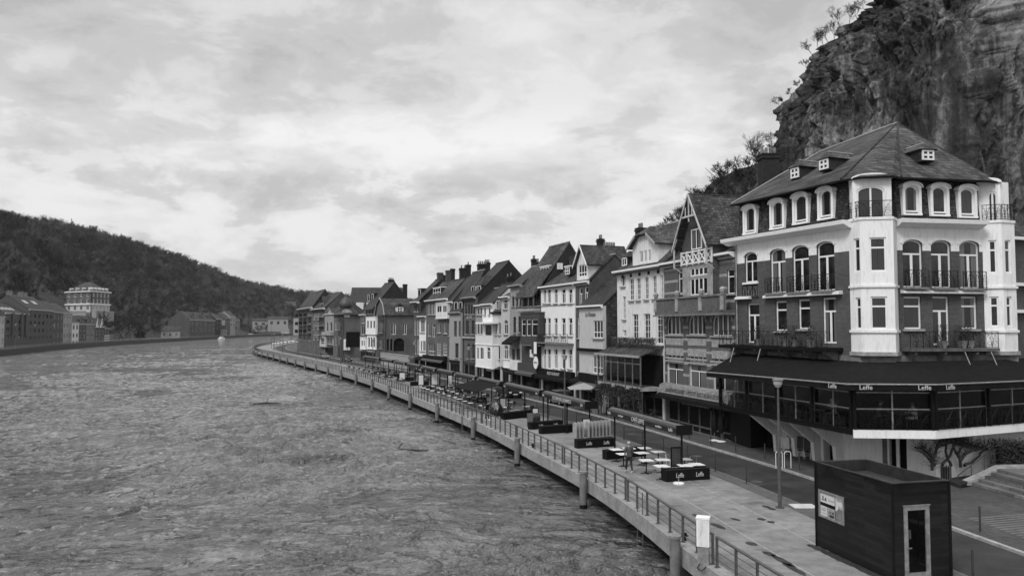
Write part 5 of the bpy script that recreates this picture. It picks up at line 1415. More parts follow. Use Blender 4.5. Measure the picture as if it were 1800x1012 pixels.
# ---------------- white balcony house
h = House('bright white house with balustraded loggia balcony over a white bay', 848, 866)
ze = h.z(857, 535)
h.front(ze, [(851, 854, 541, 553, 'P'), (859, 862, 541, 553, 'P'), (853, 864, 571, 590, '4')], mats=[M_WHITE], shop=2.4, frame=M_WOODD)
h.body(4.6, 5.6, M_WHITE2, M_SLATE2, (896, 497), over=.4)
h.chim(893, 903, 486, 5.6, M_BRICK3, 1, thick=.9)
h.baybox(836, 865, 606, 645, 1.0, M_WHITE, [(838, 842, 610, 631, 'I', .2), (844, 850, 610, 631, 'I', .2), (856, 862, 610, 631, 'T', .2)])
r = h.rect(836, 865, 589, 604, -1.0)
m2 = MB(); m2.box(r[0], r[1], -1.05, -.95, r[3] - .1, r[3]); m2.box(r[0], r[1], -1.08, -.003, r[2] - .15, r[2])
x = r[0] + .1
while x < r[1]: m2.box(x - .05, x + .05, -1.04, -.96, r[2], r[3] - .1); x += .26
m2.build('balustrade', M_WHITE, h.root)
m2 = MB(); m2.box(r[0] + .3, r[1] - .2, -1.1, -.003, h.z(857, 569), h.z(857, 566)); m2.build('canopy', M_WHITE, h.root)
h = House('narrow grey brick house squeezed beside the white balcony house', 836, 848)
ze = h.z(842, 537)
h.front(ze, [(838, 842, 541, 553, 'P'), (843.5, 847, 541, 553, 'P'), (838, 842, 568, 587, 'P'), (843.5, 847, 568, 587, 'P')], mats=[M_GREYP], shop=2.4)
h.body(3.2, 2.6, M_BRICK3, M_SLATE2, (872, 505), over=.3)
# ---------------- brick house with lettering, huge dark party gable
h = House('brick house with white lettering band and very tall dark side gable', 815, 836)
ze = h.z(826, 523)
h.front(ze, [(817.5, 821, 535, 552, 'P'), (822.5, 826, 535, 552, 'P'), (827.5, 830.5, 535, 552, 'P'), (832, 835, 535, 552, 'P'), (819, 824, 563, 587, 'P'), (829, 834, 563, 587, 'P'), (822, 826, 604, 630, 'P', .4), (830, 835, 604, 630, 'P', .4)], mats=[M_BRICK2], shop=2.4, frame=M_WOODD)
h.body(7.0, 9.6, M_BRICK3, M_SLATE2, (895, 458), over=.5, cornice=M_STONE)
h.sign('OCTAVE', h.L * .5, h.z(826, 557), .7, M_LETTER)
h.band(h.z(826, 593), .3, .25, M_STONE)
h.dormer(829, 838, 502, 517, 1.0, 'I', 'hip', 3.5); h.dormer(836, 846, 502, 515, 1.0, 'I', 'hip', 3.5)
h.chim(838, 858, 465, 5.5, M_BRICK3, 5, thick=.9); h.chim(851, 862, 462, 8.5, M_BRICK3, 3, thick=.8)
h = House('grey rendered house with curved dark mansard windows', 795, 815, fwd=.5)
ze = h.z(805, 549)
h.front(ze, [(798, 803, 564, 591, 'P'), (806, 811, 564, 591, 'P'), (800, 806, 603, 629, 'P'), (809, 814, 603, 629, 'P')], mats=[M_GREYP], shop=2.4, frame=M_WOODD)
h.body(4.8, 8.2, M_BRICK3, M_SLATE2, (852, 474), over=.3, cornice=M_STONE)
h.dormer(799, 805, 530, 548, .3, 'P', 'flat', 2.5, white=False); h.dormer(807, 813, 530, 548, .3, 'P', 'flat', 2.5, white=False)
h.chim(807, 821, 472, 4.6, M_BRICK3, 2, thick=.9); h.chim(818, 828, 466, 7.2, M_BRICK3, 1, thick=.8)
h = House('very slim brick house with one white framed window per floor', 787, 795.5)
ze = h.z(791, 531)
h.front(ze, [(789, 794.5, 537, 556, '3'), (789, 794.5, 567, 590, 'I'), (789, 794.5, 605, 627, 'I')], mats=[M_BRICK2], shop=2.4)
h.body(4.4, 6.5, M_BRICK, M_SLATE2, (830, 486), over=.3)
h.chim(783, 793, 476, 5.0, M_BRICK, 0, thick=.8); h.chim(791, 800, 473, 7.5, M_BRICK3, 0, thick=.8)
h = House('wide brick house with white balcony parapet and large gridded windows', 749, 787)
ze = h.z(768, 527)
h.front(ze, [(752, 756, 535, 553, 'I'), (758, 761, 535, 553, 'I'), (762.5, 765.5, 535, 553, 'I'), (752, 758, 567, 591, 'I'), (760, 765, 568, 592, 'D'), (769, 775, 568, 585, 'I'), (780, 786, 568, 586, 'I'),
              (753, 764, 603, 624, '3'), (768, 775, 601, 624, 'G'), (779, 786, 601, 624, 'G')], mats=[M_BRICK2], shop=2.4)
h.body(5.0, 6.0, M_BRICK, M_SLATE, (818, 489), over=.4)
h.baybox(766, 786, 533, 559, .5, M_WHITE2, [(768, 776, 537, 549, 'I'), (778, 785, 537, 549, 'I')])
h.dormer(762, 775, 506, 518, 1.0, '3', 'flat', 3); h.chim(768, 779, 480, 4.4, M_BRICK, 0, thick=.8); h.chim(777, 785, 484, 7.0, M_BRICK3, 0, thick=.8)
h.band(h.z(768, 629), .8, .7, M_BLACK, name='shop_fascia')
h = House('small house with a white timber bay on two floors', 737, 749)
ze = h.z(743, 556)
h.front(ze, [(739, 747, 562, 584, '4'), (739, 742, 599, 617, 'P'), (743, 748, 599, 617, 'I')], mats=[M_WHITE], shop=2.4)
h.body(4.6, 7.6, M_BRICK3, M_SLATE2, (786, 498), over=.5)
h = House('tall thin dark timbered house with a steep folded roof', 727, 737)
ze = h.z(732, 531)
h.front(ze, [(728.5, 731, 535, 548, 'P'), (733, 735.5, 535, 548, 'P'), (728, 731.5, 563, 589, 'I'), (732.5, 736, 563, 589, 'I'), (728, 732, 596, 622, 'I'), (733, 736.5, 596, 622, 'I')], mats=[M_BRICK], shop=2.4)
h.body(7.0, 8.0, M_BRICK3, M_SLATE2, (776, 490), over=.8)
h.dormer(735, 740, 508, 522, 1.5, 'P', 'flat', 2, white=False)
# ---------------- detached brick villa that shows its side to the camera
def villa():
    h = House('detached brick villa with mansard roof showing its arched side windows', 661, 677)
    ze = h.z(669, 554); n_in = -h.n
    h.front(ze, [(667, 672, 567, 585, 'G'), (663, 665, 567, 585, 'P'), (667, 672, 598, 612, 'G')], mats=[M_BRICK2], shop=0)
    D = 7.2; L = h.L
    zk = h.z(669, 535); zr = h.z(669, 524)
    # side wall facing the camera, real openings; local helper frame
    P = h.B; v_ = n_in
    def sx_(px, py): t, z = on_plane(px, py, P, v_); return t, z
    def srect(a, b, c, d): t0 = sx_(a, (c + d) / 2)[0]; t1 = sx_(b, (c + d) / 2)[0]; return [t0, t1, sx_((a + b) / 2, d)[1], sx_((a + b) / 2, c)[1]]
    end = sx_(727, 570)[0] + 1.0
    ops = [srect(687, 696, 567, 588) + [.5], srect(707, 715, 567, 588) + [.5], srect(692, 711, 594, 617) + [1.0], srect(680, 684, 595, 616) + [.3], srect(686, 690, 595, 616) + [.3]]
    mb = MB(); wall(mb, 0, end, 0, ze, ops, 0, .3); mb.box(.0, end, .35, 8, 0, ze - .01)
    sw = mb.build('side_wall', M_BRICK2, h.root); SM = Matrix.Translation((L, 0, 0)) @ Matrix.Rotation(R(90), 4, 'Z'); sw.matrix_local = SM
    for o_ in ops[:2]: w = win(h.root, *o_[:4], y=.2, style='I', rise=o_[4], fw=.12); w.matrix_local = SM @ Matrix.Translation(w.location)
    mb = MB(); mb.box(ops[2][0], ops[2][1], .31, .34, ops[2][2], ops[2][3]); mb.box(ops[3][0], ops[4][1], .31, .34, ops[3][2], ops[3][3]); q = mb.build('loggia_opening', M_DARKIN, h.root); q.matrix_local = SM
    # mansard with ridge running away from the river
    rf = MB(); xk = 1.1; e = .35
    prof = [(-e - .2, ze), (xk, zk), (L / 2, zr), (L - xk, zk), (L + e, ze)]
    for a, b in zip(prof[:-1], prof[1:]): rf.slab([(a[0], -.3, a[1]), (b[0], -.3, b[1]), (b[0], end, b[1]), (a[0], end, a[1])], .14)
    rf.build('roof', M_SLATE3, h.root)
    g = MB(); g.exy([(0, ze), (L, ze), (L - xk, zk - .1), (L / 2, zr - .1), (xk, zk - .1)], -.003, .3); g.build('gable', M_BRICK2, h.root)
    m2 = MB()
    for a, b in zip(prof[:-1], prof[1:]): m2.cyl((a[0], -.32, a[1] + .05), (b[0], -.32, b[1] + .05), .12, n=5)
    m2.build('verge_flashing', M_LEAD, h.root)
    # side dormer
    t, z = sx_(703, 551); t2, z2 = sx_(703, 540); m2 = MB(); m2.box(-.9, .9, 0, 2, 0, z2 - z); o = m2.build('dormer', M_WHITE2, h.root); o.matrix_local = SM @ Matrix.Translation((t, .15, z + .1))
    win(o, -.6, .6, .1, z2 - z - .1, y=-.05, style='X', fw=.12, pane=M_G1)
    m2 = MB(); m2.exy([(-1.1, z2 - z), (1.1, z2 - z), (0, z2 - z + .8)], -.1, 1.8); m2.build('dormer_roof', M_SLATE2, o)
    # garden wall
    a = h.B + h.n * 1.0; b_ = FAC.at(FAC.hit(727, 570))[0] + h.n * 1.0
    gw = thing('garden_wall', 'pale stone garden wall in front of the brick villa', 'wall', (a.x, a.y, 0), math.atan2((b_ - a).y, (b_ - a).x))
    m2 = MB(); m2.box(0, (b_ - a).length, 0, .35, 0, 2.6); m2.box(-.05, (b_ - a).length + .05, -.08, .43, 2.6, 2.75); m2.build('masonry', M_STONE, gw)
villa()
h = House('white fronted house with bay on arches below a big dark roof', 643, 660)
ze = h.z(652, 540)
h.front(ze, [(645, 648, 541.5, 552, 'P'), (650, 653.5, 541.5, 552, 'P'), (656, 659, 541.5, 552, 'P')], mats=[M_BRICK3], shop=2.4)
h.body(9.0, 7.5, M_BRICK3, M_SLATE2, (694, 495), over=.9, cornice=None)
h.baybox(643, 660, 557, 587, .5, M_WHITE, [(645, 648, 563, 577, 'P', .3), (650.5, 653.5, 563, 577, 'P', .3), (656, 659, 563, 577, 'P', .3)])
h.baybox(645, 660, 589, 613, .3, M_WHITE, [(647, 650, 592, 610, 'P', .4), (651.5, 654.5, 592, 610, 'P', .4), (656, 659, 592, 610, 'P', .4)])
h.dormer(646.5, 650, 517, 530, 1.4, 'P', 'hip', 3); h.dormer(653, 657, 516, 529, 1.4, 'P', 'hip', 3)
h.chim(682, 693, 492, 9.0, M_BRICK3, 4, thick=1.0); h.chim(708, 716, 500, 14, M_BRICK3, 0, thick=1.0)
h = House('low house with a small white corner bay', 633, 643)
ze = h.z(638, 553)
h.front(ze, [(636, 641, 556, 568, 'I'), (635, 641, 572, 588, 'I')], mats=[M_BRICK2], shop=2.4); h.body(4.5, 4.0, M_BRICK, M_SLATE2)
h.baybox(633, 642, 593, 613, .6, M_WHITE, [(635, 637.5, 598, 608, 'P'), (639, 641, 598, 608, 'P')])
# ---------------- villa with onion dome
def dome_house():
    h = House('brick villa with an onion domed corner turret and arched attic window', 587, 603)
    ze = h.z(595, 553); P = h.B; v_ = -h.n; L = h.L
    h.front(ze, [(589, 592, 566, 580, 'I'), (594, 598, 566, 580, 'I'), (589, 592, 591, 607, 'I'), (594, 598, 591, 607, 'I')], mats=[M_BRICK2], shop=0)
    def srect(a, b, c, d):
        t0 = on_plane(a, (c + d) / 2, P, v_)[0]; t1 = on_plane(b, (c + d) / 2, P, v_)[0]
        return [t0, t1, on_plane((a + b) / 2, d, P, v_)[1], on_plane((a + b) / 2, c, P, v_)[1]]
    end = on_plane(634, 570, P, v_)[0]
    a_ = srect(605, 615, 546, 557)
    mb = MB(); wall(mb, 0, end, 0, ze, [], 0, .3); mb.box(0, end, .35, 7, 0, ze - .01); mb.box(a_[0] - .4, a_[1] + .4, 0.0, 2, ze - .005, a_[3] - .2)
    sw = mb.build('side_wall', M_BRICK2, h.root); SM = Matrix.Translation((L, 0, 0)) @ Matrix.Rotation(R(90), 4, 'Z'); sw.matrix_local = SM
    w = win(h.root, *a_, y=-.06, style='4', rise=.9, fw=.16); w.matrix_local = SM @ Matrix.Translation(w.location)
    m2 = MB(); o_ = arch_pts(a_[0] - .6, a_[1] + .6, a_[3] + .5, 1.2, 10); i_ = arch_pts(a_[0], a_[1], a_[3], .9, 10)
    for k in range(10): m2.exy([o_[k], i_[k], i_[k + 1], o_[k + 1]], -.15, .3)
    q = m2.build('arch_surround', M_STONE, h.root); q.matrix_local = SM
    rf = MB(); rf.slab([(-.6, -.6, ze), (L + .6, -.6, ze), (L - 1.5, 3, ze + 2.2), (1.5, 3, ze + 2.2)], .15); rf.slab([(L + .6, -.6, ze), (L + .6, end, ze), (L - 1.5, end - 2, ze + 2.2), (L - 1.5, 3, ze + 2.2)], .15)
    rf.slab([(1.5, 3, ze + 2.2), (L - 1.5, 3, ze + 2.2), (L - 1.5, end - 2, ze + 2.2), (1.5, end - 2, ze + 2.2)], .15); rf.slab([(-.6, -.6, ze), (-.6, end, ze), (1.5, end - 2, ze + 2.2), (1.5, 3, ze + 2.2)], .15)
    rf.slab([(-.6, end, ze), (L + .6, end, ze), (L - 1.5, end - 2, ze + 2.2), (1.5, end - 2, ze + 2.2)], .15)
    rf.build('roof', M_SLATE3, h.root)
    dm_ = at_Y(608, 541, P.y + 4); tp_ = at_Y(608, 520, P.y + 4); Hh = tp_.z - dm_.z; rr = 11.5 / F * (P.y + 4)
    m2 = MB(); m2.lathe([(rr * .86, 0), (rr, Hh * .18), (rr * .98, Hh * .34), (rr * .86, Hh * .52), (rr * .62, Hh * .7), (rr * .34, Hh * .84), (rr * .1, Hh * .97), (.05, Hh * 1.25)], 20)
    lp = Vector((dm_.x - h.A.x, dm_.y - h.A.y)); lx = lp.dot(h.u); ly = lp.dot(-h.n)
    m2.build('onion_dome', plain('dome_slate', .055, .5, .3, 2), h.root, (lx, ly, dm_.z), smooth=True)
    m2 = MB(); m2.cyl((lx, ly, ze - .5), (lx, ly, dm_.z + .1), rr * .84, n=16); m2.build('turret', M_SLATE3, h.root)
    # billboard and glazed oriel on the flank
    b = thing('billboard', 'blank dark billboard panel on posts beside the domed villa', 'billboard', (0, 0, 0))
    c0 = at_Y(609, 597, P.y - 8); c1 = at_Y(637, 597, P.y - 4); zt = at_Y(623, 583, P.y - 6).z; zb = at_Y(623, 610, P.y - 6).z
    b.location = (c0.x, c0.y, 0); b.rotation_euler = (0, 0, math.atan2(c1.y - c0.y, c1.x - c0.x)); Lb = (c1 - c0).length
    m2 = MB(); m2.box(0, Lb, 0, .2, zb, zt); m2.build('panel', M_BLACK, b)
    for x in (.5, Lb / 2, Lb - .5): m2 = MB(); m2.cyl((x, .3, 0), (x, .3, zt), .1, n=6); m2.build('post', M_STEEL, b)
    r = srect(604, 614, 596, 615); m2 = MB(); m2.box(r[0], r[1], -.9, .3, r[2], r[3]); q = m2.build('oriel', M_TRIM, h.root); q.matrix_local = SM
    w = win(h.root, r[0] + .2, r[1] - .2, r[2] + 1, r[3] - .2, y=-.96, style='3', fw=.16); w.matrix_local = SM @ Matrix.Translation(w.location)
dome_house()
h = House('narrow stone house with a gothic balcony and pinnacles', 571, 587)
ze = h.z(579, 552)
h.front(ze, [(574, 577, 566, 582, 'P', .6), (580, 584, 566, 582, 'P', .6), (575, 583, 594, 610, '3')], mats=[M_BRICK4], shop=2.6)
h.body(5, 3.5, M_BRICK, M_SLATE2); h.band(h.z(579, 586), 1.0, 1.0, M_STONE, name='stone_balcony'); h.baybox(562, 572, 590, 609, .6, M_PALEP, [(564, 570, 593, 605, '3')])
h.cross_gable((573, 585, 552, 578), 542, M_SLATE2, M_STONE, dep=.1, back=4, over=.2, verge=M_STONE)
h = House('tall brick apartment house with round corner balconies', 549, 571)
ze = h.z(560, 543)
h.front(ze, rows=[(552, 562, 3, .4, 'I'), (569, 580, 3, .4, 'I'), (587, 598, 3, .4, 'I')], mats=[M_BRICK2], shop=0); h.body(11, 9.5, M_BRICK, M_SLATE3, (601, 513), over=.8)
h.dormer(563, 569, 533, 543, 1.0, 'P', 'gable', 4, white=False)
for y_ in (557, 572, 588): h.balcony(h.L * .55, h.L * .95, h.z(560, y_), 1.6, 1.0, scroll=False, slab=M_STONE, mat=M_GALV)
h = House('five storey brick apartment block with stacked dark balconies', 525, 549)
ze = h.z(537, 542)
h.front(ze, rows=[(548, 555, 3, .5, 'I'), (562, 569, 3, .5, 'I'), (576, 583, 3, .5, 'I'), (590, 598, 3, .5, 'I')], mats=[M_BRICK2], shop=0); h.body(9, 11, M_BRICK3, M_SLATE3, (572, 508), over=.8)
for y_ in (557, 571, 585):
    for a, b in ((.06, .3), (.38, .62), (.7, .94)): h.balcony(h.L * a, h.L * b, h.z(537, y_), 1.6, 1.1, scroll=False)
h.dormer(541, 545, 524, 530, 5, 'P', 'flat', 2)
# ---------------- large dark hall roof behind the row
b = thing('hall_building', 'huge plain dark slate hall roof rising behind the domed villa', 'hall', (0, 0, 0))
c0 = at_Y(610, 503, 262); c1 = at_Y(700, 503, 262); zb = at_Y(655, 560, 262).z
b.location = (c0.x, c0.y, 0); Lb = c1.x - c0.x
m2 = MB(); m2.ext([(0, zb), (24, zb), (18, c0.z), (8, c0.z)], 0, Lb); m2.build('roof', M_SLATE2, b); m2 = MB(); m2.box(0.3, Lb - .3, .6, 23, 0, zb); m2.build('wall', M_BRICK3, b)
for x_ in (4, 7.5, 11): m2 = MB(); m2.box(x_ - 1.2, x_ + 1.2, 1.5, 4, c0.z - 9, c0.z - 5.4); m2.build('dormer', M_WHITE2, b)
# ================================================================ THE QUAY: railings, piles, bollards, lamps
def tang(s, o=0.0):
    p, t = EDGE.at(s); q = EDGE.off(s, o); return q, math.atan2(t.y, t.x)
def proj(p):
    """picture column and row of a point, used to read how long each measured thing is"""
    y = p[1]; dz = p[2] - CZ
    f = y * math.cos(PITCH) + dz * math.sin(PITCH); v = -y * math.sin(PITCH) + dz * math.cos(PITCH)
    return 900 + p[0] / f * F, 506 - v / f * F
# railing: straight bays of ten metres with a small gap between
def railing_proto(L):
    root = thing('quay_railing', 'steel railing bay with flat posts and four rails along the quay edge', 'railing', group='railing bays along the quay edge')
    n = 7
    pm = MB(); pm.box(-.012, .012, -.05, .05, .0, 1.0); pm.box(-.09, .09, -.09, .09, 0, .015); pm.box(-.035, -.012, -.035, .035, .0, 1.0); pm = pm.mesh('post', M_STEEL)
    for i in range(n + 1): place(pm, 'post', root, (L * i / n, 0, .035))
    mb = MB(); mb.box(-.02, L + .02, -.055, .055, 1.035, 1.085); mb.build('handrail', M_STEEL, root)
    for z in (.30, .55, .80): mb = MB(); mb.cyl((0, 0, z), (L, 0, z), .014, n=5); mb.build('rail', M_STEEL, root)
    return root
RL = 10.0; rp = None; s = EDGE.sy(47.5) - 4 * (RL + .35); i = 0
while s < EDGE.sy(470):
    a, b = EDGE.off(s, .32), EDGE.off(s + RL, .32); ang = math.atan2(b.y - a.y, b.x - a.x)
    if rp is None: rp = railing_proto(RL); o = rp
    else: o = copy_tree(rp)
    o.location = (a.x, a.y, 0); o.rotation_euler = (0, 0, ang); s += RL + .35
# mooring piles
pile = thing('mooring_pile', 'round grey steel pile with flat cap standing in the water at the quay edge', 'pile', group='piles along the quay edge')
mb = MB(); mb.cyl((0, 0, -4), (0, 0, .42), .20, n=20); mb.build('shaft', M_CONCD if False else plain('pile_grey', .15, .6, .25, 2), pile, smooth=False)
mb = MB(); mb.cyl((0, 0, .42), (0, 0, .52), .225, n=20); mb.build('cap', plain('pile_cap', .22, .6, .2, 3), pile)
mb = MB(); mb.cyl((0, 0, -2.2), (0, 0, -1.25), .204, n=20); mb.build('waterline_stain', M_BLACK, pile)
sP = EDGE.sy(29.2); i = 0
while sP < EDGE.sy(330):
    q, a = tang(sP, -.28); o = pile if i == 0 else copy_tree(pile); o.location = (q.x, q.y, 0); sP += 13.25; i += 1
# bollards, thin steel posts on both sides of the road
bol = thing('bollard', 'thin dark steel bollard post with a small round foot beside the road', 'bollard', group='bollards along the road')
mb = MB(); mb.cyl((0, 0, 0), (0, 0, 1.02), .04, n=8); mb.build('post', plain('bollard_steel', .05, .5, .3, 6, .3), bol)
mb = MB(); mb.cyl((0, 0, 0), (0, 0, .02), .13, n=10); mb.build('foot', M_STEEL, bol)
i = 0
for off_, z0, y0, y1, sp in ((7.95, 0, 24.6, 210, 3.2), (12.55, .08, 31.6, 150, 3.15)):
    sB = EDGE.sy(43.4 if off_ < 9 else 50.9); sB -= sp * 7
    while sB < EDGE.sy(y1):
        q, a = tang(sB, off_); sB += sp
        if q.y < 24: continue
        o = bol if i == 0 else copy_tree(bol); o.location = (q.x, q.y, z0); i += 1
# street lamps
def lamp_proto(h=5.95):
    root = thing('street_lamp', 'tall grey lamp post with a glass bowl head on the promenade', 'street lamp', group='promenade lamp posts')
    mb = MB(); mb.cyl((0, 0, 0), (0, 0, h - 2.0), .085, .075, 12); mb.cyl((0, 0, h - 2.0), (0, 0, h - .48), .055, .045, 10); mb.cyl((0, 0, 0), (0, 0, .04), .2, n=12); mb.build('pole', plain('lamp_pole', .10, .5, .2, 5, .4), root)
    mb = MB(); mb.lathe([(.05, .02), (.12, .06), (.19, .18), (.215, .36)], 16); mb.build('lamp_bowl', plain('frosted_glass', .35, .3, .1, 5), root, (0, 0, h - .5))
    mb = MB(); mb.lathe([(.25, .0), (.26, .03), (.18, .09), (.04, .13)], 16); mb.build('cap', plain('lamp_cap', .16, .5, .2, 5), root, (0, 0, h - .14))
    return root
lp = lamp_proto(); sLp = EDGE.sy(36.0); q0 = at_z(1371, 892, 0); i = 0
lamp_s = []
while sLp < EDGE.sy(420):
    q, a = tang(sLp, 6.65); o = lp if i == 0 else copy_tree(lp); o.location = (q0.x, q0.y, 0) if i == 0 else (q.x, q.y, 0); sLp += 29.4; i += 1
lp['label'] = 'nearest grey lamp post, standing just left of the wooden kiosk'; 
del lp['group']
# box fixed to the lamp post, facing the chairs
# white electric cabinet on the quay edge
q = at_z(1237, 992, 0); c = thing('electric_cabinet', 'white electrical cabinet with grey base at the quay railing', 'cabinet', (q.x, q.y, 0), R(-20))
mb = MB(); mb.box(-.19, .19, -.16, .16, -.5, .66); mb.build('base', M_GALV, c)
mb = MB(); mb.box(-.215, .215, -.19, .19, .662, 1.60); mb.box(-.235, .235, -.21, .21, 1.60, 1.66); mb.build('housing', M_TRIM, c)
mb = MB(); mb.box(-.16, .17, -.196, -.191, .70, 1.56); dr = mb.build('door', M_WHITE2, c); mb = MB(); mb.box(-.23, -.215, -.05, .05, 1.05, 1.2); mb.build('handle', M_BLACK, dr)
mb = MB(); mb.tube([(-.1, -.2, .1), (-.2, -.25, -.05), (-.05, -.28, -.15), (.1, -.2, .0)], .015, 5); mb.build('cable', M_BLACK, c)
# life-saving ladders fixed at the railing
def ladder(px, py, lab):
    q = at_z(px, py, 0); t = thing('quay_ladder', lab, 'ladder', (q.x, q.y, 0), R(105))
    for x in (-.28, .28): mb = MB(); mb.cyl((x, 0, -1.6), (x, 0, 1.0), .025, n=6); mb.build('stile', M_STEEL, t)
    for k in range(7): mb = MB(); mb.cyl((-.28, 0, -1.4 + k * .35), (.28, 0, -1.4 + k * .35), .015, n=5); mb.build('rung', M_STEEL, t)
ladder(1125, 903, 'steel ladder hanging over the quay edge nearest the camera')
ladder(812, 733, 'steel ladder at the quay edge below the dark folding awning')
for px, py, lab in ((1205, 950, 'small black mooring bitt on the quay edge near the white cabinet'), (938, 787, 'small black mooring bitt at the gap between two railing bays')):
    q = at_z(px, py, 0); t = thing('mooring_bitt', lab, 'bitt', (q.x - .05, q.y, .035)); mb = MB(); mb.lathe([(.12, 0), (.07, .05), (.07, .18), (.12, .22), (.1, .27), (.02, .29)], 10); mb.build('post', M_BLACK, t); mb = MB(); mb.cyl((-.16, 0, .16), (.16, 0, .16), .03, n=6); mb.build('cross_bar', M_BLACK, t)

# ================================================================ wooden kiosk
class Fr(House):
    def __init__(s, A, B, root): s.A, s.B = Vector(A), Vector(B); s.u = (s.B - s.A).normalized(); s.n = Vector((s.u.y, -s.u.x)); s.L = (s.B - s.A).length; s.root = root; s.rot = math.atan2(s.u.y, s.u.x)
KB = Vector((12.42, 25.87)); KA = Vector((11.54, 30.07)); KC = Vector((14.58, 26.40)); KD = KA + (KC - KB)
KH = 3.14
K = thing('kiosk', 'windowless dark timber clad kiosk with flat sunken roof and glazed door', 'kiosk', (KB.x, KB.y, 0))
def klad():
    m, t, b = newmat('dark_cladding'); cv, s_ = course_vec(t)
    br = t.nodes.new('ShaderNodeTexBrick'); t.links.new(cv, br.inputs['Vector']); br.inputs['Scale'].default_value = 1; br.inputs['Brick Width'].default_value = 1.9; br.inputs['Row Height'].default_value = .135
    br.inputs['Mortar Size'].default_value = .006; br.inputs['Color1'].default_value = g4(.004); br.inputs['Color2'].default_value = g4(.014); br.inputs['Mortar'].default_value = g4(.003)
    v = obj_vec(t); n = tex_noise(t, v, 3, 6, .6, (.6, .6, 4)); mx = t.nodes.new('ShaderNodeMix'); mx.data_type = 'RGBA'; mx.blend_type = 'MULTIPLY'; mx.inputs[0].default_value = 1
    t.links.new(br.outputs['Color'], mx.inputs[6]); t.links.new(ramp(t, n, [(.3, .6), (.7, 1.5)]), mx.inputs[7]); t.links.new(mx.outputs[2], b.inputs['Base Color'])
    b.inputs['Roughness'].default_value = .6; b.inputs['Specular IOR Level'].default_value = .3; bump(t, b, br.outputs['Fac'], -.6, .02); return m
M_CLAD = klad()
kp = [p - KB for p in (KB, KC, KD, KA)]
KF = Fr(KB, KC, K); KS = Fr(KA, KB, K)
def kmat(F_): return Matrix.Translation((F_.A.x - KB.x, F_.A.y - KB.y, 0)) @ Matrix.Rotation(F_.rot, 4, 'Z')
dr = KF.rect(1589, 1634, 888, 1004); wn_ = KS.rect(1440, 1484, 872, 913); zt_, zb_2 = KS.z(1441, 859), KS.z(1441, 906)
wn_ = [wn_[0], wn_[1], zb_2, zt_]
mb = MB(); wall(mb, 0, KF.L, .03, KH, [(dr[0], dr[1], .10, dr[3])], 0, .12); o = mb.build('front_wall', M_CLAD, K); o.matrix_local = kmat(KF)
mb = MB(); wall(mb, 0, KS.L, .03, KH, [tuple(wn_)], 0, .06); o = mb.build('side_wall', M_CLAD, K); o.matrix_local = kmat(KS)
for A_, B_ in ((KC, KD), (KD, KA)): f_ = Fr(A_, B_, K); mb = MB(); wall(mb, 0, f_.L, .03, KH, []); o = mb.build('side_wall' if A_ is KC else 'back_wall', M_CLAD, K); o.matrix_local = kmat(f_)
cen = (KB + KC + KD + KA) / 4
def inset(p, d): v = cen - p; return p + v.normalized() * d
mb = MB(); inn = [inset(p, .16) - KB for p in (KB, KC, KD, KA)]
mb.prism(inn, KH - .42, KH - .38); mb.build('roof', plain('roof_felt', .035, .5, .4, 2), K)
ks = MB()
for i in range(4):
    a, b = kp[i], kp[(i + 1) % 4]; c_, d_ = inn[(i + 1) % 4], inn[i]
    ks.prism([a + (a - (cen - KB)).normalized() * .03, b + (b - (cen - KB)).normalized() * .03, c_, d_], KH, KH + .035); ks.prism([a * .999, b * .999, c_, d_], KH - .41, KH - .003)
ks.build('parapet_cap', plain('cap_timber', .025, .5, .4, 3), K)
for p in kp: mb = MB(); mb.box(p.x - .035, p.x + .035, p.y - .035, p.y + .035, .0, KH + .002); mb.build('corner_trim', M_BLACK, K)
# door: pale frame, real glass, a shelf and a white roll inside
Dm = kmat(KF)
mb = MB(); f = .14; a, b, c_, d_ = dr[0], dr[1], .10, dr[3]
mb.box(a, a + f, -.03, .05, c_, d_); mb.box(b - f, b, -.03, .05, c_, d_); mb.box(a + f, b - f, -.03, .05, d_ - f, d_); mb.box(a + f, b - f, -.03, .05, c_, c_ + f); mb.box(a - .03, b + .03, -.05, .03, d_, d_ + .03); mb.box(a - .03, b + .03, -.05, .03, c_ - .04, c_)
dob = mb.build('door', M_GALV, K); dob.matrix_local = Dm
mb = MB(); mb.poly([(a + f, .02, c_ + f), (b - f, .02, c_ + f), (b - f, .02, d_ - f), (a + f, .02, d_ - f)]); mb.build('glass_pane', M_CLEAR, dob)
mb = MB(); mb.box(a + .05, a + .22, -.10, -.07, 1.05, 1.08); mb.cyl((a + .06, -.03, 1.065), (a + .06, -.1, 1.065), .012, n=6); mb.build('handle', M_GALV, dob)
mb = MB(); mb.box(.1, KF.L - .1, 1.3, 1.35, .05, KH - .5); mb.box(.05, KF.L - .05, .15, 1.3, .04, .06); mb.build('inner_partition', M_DARKIN, K).matrix_local = Dm
def inside(name, label, cat, mbx, mat):
    t = mbx.build(name, mat); t.matrix_world = Matrix.Translation((KB.x, KB.y, 0)) @ Dm; tag(t, label, cat); return t
mb = MB(); mb.cyl((a + .38, .45, .07), (a + .38, .45, 1.25), .14, n=16); mb.cyl((a + .38, .45, 1.25), (a + .38, .45, 1.27), .10, n=16); inside('storage_roll', 'tall white roll standing behind the glass of the kiosk door', 'roll', mb, M_WHITE2)
mb = MB(); mb.box(b - .42, b - .2, .6, .62, 1.15, 1.45); inside('leaflet', 'small pale leaflet hanging behind the kiosk door glass', 'leaflet', mb, M_PALEP)
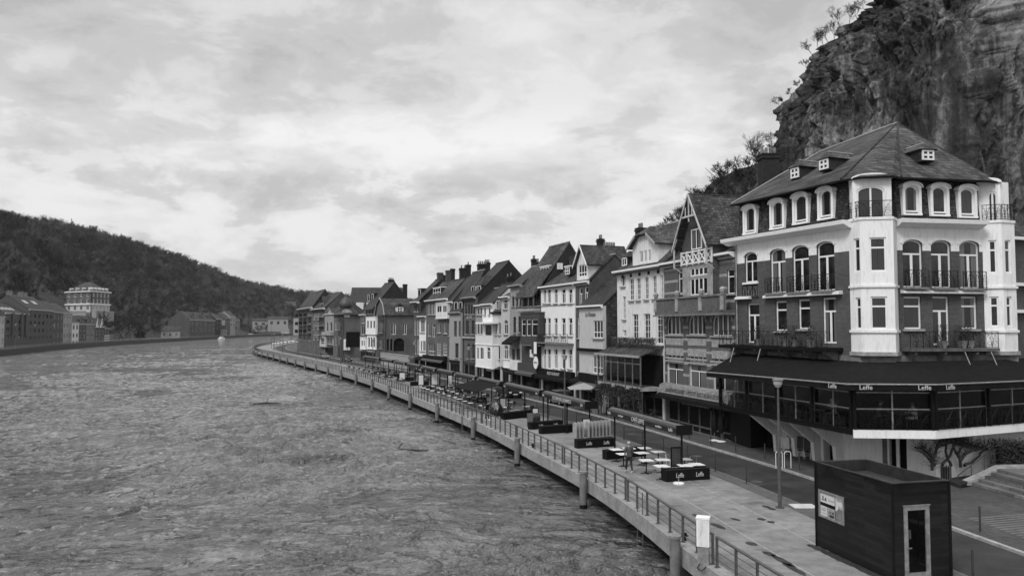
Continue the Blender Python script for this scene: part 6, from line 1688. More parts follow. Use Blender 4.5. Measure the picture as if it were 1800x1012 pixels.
for k, (x, z, w, h_) in enumerate(((a + .35, 1.75, .10, .35), (a + .47, 1.75, .08, .4), (a + .58, 1.75, .12, .3), (a + .72, 1.75, .08, .36))):
    mb = MB(); mb.box(x, x + w, .8, 1.0, z, z + h_); o = inside('binder', 'one of the grey binders on the shelf in the dark kiosk', 'binder', mb, [M_GREYP, M_STEEL, M_GREYP, M_WOOD][k]); o['group'] = 'binders in the kiosk'
# poster case
Sm = kmat(KS); a, b, c_, d_ = wn_
mb = MB(); f = .07; mb.box(a, a + f, -.03, .04, c_, d_); mb.box(b - f, b, -.03, .04, c_, d_); mb.box(a + f, b - f, -.03, .04, d_ - f, d_); mb.box(a + f, b - f, -.03, .04, c_, c_ + f)
pc = mb.build('poster_frame', M_GALV, K); pc.matrix_local = Sm
w, h_ = b - a - 2 * f, d_ - c_ - 2 * f; x0, z0 = a + f, c_ + f
def pan(u0, u1, v0, v1, mat, name='poster', y=.02):
    m2 = MB(); m2.box(x0 + w * u0, x0 + w * u1, y - .004, y, z0 + h_ * v0, z0 + h_ * v1); return m2.build(name, mat, pc)
M_PAPER = plain('poster_paper', .55, .6, .06, 3); M_PAPER2 = plain('grey_poster', .32, .6, .2, 5)
pan(0, .63, .56, 1, M_PAPER); pan(0, .63, .42, .55, M_BLACK); pan(0, .30, 0, .41, M_PAPER); pan(.32, .63, 0, .41, M_PAPER2); pan(.66, 1, 0, 1, M_PAPER)
pan(.02, .60, .94, .985, M_GREYP, y=.012); pan(.36, .60, .70, .74, M_GREYP, y=.012); pan(.05, .30, .66, .68, M_DSTONE, y=.012); pan(.10, .14, .66, .84, M_BLACK, y=.012); pan(.20, .26, .66, .78, M_STEEL, y=.012)
pan(.05, .26, .30, .33, M_GREYP, y=.012); pan(.05, .22, .22, .25, M_DSTONE, y=.012); pan(.05, .26, .10, .12, M_GREYP, y=.012); pan(.36, .47, .18, .28, M_DSTONE, y=.012); pan(.50, .60, .18, .28, M_STEEL, y=.012); pan(.40, .60, .03, .14, M_WOODD, y=.012)
m2 = MB(); U = lambda u, v: (x0 + w * u, .012, z0 + h_ * v)
m2.poly([U(.66, 0), U(1, 0), U(1, .42), U(.93, .50), U(.90, .66), U(.88, .48), U(.84, .52), U(.82, .68), U(.79, .5), U(.74, .44), U(.66, .36)][::1]); m2.build('poster_picture', M_DSTONE, pc)
m2 = MB(); m2.poly([U(.69 + .14 + .13 * math.cos(t_ * .63), .87 + .07 * math.sin(t_ * .63)) for t_ in range(10)]); m2.build('poster_badge', M_GREYP, pc)

# ================================================================ terrace canopies over the promenade
LC = EDGE.offset(5.25, EDGE.sy(10), EDGE.sy(260), .5)
def s_at_px(px, z=2.8):
    for i, p in enumerate(LC.p):
        if p.y > 20 and proj((p.x, p.y, z))[0] < px: return LC.s[i]
    return LC.L
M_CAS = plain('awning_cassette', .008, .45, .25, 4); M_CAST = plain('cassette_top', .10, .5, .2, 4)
canopies = [(1203, 1078), (1043, 963), (958, 893), (888, 845), (843, 804), (803, 773), (772, 745), (744, 719), (718, 697), (695, 673), (671, 642)]
names = [('CAFÉ LEFFE', 'black box awning on three posts lettered for the cafe, nearest the camera'), ('LE COIN DES GOURMETS', 'black box awning on posts, second from the camera, with long white lettering'),
         ('', 'black box awning on posts third from the camera, over a dark planter'), ('', 'box awning on posts with its dark canvas let down towards the river')]
CAN = []
for i, (a, b) in enumerate(canopies):
    s0, s1 = s_at_px(a), s_at_px(b); A_, B_ = LC.at(s1)[0], LC.at(s0)[0]
    u = (B_ - A_).normalized(); rot = math.atan2(u.y, u.x); L = (B_ - A_).length
    if i < 4: t = thing('box_awning', names[i][1], 'awning', (A_.x, A_.y, 0), rot)
    else: t = thing('box_awning', 'plain black box awning on thin posts in the far part of the terrace row', 'awning', (A_.x, A_.y, 0), rot, 'far awnings of the terrace row')
    H0, H1 = 2.42, 2.86
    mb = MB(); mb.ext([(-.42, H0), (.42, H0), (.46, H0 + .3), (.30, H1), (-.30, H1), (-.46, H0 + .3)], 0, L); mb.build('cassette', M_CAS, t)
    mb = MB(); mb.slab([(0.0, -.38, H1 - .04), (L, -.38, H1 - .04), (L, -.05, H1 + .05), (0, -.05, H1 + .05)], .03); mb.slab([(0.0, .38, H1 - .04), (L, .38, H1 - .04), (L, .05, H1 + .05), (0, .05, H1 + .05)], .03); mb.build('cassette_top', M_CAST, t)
    mb = MB(); mb.box(-.04, 0, -.48, .48, H0 - .04, H1 + .06); mb.box(L, L + .04, -.48, .48, H0 - .04, H1 + .06); mb.build('end_plate', M_BLACK, t)
    for x in (.35, L * .5, L - .3):
        mb = MB(); mb.cyl((x, 0, .01), (x, 0, H0), .06, n=8); mb.box(x - .16, x + .16, -.16, .16, .003, .03); mb.build('post', M_BLACK, t)
    if i < 4 or i % 2 == 0:
        for x in (.55, L - .7): letters('Leffe', .26, M_LETTER, t, (x, -.475, H0 + .17), (R(90), 0, 0))
        if i < 2:
            letters(names[i][0], .36 if i == 0 else .36, M_LETTER, t, (L * .5, -.475, H0 + .17), (R(90), 0, 0), sx=1.05)
            for x in (L * .24, L * .78): letters('meridiano' if i == 0 else '', .2, M_LETTER, t, (x, -.475, H0 + .17), (R(90), 0, 0), shear=.3) if i == 0 else None
    if i == 3:
        mb = MB(); mb.slab([(0, -.42, H0 + .2), (L, -.42, H0 + .2), (L, -3.1, H0 - .45), (0, -3.1, H0 - .45)], .03); mb.box(0, L, -3.13, -3.10, H0 - .72, H0 - .42); mb.build('canvas', M_CANVAS, t)
        mb = MB()
        for x in (.4, L - .4): mb.cyl((x, -.3, H0), (x + .4, -1.7, H0 - .3), .025, n=5); mb.cyl((x + .4, -1.7, H0 - .3), (x, -3.08, H0 - .5), .025, n=5)
        mb.build('folding_arm', M_GALV, t)
        for x in (.6, L * .5, L - .6): letters('Leffe', .24, M_LETTER, t, (x, -3.14, H0 - .57), (R(90), 0, 0))
    CAN.append((A_, u, rot, L, s0, s1))
# ---- planters across the terrace
def planter(p0, p1, h, label, group=None, logos=True, plants=False):
    u = (p1 - p0); L = u.length; t = thing('planter', label, 'planter', (p0.x, p0.y, 0), math.atan2(u.y, u.x), group)
    mb = MB(); mb.box(0, L, 0, .06, 0, h); mb.box(0, L, .44, .5, 0, h); mb.box(0, .06, .06, .44, 0, h); mb.box(L - .06, L, .06, .44, 0, h); mb.build('box', M_BLACK, t)
    mb = MB(); mb.box(.06, L - .06, .06, .44, 0, h - .08); mb.build('soil', M_WOODD, t)
    mb = MB(); mb.box(-.02, L + .02, -.02, .05, h, h + .03); mb.box(-.02, L + .02, .45, .52, h, h + .03); mb.build('rim', plain('planter_rim', .03, .4, .2, 4), t)
    if logos:
        for f in (.3, .76): letters('Leffe', h * .55, M_LETTER, t, (L * f, -.008, h * .5), (R(90), 0, 0), sx=.72, shear=.12)
    return t
planter(at_z(1172, 847), at_z(1248, 842), .62, 'black planter with two white logos nearest the kiosk')
planter(at_z(1067, 808), at_z(1136, 801), .55, 'plain black planter behind the walking man', logos=False)
planter(at_z(1015, 788), at_z(1082, 784), .58, 'black planter with two white logos below the rounded boards')
planter(at_z(952, 763), at_z(1010, 759), .58, 'plain black planter just beyond the rounded boards', logos=False)
planter(at_z(934, 755), at_z(990, 750), .55, 'black planter with logos holding glass screens under the third awning')
planter(at_z(886, 738), at_z(945, 731), .6, 'long plain black planter beside the standing people', logos=False)
for i in range(4, 11):
    A_, u, rot, L, s0, s1 = CAN[i]; n_ = Vector((u.y, -u.x)); p = A_ + u * (L - .4) + n_ * 1.6
    planter(p, p - n_ * 2.6, .55, 'plain black planter across the far terrace under an awning', 'far planters under the awnings', False)
# ---- easel menu boards
def menu(px, py, rot, label, pap=M_PAPER2, h=1.55, w=.62):
    q = at_z(px, py); t = thing('menu_board', label, 'menu board', (q.x, q.y, 0), rot)
    mb = MB(); mb.box(-w / 2, w / 2, 0, .05, .45, h); mb.build('panel', M_BLACK, t); mb = MB(); mb.box(-w / 2 + .07, w / 2 - .07, -.008, -.001, .53, h - .08); mb.build('menu_sheet', pap, t)
    for x in (-w / 2 + .03, w / 2 - .03): mb = MB(); mb.box(x - .02, x + .02, -.01, .04, 0, .45); mb.build('leg', M_BLACK, t)
    return t
menu(1189, 834, R(10), 'tall black menu easel at the planter nearest the kiosk', plain('dark_menu', .05, .5, .3, 5))
menu(1031, 778, R(10), 'black easel with a pale menu sheet among the rounded boards', M_PAPER, 1.75)
menu(884, 729, R(10), 'black easel with grey poster beside the standing people', M_PAPER2, 1.6)
menu(740, 683, R(5), 'white notice board at the left end of the crowded terrace', M_PAPER, 1.9, .75)
menu(765, 682, R(5), 'white notice board in the middle of the crowded terrace', M_PAPER, 2.0, 1.1)
menu(791, 686, R(5), 'tall white notice board behind the crowded tables', M_PAPER, 2.0, .6)
menu(707, 672, R(5), 'small white notice beside the railing at the far terrace', M_PAPER, 1.5, .9)
menu(941, 748, R(5), 'small white sheet on a stand over the folded chairs', M_PAPER, 1.5, .55)
# ---- rounded upright boards (folded table tops)
M_BRD = plain('pale_board', .30, .6, .2, 3)
for k in range(10):
    px = 1011 + k * 6.2 + (4 if k > 2 else 0); q = at_z(px, 783 - k * .7)
    pts = [(-.28, 0), (.28, 0), (.28, .95)] + [(.28 * math.cos(a_), .95 + .2 * math.sin(a_)) for a_ in np.linspace(.3, math.pi - .3, 7)] + [(-.28, .95)]
    mb = MB(); mb.exy(pts, 0, .05); o = mb.build('stored_board', M_BRD, None, (q.x, q.y + .5, .42), R(-68)); tag(o, 'upright pale table top with rounded head stored behind the logo planter', 'table top', 'table tops stored upright')
# ---- bistro tables
def table_proto():
    t = thing('bistro_table', 'square white topped bistro table on a black pedestal under the first awning', 'table', group='bistro tables under the first awning')
    mb = MB(); mb.box(-.36, .36, -.36, .36, .72, .75); mb.build('table_top', M_WHITE2, t)
    mb = MB(); mb.cyl((0, 0, .03), (0, 0, .72), .035, n=8); mb.build('pedestal', M_BLACK, t)
    mb = MB(); mb.box(-.33, .33, -.03, .03, 0, .035); mb.box(-.03, .03, -.33, .33, .002, .037); mb.build('foot', M_BLACK, t); return t
tp = table_proto()
for i, (px, py) in enumerate(((1083, 789), (1105, 787), (1133, 786.5), (1096, 797), (1128, 795), (1157, 793), (1136, 808), (1164, 807), (1163, 818), (1203, 806), (1204, 817), (1224, 815))):
    q = at_z(px, py, .75); again(tp, i == 0, (q.x, q.y, 0), R(12) + rnd.uniform(-.15, .15))
TBLS = tp
# ---- chairs
def chair_proto(mat_f, mat_s, label, group):
    t = thing('terrace_chair', label, 'chair', group=group)
    for x, y in ((-.2, -.2), (.2, -.2)): mb = MB(); mb.cyl((x, y, 0), (x, y, .65), .016, n=5); mb.build('leg', mat_f, t)
    for x in (-.2, .2): mb = MB(); mb.cyl((x, .24, 0), (x, .2, .45), .016, n=5); mb.cyl((x, .2, .45), (x, .27, .88), .016, n=5); mb.build('leg', mat_f, t)
    mb = MB(); mb.box(-.21, .21, -.2, .2, .43, .46); mb.build('seat', mat_s, t)
    mb = MB(); mb.slab([(-.2, .22, .56), (.2, .22, .56), (.2, .275, .88), (-.2, .275, .88)], .015); mb.build('backrest', mat_s, t)
    mb = MB(); mb.box(-.23, -.18, -.2, .22, .64, .665); mb.box(.18, .23, -.2, .22, .64, .665); mb.build('armrest', mat_f, t); return t
cp = chair_proto(M_TRIM, plain('chair_grey', .12, .6, .2, 4), 'white framed chair beside the bistro tables', 'white framed chairs under the first awning')
for i, (px, py, r_) in enumerate(((1216, 827, 190), (1180, 826, 20))): q = at_z(px, py); again(cp, i == 0, (q.x, q.y, 0), R(r_))
cp = chair_proto(M_GALV, plain('wicker_dark', .04, .7, .4, 6), 'metal framed chair with dark wicker seat crowding the far terrace', 'wicker chairs on the crowded terrace')
ft = table_proto(); ft['label'] = 'square table with pale edge standing among the wicker chairs'; ft['group'] = 'tables on the crowded terrace'
k = 0; j = 0
for row in range(13):
    s_ = EDGE.sy(73) + row * 2.3
    for o_ in (2.6, 4.3, 6.6):
        if o_ > 6 and row % 2: continue
        q, a = tang(s_ + rnd.uniform(-.3, .3), o_ + rnd.uniform(-.2, .2)); again(ft, j == 0, (q.x, q.y, 0), a); j += 1
        for dx, dr_ in ((.62, -90), (-.62, 90)):
            w_ = EDGE.off(s_ + dx, o_ + rnd.uniform(-.15, .15)); again(cp, k == 0, (w_.x, w_.y, 0), a + R(dr_) + rnd.uniform(-.3, .3)); k += 1
for row in range(11):
    s_ = EDGE.sy(112) + row * 4.2
    for o_ in (3.0, 6.6):
        q, a = tang(s_ + rnd.uniform(-.5, .5), o_); again(ft, False, (q.x, q.y, 0), a)
        for dx, dr_ in ((.62, -90), (-.62, 90)): w_ = EDGE.off(s_ + dx, o_); again(cp, False, (w_.x, w_.y, 0), a + R(dr_) + rnd.uniform(-.3, .3))
# parasol foot beside the near planter
q = at_z(1193, 850); t = thing('parasol_base', 'round white parasol foot with a short pole in front of the near planter', 'parasol base', (q.x, q.y, 0))
mb = MB(); mb.lathe([(.30, 0), (.30, .05), (.26, .08), (.06, .10)], 18); mb.build('foot', M_WHITE2, t); mb = MB(); mb.cyl((0, 0, .1), (0, 0, .45), .025, n=8); mb.build('pole', M_GALV, t)
# glass wind screens stacked in the third planter
for k in range(5):
    q = at_z(932 + k * 3.2, 752 - k * .5); mb = MB(); mb.box(-.45, .45, 0, .02, .1, 1.1); mb.box(-.47, -.43, -.01, .03, 0, 1.12); mb.box(.43, .47, -.01, .03, 0, 1.12); o = mb.build('wind_screen', plain('dull_glass', .10, .2, .2, 3), None, (q.x, q.y + .6, 0), R(-60)); tag(o, 'folded glass wind screen stored by the planter under the third awning', 'wind screen', 'wind screens stored by the planter')
# bundles wrapped in black sheeting near the standing people
q = at_z(858, 735); mb = MB(); mb.lathe([(.55, 0), (.75, .35), (.7, .8), (.45, 1.2), (.15, 1.35)], 12); o = mb.build('wrapped_bundle', plain('black_sheet', .012, .4, .3, 5, bmp=.5), None, (q.x + .6, q.y + 2.2, 0)); tag(o, 'furniture bundle wrapped in black sheeting behind the standing people', 'bundle')

# ================================================================ people
def person(label, loc, rot, pose, cols, hair=True, bald=False):
    """pose: dict of joint positions; one continuous skinned body"""
    names_ = list(pose.keys()); me = bpy.data.meshes.new('person')
    E_ = [('hip', 'waist'), ('waist', 'chest'), ('chest', 'neck'), ('neck', 'headb'), ('headb', 'headm'), ('headm', 'headt')]
    for sd_ in 'LR':
        E_ += [('hip', 'hp' + sd_), ('hp' + sd_, 'kn' + sd_), ('kn' + sd_, 'an' + sd_), ('an' + sd_, 'to' + sd_), ('chest', 'sh' + sd_), ('sh' + sd_, 'el' + sd_), ('el' + sd_, 'wr' + sd_), ('wr' + sd_, 'pa' + sd_)]
    me.from_pydata([pose[n] for n in names_], [(names_.index(a), names_.index(b)) for a, b in E_], []); o = bpy.data.objects.new('person', me); C.objects.link(o)
    sk = o.modifiers.new('Skin', 'SKIN'); rad = dict(hip=(.15, .11), waist=(.145, .105), chest=(.17, .12), neck=(.06, .06), headb=(.065, .075), headm=(.082, .10), headt=(.06, .07), hp=(.095, .095), kn=(.065, .065), an=(.05, .055), to=(.055, .04), sh=(.07, .07), el=(.05, .05), wr=(.032, .034), pa=(.035, .018))
    for v, n in zip(me.skin_vertices[0].data, names_):
        r_ = rad.get(n) or rad[n[:2]]; v.radius = r_; v.use_root = (n == 'hip')
    sub = o.modifiers.new('Sub', 'SUBSURF'); sub.levels = 2; sub.render_levels = 2
    dg = bpy.context.evaluated_depsgraph_get(); dg.update(); m2 = bpy.data.meshes.new_from_object(o.evaluated_get(dg)); bpy.data.objects.remove(o); m2.name = 'person'
    # fingers and thumb, curled, grown from each palm
    bmx = MB()
    for sd_ in 'LR':
        w_, p_ = Vector(pose['wr' + sd_]), Vector(pose['pa' + sd_]); d = (p_ - w_).normalized(); q = Vector((1, 0, 0)) if abs(d.x) < .7 else Vector((0, 0, 1)); sdv = d.cross(q).normalized()
        for k in range(4):
            b = p_ + sdv * (.012 + (k - 1.5) * .018 - .012); l_ = (.07, .078, .072, .055)[k]; c1 = b + d * l_ * .55; c2 = c1 + (d * .7 + q * (.5 if sd_ == 'L' else -.5)) * l_ * .45
            bmx.cyl(b - d * .01, c1, .0095, .008, 6, 1); bmx.cyl(c1, c2, .008, .006, 6, 1)
        b = w_ + d * .03 - sdv * .03; bmx.cyl(b, b - sdv * .03 + d * .03, .011, .009, 6, 1); bmx.cyl(b - sdv * .03 + d * .03, b - sdv * .03 + d * .06, .009, .007, 6, 1)
    import bmesh
    bm_ = bmesh.new(); bm_.from_mesh(m2); nf = len(bm_.faces); bmm = bmx.mesh('f', M_BLACK); bm_.from_mesh(bmm); bm_.to_mesh(m2); bm_.free()
    m2.materials.clear(); mats = [plain('skin_tone', .30, .6, .05, 5), cols[0], cols[1], cols[2]]
    for mm in mats: m2.materials.append(mm)
    hz_ = pose['hip'][2]; nz = pose['neck'][2]; wr = [Vector(pose['wr' + x]) for x in 'LR']; an = [Vector(pose['an' + x]) for x in 'LR']; kn = [Vector(pose['kn' + x]) for x in 'LR']; el = [Vector(pose['el' + x]) for x in 'LR']
    legs = [(Vector(pose['hp' + x]), Vector(pose['kn' + x]), Vector(pose['an' + x])) for x in 'LR']
    def dseg(p, a, b): t_ = max(0, min(1, (p - a).dot(b - a) / (b - a).length_squared)); return (p - a.lerp(b, t_)).length
    for i_, f in enumerate(m2.polygons):
        c = f.center; f.use_smooth = True
        if i_ >= nf: f.material_index = 0; continue
        dl = min(min(dseg(c, a, b), dseg(c, b, d_)) for a, b, d_ in legs)
        da = min(dseg(c, Vector(pose['sh' + x]), Vector(pose['el' + x])) for x in 'LR'); dw = min(dseg(c, Vector(pose['el' + x]), Vector(pose['wr' + x])) for x in 'LR')
        if min((c - x).length for x in an) < .12 and c.z < min(x.z for x in an) + .06 or min((c - Vector(pose['to' + x])).length for x in 'LR') < .09: f.material_index = 3
        elif c.z > nz - .01: f.material_index = 0
        elif min((c - Vector(pose['pa' + x])).length for x in 'LR') < .075: f.material_index = 0
        elif dl < .13 and dl < dw + .05 and c.z < hz_ - .02: f.material_index = 2
        else: f.material_index = 1
    r = thing('person', label, 'person', loc, rot); place(m2, 'body', r)
    hm, ht = Vector(pose['headm']), Vector(pose['headt'])
    # face: brow, nose, mouth, ears; hair shell
    fc = MB(); fy = hm.y - .098; fc.cyl((hm.x, fy + .01, hm.z + .02), (hm.x, fy - .018, hm.z - .015), .010, .014, 6)
    fc.box(hm.x - .025, hm.x + .025, fy - .002, fy + .01, hm.z - .045, hm.z - .038)
    for sg in (-1, 1): fc.cyl((hm.x + sg * .085, hm.y + .005, hm.z - .02), (hm.x + sg * .092, hm.y + .015, hm.z + .025), .014, .016, 6)
    fc.build('face', mats[0], r)
    ey = MB()
    for sg in (-1, 1): ey.cyl((hm.x + sg * .032, fy + .008, hm.z + .022), (hm.x + sg * .032, fy - .002, hm.z + .022), .010, n=6)
    ey.build('eyes', M_BLACK, r)
    hr = MB(); k_ = 10
    prof = [(.098, -.03), (.104, .03), (.095, .08), (.06, .118), (.02, .13)]
    hr.lathe(prof, 14); hr.v = [(x * .92 + hm.x, y * 1.08 + hm.y + .02, z + hm.z) for x, y, z in hr.v]
    hr.build('hair', cols[3], r, smooth=True)
    return r
def walkpose(st=.22, arm=.2, lean=.03):
    p = dict(hip=(0, 0, .93), waist=(0, -.01, 1.08), chest=(0, -lean, 1.30), neck=(0, -lean - .01, 1.48), headb=(0, -lean - .02, 1.55), headm=(0, -lean - .03, 1.63), headt=(0, -lean - .02, 1.72),
             hpL=(.10, 0, .88), knL=(.11, -st * .6, .50), anL=(.11, -st, .08), toL=(.12, -st - .16, .035), hpR=(-.10, 0, .88), knR=(-.11, st * .25, .48), anR=(-.11, st, .12), toR=(-.12, st - .13, .035),
             shL=(.20, -lean, 1.42), elL=(.25, arm * .5, 1.15), wrL=(.24, arm * .3 - .05, .92), paL=(.235, arm * .2 - .08, .84), shR=(-.20, -lean, 1.42), elR=(-.25, -arm * .3, 1.15), wrR=(-.23, -arm - .08, .95), paR=(-.225, -arm - .13, .88))
    return p
def sitpose():
    return dict(hip=(0, 0, .50), waist=(0, -.02, .66), chest=(0, -.08, .88), neck=(0, -.13, 1.05), headb=(0, -.15, 1.11), headm=(0, -.19, 1.19), headt=(0, -.19, 1.28),
                hpL=(.10, -.05, .50), knL=(.12, -.45, .50), anL=(.12, -.42, .09), toL=(.12, -.58, .04), hpR=(-.10, -.05, .50), knR=(-.12, -.45, .50), anR=(-.12, -.40, .09), toR=(-.12, -.56, .04),
                shL=(.19, -.09, 1.0), elL=(.24, -.22, .78), wrL=(.14, -.44, .80), paL=(.10, -.51, .80), shR=(-.19, -.09, 1.0), elR=(-.24, -.22, .78), wrR=(-.14, -.44, .80), paR=(-.10, -.51, .80))
M_JK = plain('dark_jacket', .06, .8, .3, 6); M_TR = plain('dark_trousers', .015, .8, .3, 6); M_SHOE = plain('white_shoes', .7, .5, .1, 6); M_HG = plain('grey_hair', .35, .8, .2, 20); M_HD = plain('dark_hair', .03, .7, .3, 20)
M_SHIRT = plain('pale_shirt', .5, .8, .12, 6)
q = at_z(1106, 830); person('person in dark jacket and white shoes walking away past the bistro tables', (q.x, q.y, 0), R(188), walkpose(.24, .12), (M_JK, M_TR, M_SHOE, M_HG))
q = at_z(856, 739); person('person in black standing at the railing with white shoes, left of the pair', (q.x, q.y, 0), R(60), walkpose(.12, .05, .12), (M_BLACK, M_TR, M_SHOE, M_HD))
q = at_z(874, 737); person('person in grey coat standing at the railing, right of the pair', (q.x, q.y, 0), R(-70), walkpose(.14, .05, .10), (M_GREYP, M_TR, M_SHOE, M_HD))
# diners behind the terrace glass
def diner(px, Y, lab, cols, rot):
    p = at_Y(px, 740, Y); person(lab, (p.x, p.y, ZD1), rot, sitpose(), cols)
    c_ = chair_proto(M_BLACK, M_WOODD, 'dark chair under the ' + lab.split(' in ')[0] + ' at terrace column %s' % {1: 'right', 2: 'middle', 3: 'left'}.get(1), None)
    del c_['label']; c_['label'] = 'dark chair carrying the ' + lab; c_.location = (p.x, p.y, ZD1); c_.rotation_euler = (0, 0, rot)
    f_ = Vector((math.sin(rot), -math.cos(rot))); t_ = thing('dining_table', 'dark dining table before the ' + lab, 'table', (p.x + f_.x * .85, p.y + f_.y * .85, ZD1), rot)
    mb = MB(); mb.box(-.4, .4, -.4, .4, .72, .75); mb.build('table_top', M_WOODD, t_); mb = MB(); mb.cyl((0, 0, 0), (0, 0, .72), .04, n=8); mb.build('pedestal', M_BLACK, t_); mb = MB(); mb.box(-.3, .3, -.3, .3, 0, .03); mb.build('foot', M_BLACK, t_)
diner(1609, 41.2, 'person in a pale shirt seated at the right', (M_SHIRT, M_TR, M_TR, M_HD), R(-80))
diner(1543, 42.6, 'person in dark clothes seated in the middle', (M_JK, M_TR, M_TR, M_HD), R(70))
diner(1466, 43.6, 'person in light top seated at the left', (M_SHIRT, M_TR, M_TR, M_HG), R(-60))
# ================================================================ PLANTS
M_LEAF = foliage_mat('evergreen_leaf', .012, .07); M_BARE = foliage_mat('bare_twigs', .03, .10)
def leaf_tris(n, sampler, size, seed=1):
    r = random.Random(seed); T = []
    for i in range(n):
        p = Vector(sampler(r)); a = Vector((r.gauss(0, 1), r.gauss(0, 1), r.gauss(0, 1))).normalized() * size * r.uniform(.6, 1.4); b = a.orthogonal().normalized() * size * r.uniform(.4, .8)
        T.append((p - a * .5 - b * .5, p + a * .5 - b * .5, p + a * .5 + b * .5)); 
    return np.array([[tuple(q) for q in t_] for t_ in T])
def leaf_part(name, n, sampler, size, parent, mat=None, seed=1, loc=(0, 0, 0)):
    T = leaf_tris(n, sampler, size, seed); o = tri_object(name, T, np.random.RandomState(seed).uniform(0, 1, len(T)), mat or M_LEAF); o.parent = parent; o.location = loc; return o
def bare_tree(label, base, h, seed, group=None, lean=(0, 0), depth=6, thick=.035, name='bare_tree'):
    r = random.Random(seed); tr = MB(); cr = MB(); root = thing(name, label, 'tree', tuple(base), 0, group)
    def grow(p, d, L, rad, k):
        if k == 0 or L < .06: return
        segs = 3 if k > 3 else 2; q = p
        for i in range(segs):
            d = (d + Vector((r.gauss(0, .13), r.gauss(0, .13), r.gauss(0.02, .09)))).normalized(); n_ = q + d * L / segs
            (tr if k >= depth - 1 else cr).cyl(q, n_, rad * (1 - .25 * i / segs), rad * (1 - .25 * (i + 1) / segs), 5 if k > 3 else 3, 0, False); q = n_
        for c_ in range(4 if k > 2 else 5):
            ax = Vector((r.gauss(0, 1), r.gauss(0, 1), r.gauss(0, .5))).normalized(); nd = (d + ax * r.uniform(.45, .9) + Vector((0, 0, .12))).normalized()
            grow(q if c_ < 2 else p.lerp(q, r.uniform(.4, .9)), nd, L * r.uniform(.6, .86), max(rad * .6, .010), k - 1)
    grow(Vector((0, 0, 0)), Vector((lean[0], lean[1], 1)).normalized(), h * .33, h * thick * .5, depth)
    tr.build('trunk', plain('bark', .045, .9, .3, 4), root); cr.build('crown', plain('twigs', .04, .9, .3, 4), root); return root
# on the rock's edge: find where the rock ends against the sky and root the shrubs there
from mathutils.bvhtree import BVHTree
_bv = BVHTree.FromPolygons([v.co[:] for v in CLIFF.data.vertices], [p.vertices[:] for p in CLIFF.data.polygons])
def rim(px, py0=330):
    last = None; py = py0
    while py > -60:
        a, b_ = ray(px, py); h_ = _bv.ray_cast(Vector((0, 0, CZ)), Vector((a, 1, b_)).normalized())[0]
        if h_ is None: break
        last = h_; py -= 3
    return last
for i, (px, h) in enumerate(((1357, 2.4), (1361, 3.2), (1366, 2.2), (1372, 2.6), (1380, 1.6), (1392, 1.6), (1405, 1.8), (1418, 2.4), (1428, 3.2), (1438, 3.6), (1448, 3.4), (1458, 4.0), (1468, 4.2), (1480, 4.0), (1494, 3.6), (1508, 3.2), (1522, 2.6))):
    p = rim(px)
    if p is None: continue
    bare_tree('small bare shrub tree clinging to the outer edge of the high rock', (p.x, p.y, p.z - .3), h * .8, 60 + i, 'bare shrubs on the rock edge', (-.35, 0), 5, .018)
p = at_Y(1332, 300, 105); bare_tree('spreading bare tree on the shoulder between the chimney and the rock', (p.x, p.y, p.z), 5.4, 21, None, (-.15, 0), 6, .03)
p = at_Y(1222, 352, 118); bare_tree('faint bare tree on the slope behind the timbered gable', (p.x, p.y, p.z - 1), 3.6, 22, None, (0, 0), 5, .02)
r = random.Random(4)
# individual trees on the left bank
def stand_tree(label, x, y, z, h, k, tone, group=None, mat=None):
    conif = k >= 7; root = thing('conifer' if conif else 'riverside_tree', label, 'tree', (x, y, z), r.uniform(0, 6), group)
    P = PROT[k] * h; ns = 4
    o = tri_object('trunk', P[:ns], np.full(ns, .4), M_WOODLAND); o.parent = root
    o = tri_object('crown', P[ns:], np.clip(tone + _rs.uniform(-.15, .15, len(P) - ns), 0, 1), M_WOODLAND); o.parent = root; return root
RG = LB.offset(-218, LB.sy(150), LB.L - 5, 2)
p = RG.at(RG.hit(338))[0]; p = Vector((p.x, p.y, .6 + ridge_h(p.y) - 1)); stand_tree('lone pointed conifer standing above the skyline of the wooded hill', p.x, p.y, p.z, 27, 7, .0)
p = RG.at(RG.hit(71))[0]; p = Vector((p.x, p.y, .6 + ridge_h(p.y) - 1)); stand_tree('small dark conifer poking above the bare skyline at the left', p.x, p.y, p.z, 19, 8, .0)
for px, h_, k, tn in tuple((425 + i * 5.6, 9 + 5 * ((i * 7) % 5) / 5, i % 7, .2 + .3 * ((i * 3) % 4) / 4) for i in range(17)) + ((60, 10, 2, .3), (110, 11, 4, .3), (140, 9, 1, .2), (173, 10, 5, .25), (340, 10, 0, .2), (372, 9, 3, .25), (205, 16, 0, .3), (222, 18, 2, .2), (238, 17, 8, .0), (252, 18, 1, .3), (268, 19, 3, .35), (284, 17, 4, .3), (300, 15, 7, .0), (316, 13, 5, .3), (325, 12, 6, .3), (426, 14, 2, .2), (436, 13, 3, .2), (196, 13, 4, .25), (245, 15, 6, .15), (292, 14, 8, .0), (212, 15, 5, .1)):
    s_ = LB.hit(px, 596)
    if s_ is None: continue
    q = LB.off(s_, -(11 + r.uniform(0, 8)) if 195 < px < 330 or px > 424 else -27); stand_tree('large tree in the dark riverside row on the left bank beyond the houses', q.x, q.y, .6, h_, k, tn, 'riverside trees on the left bank')

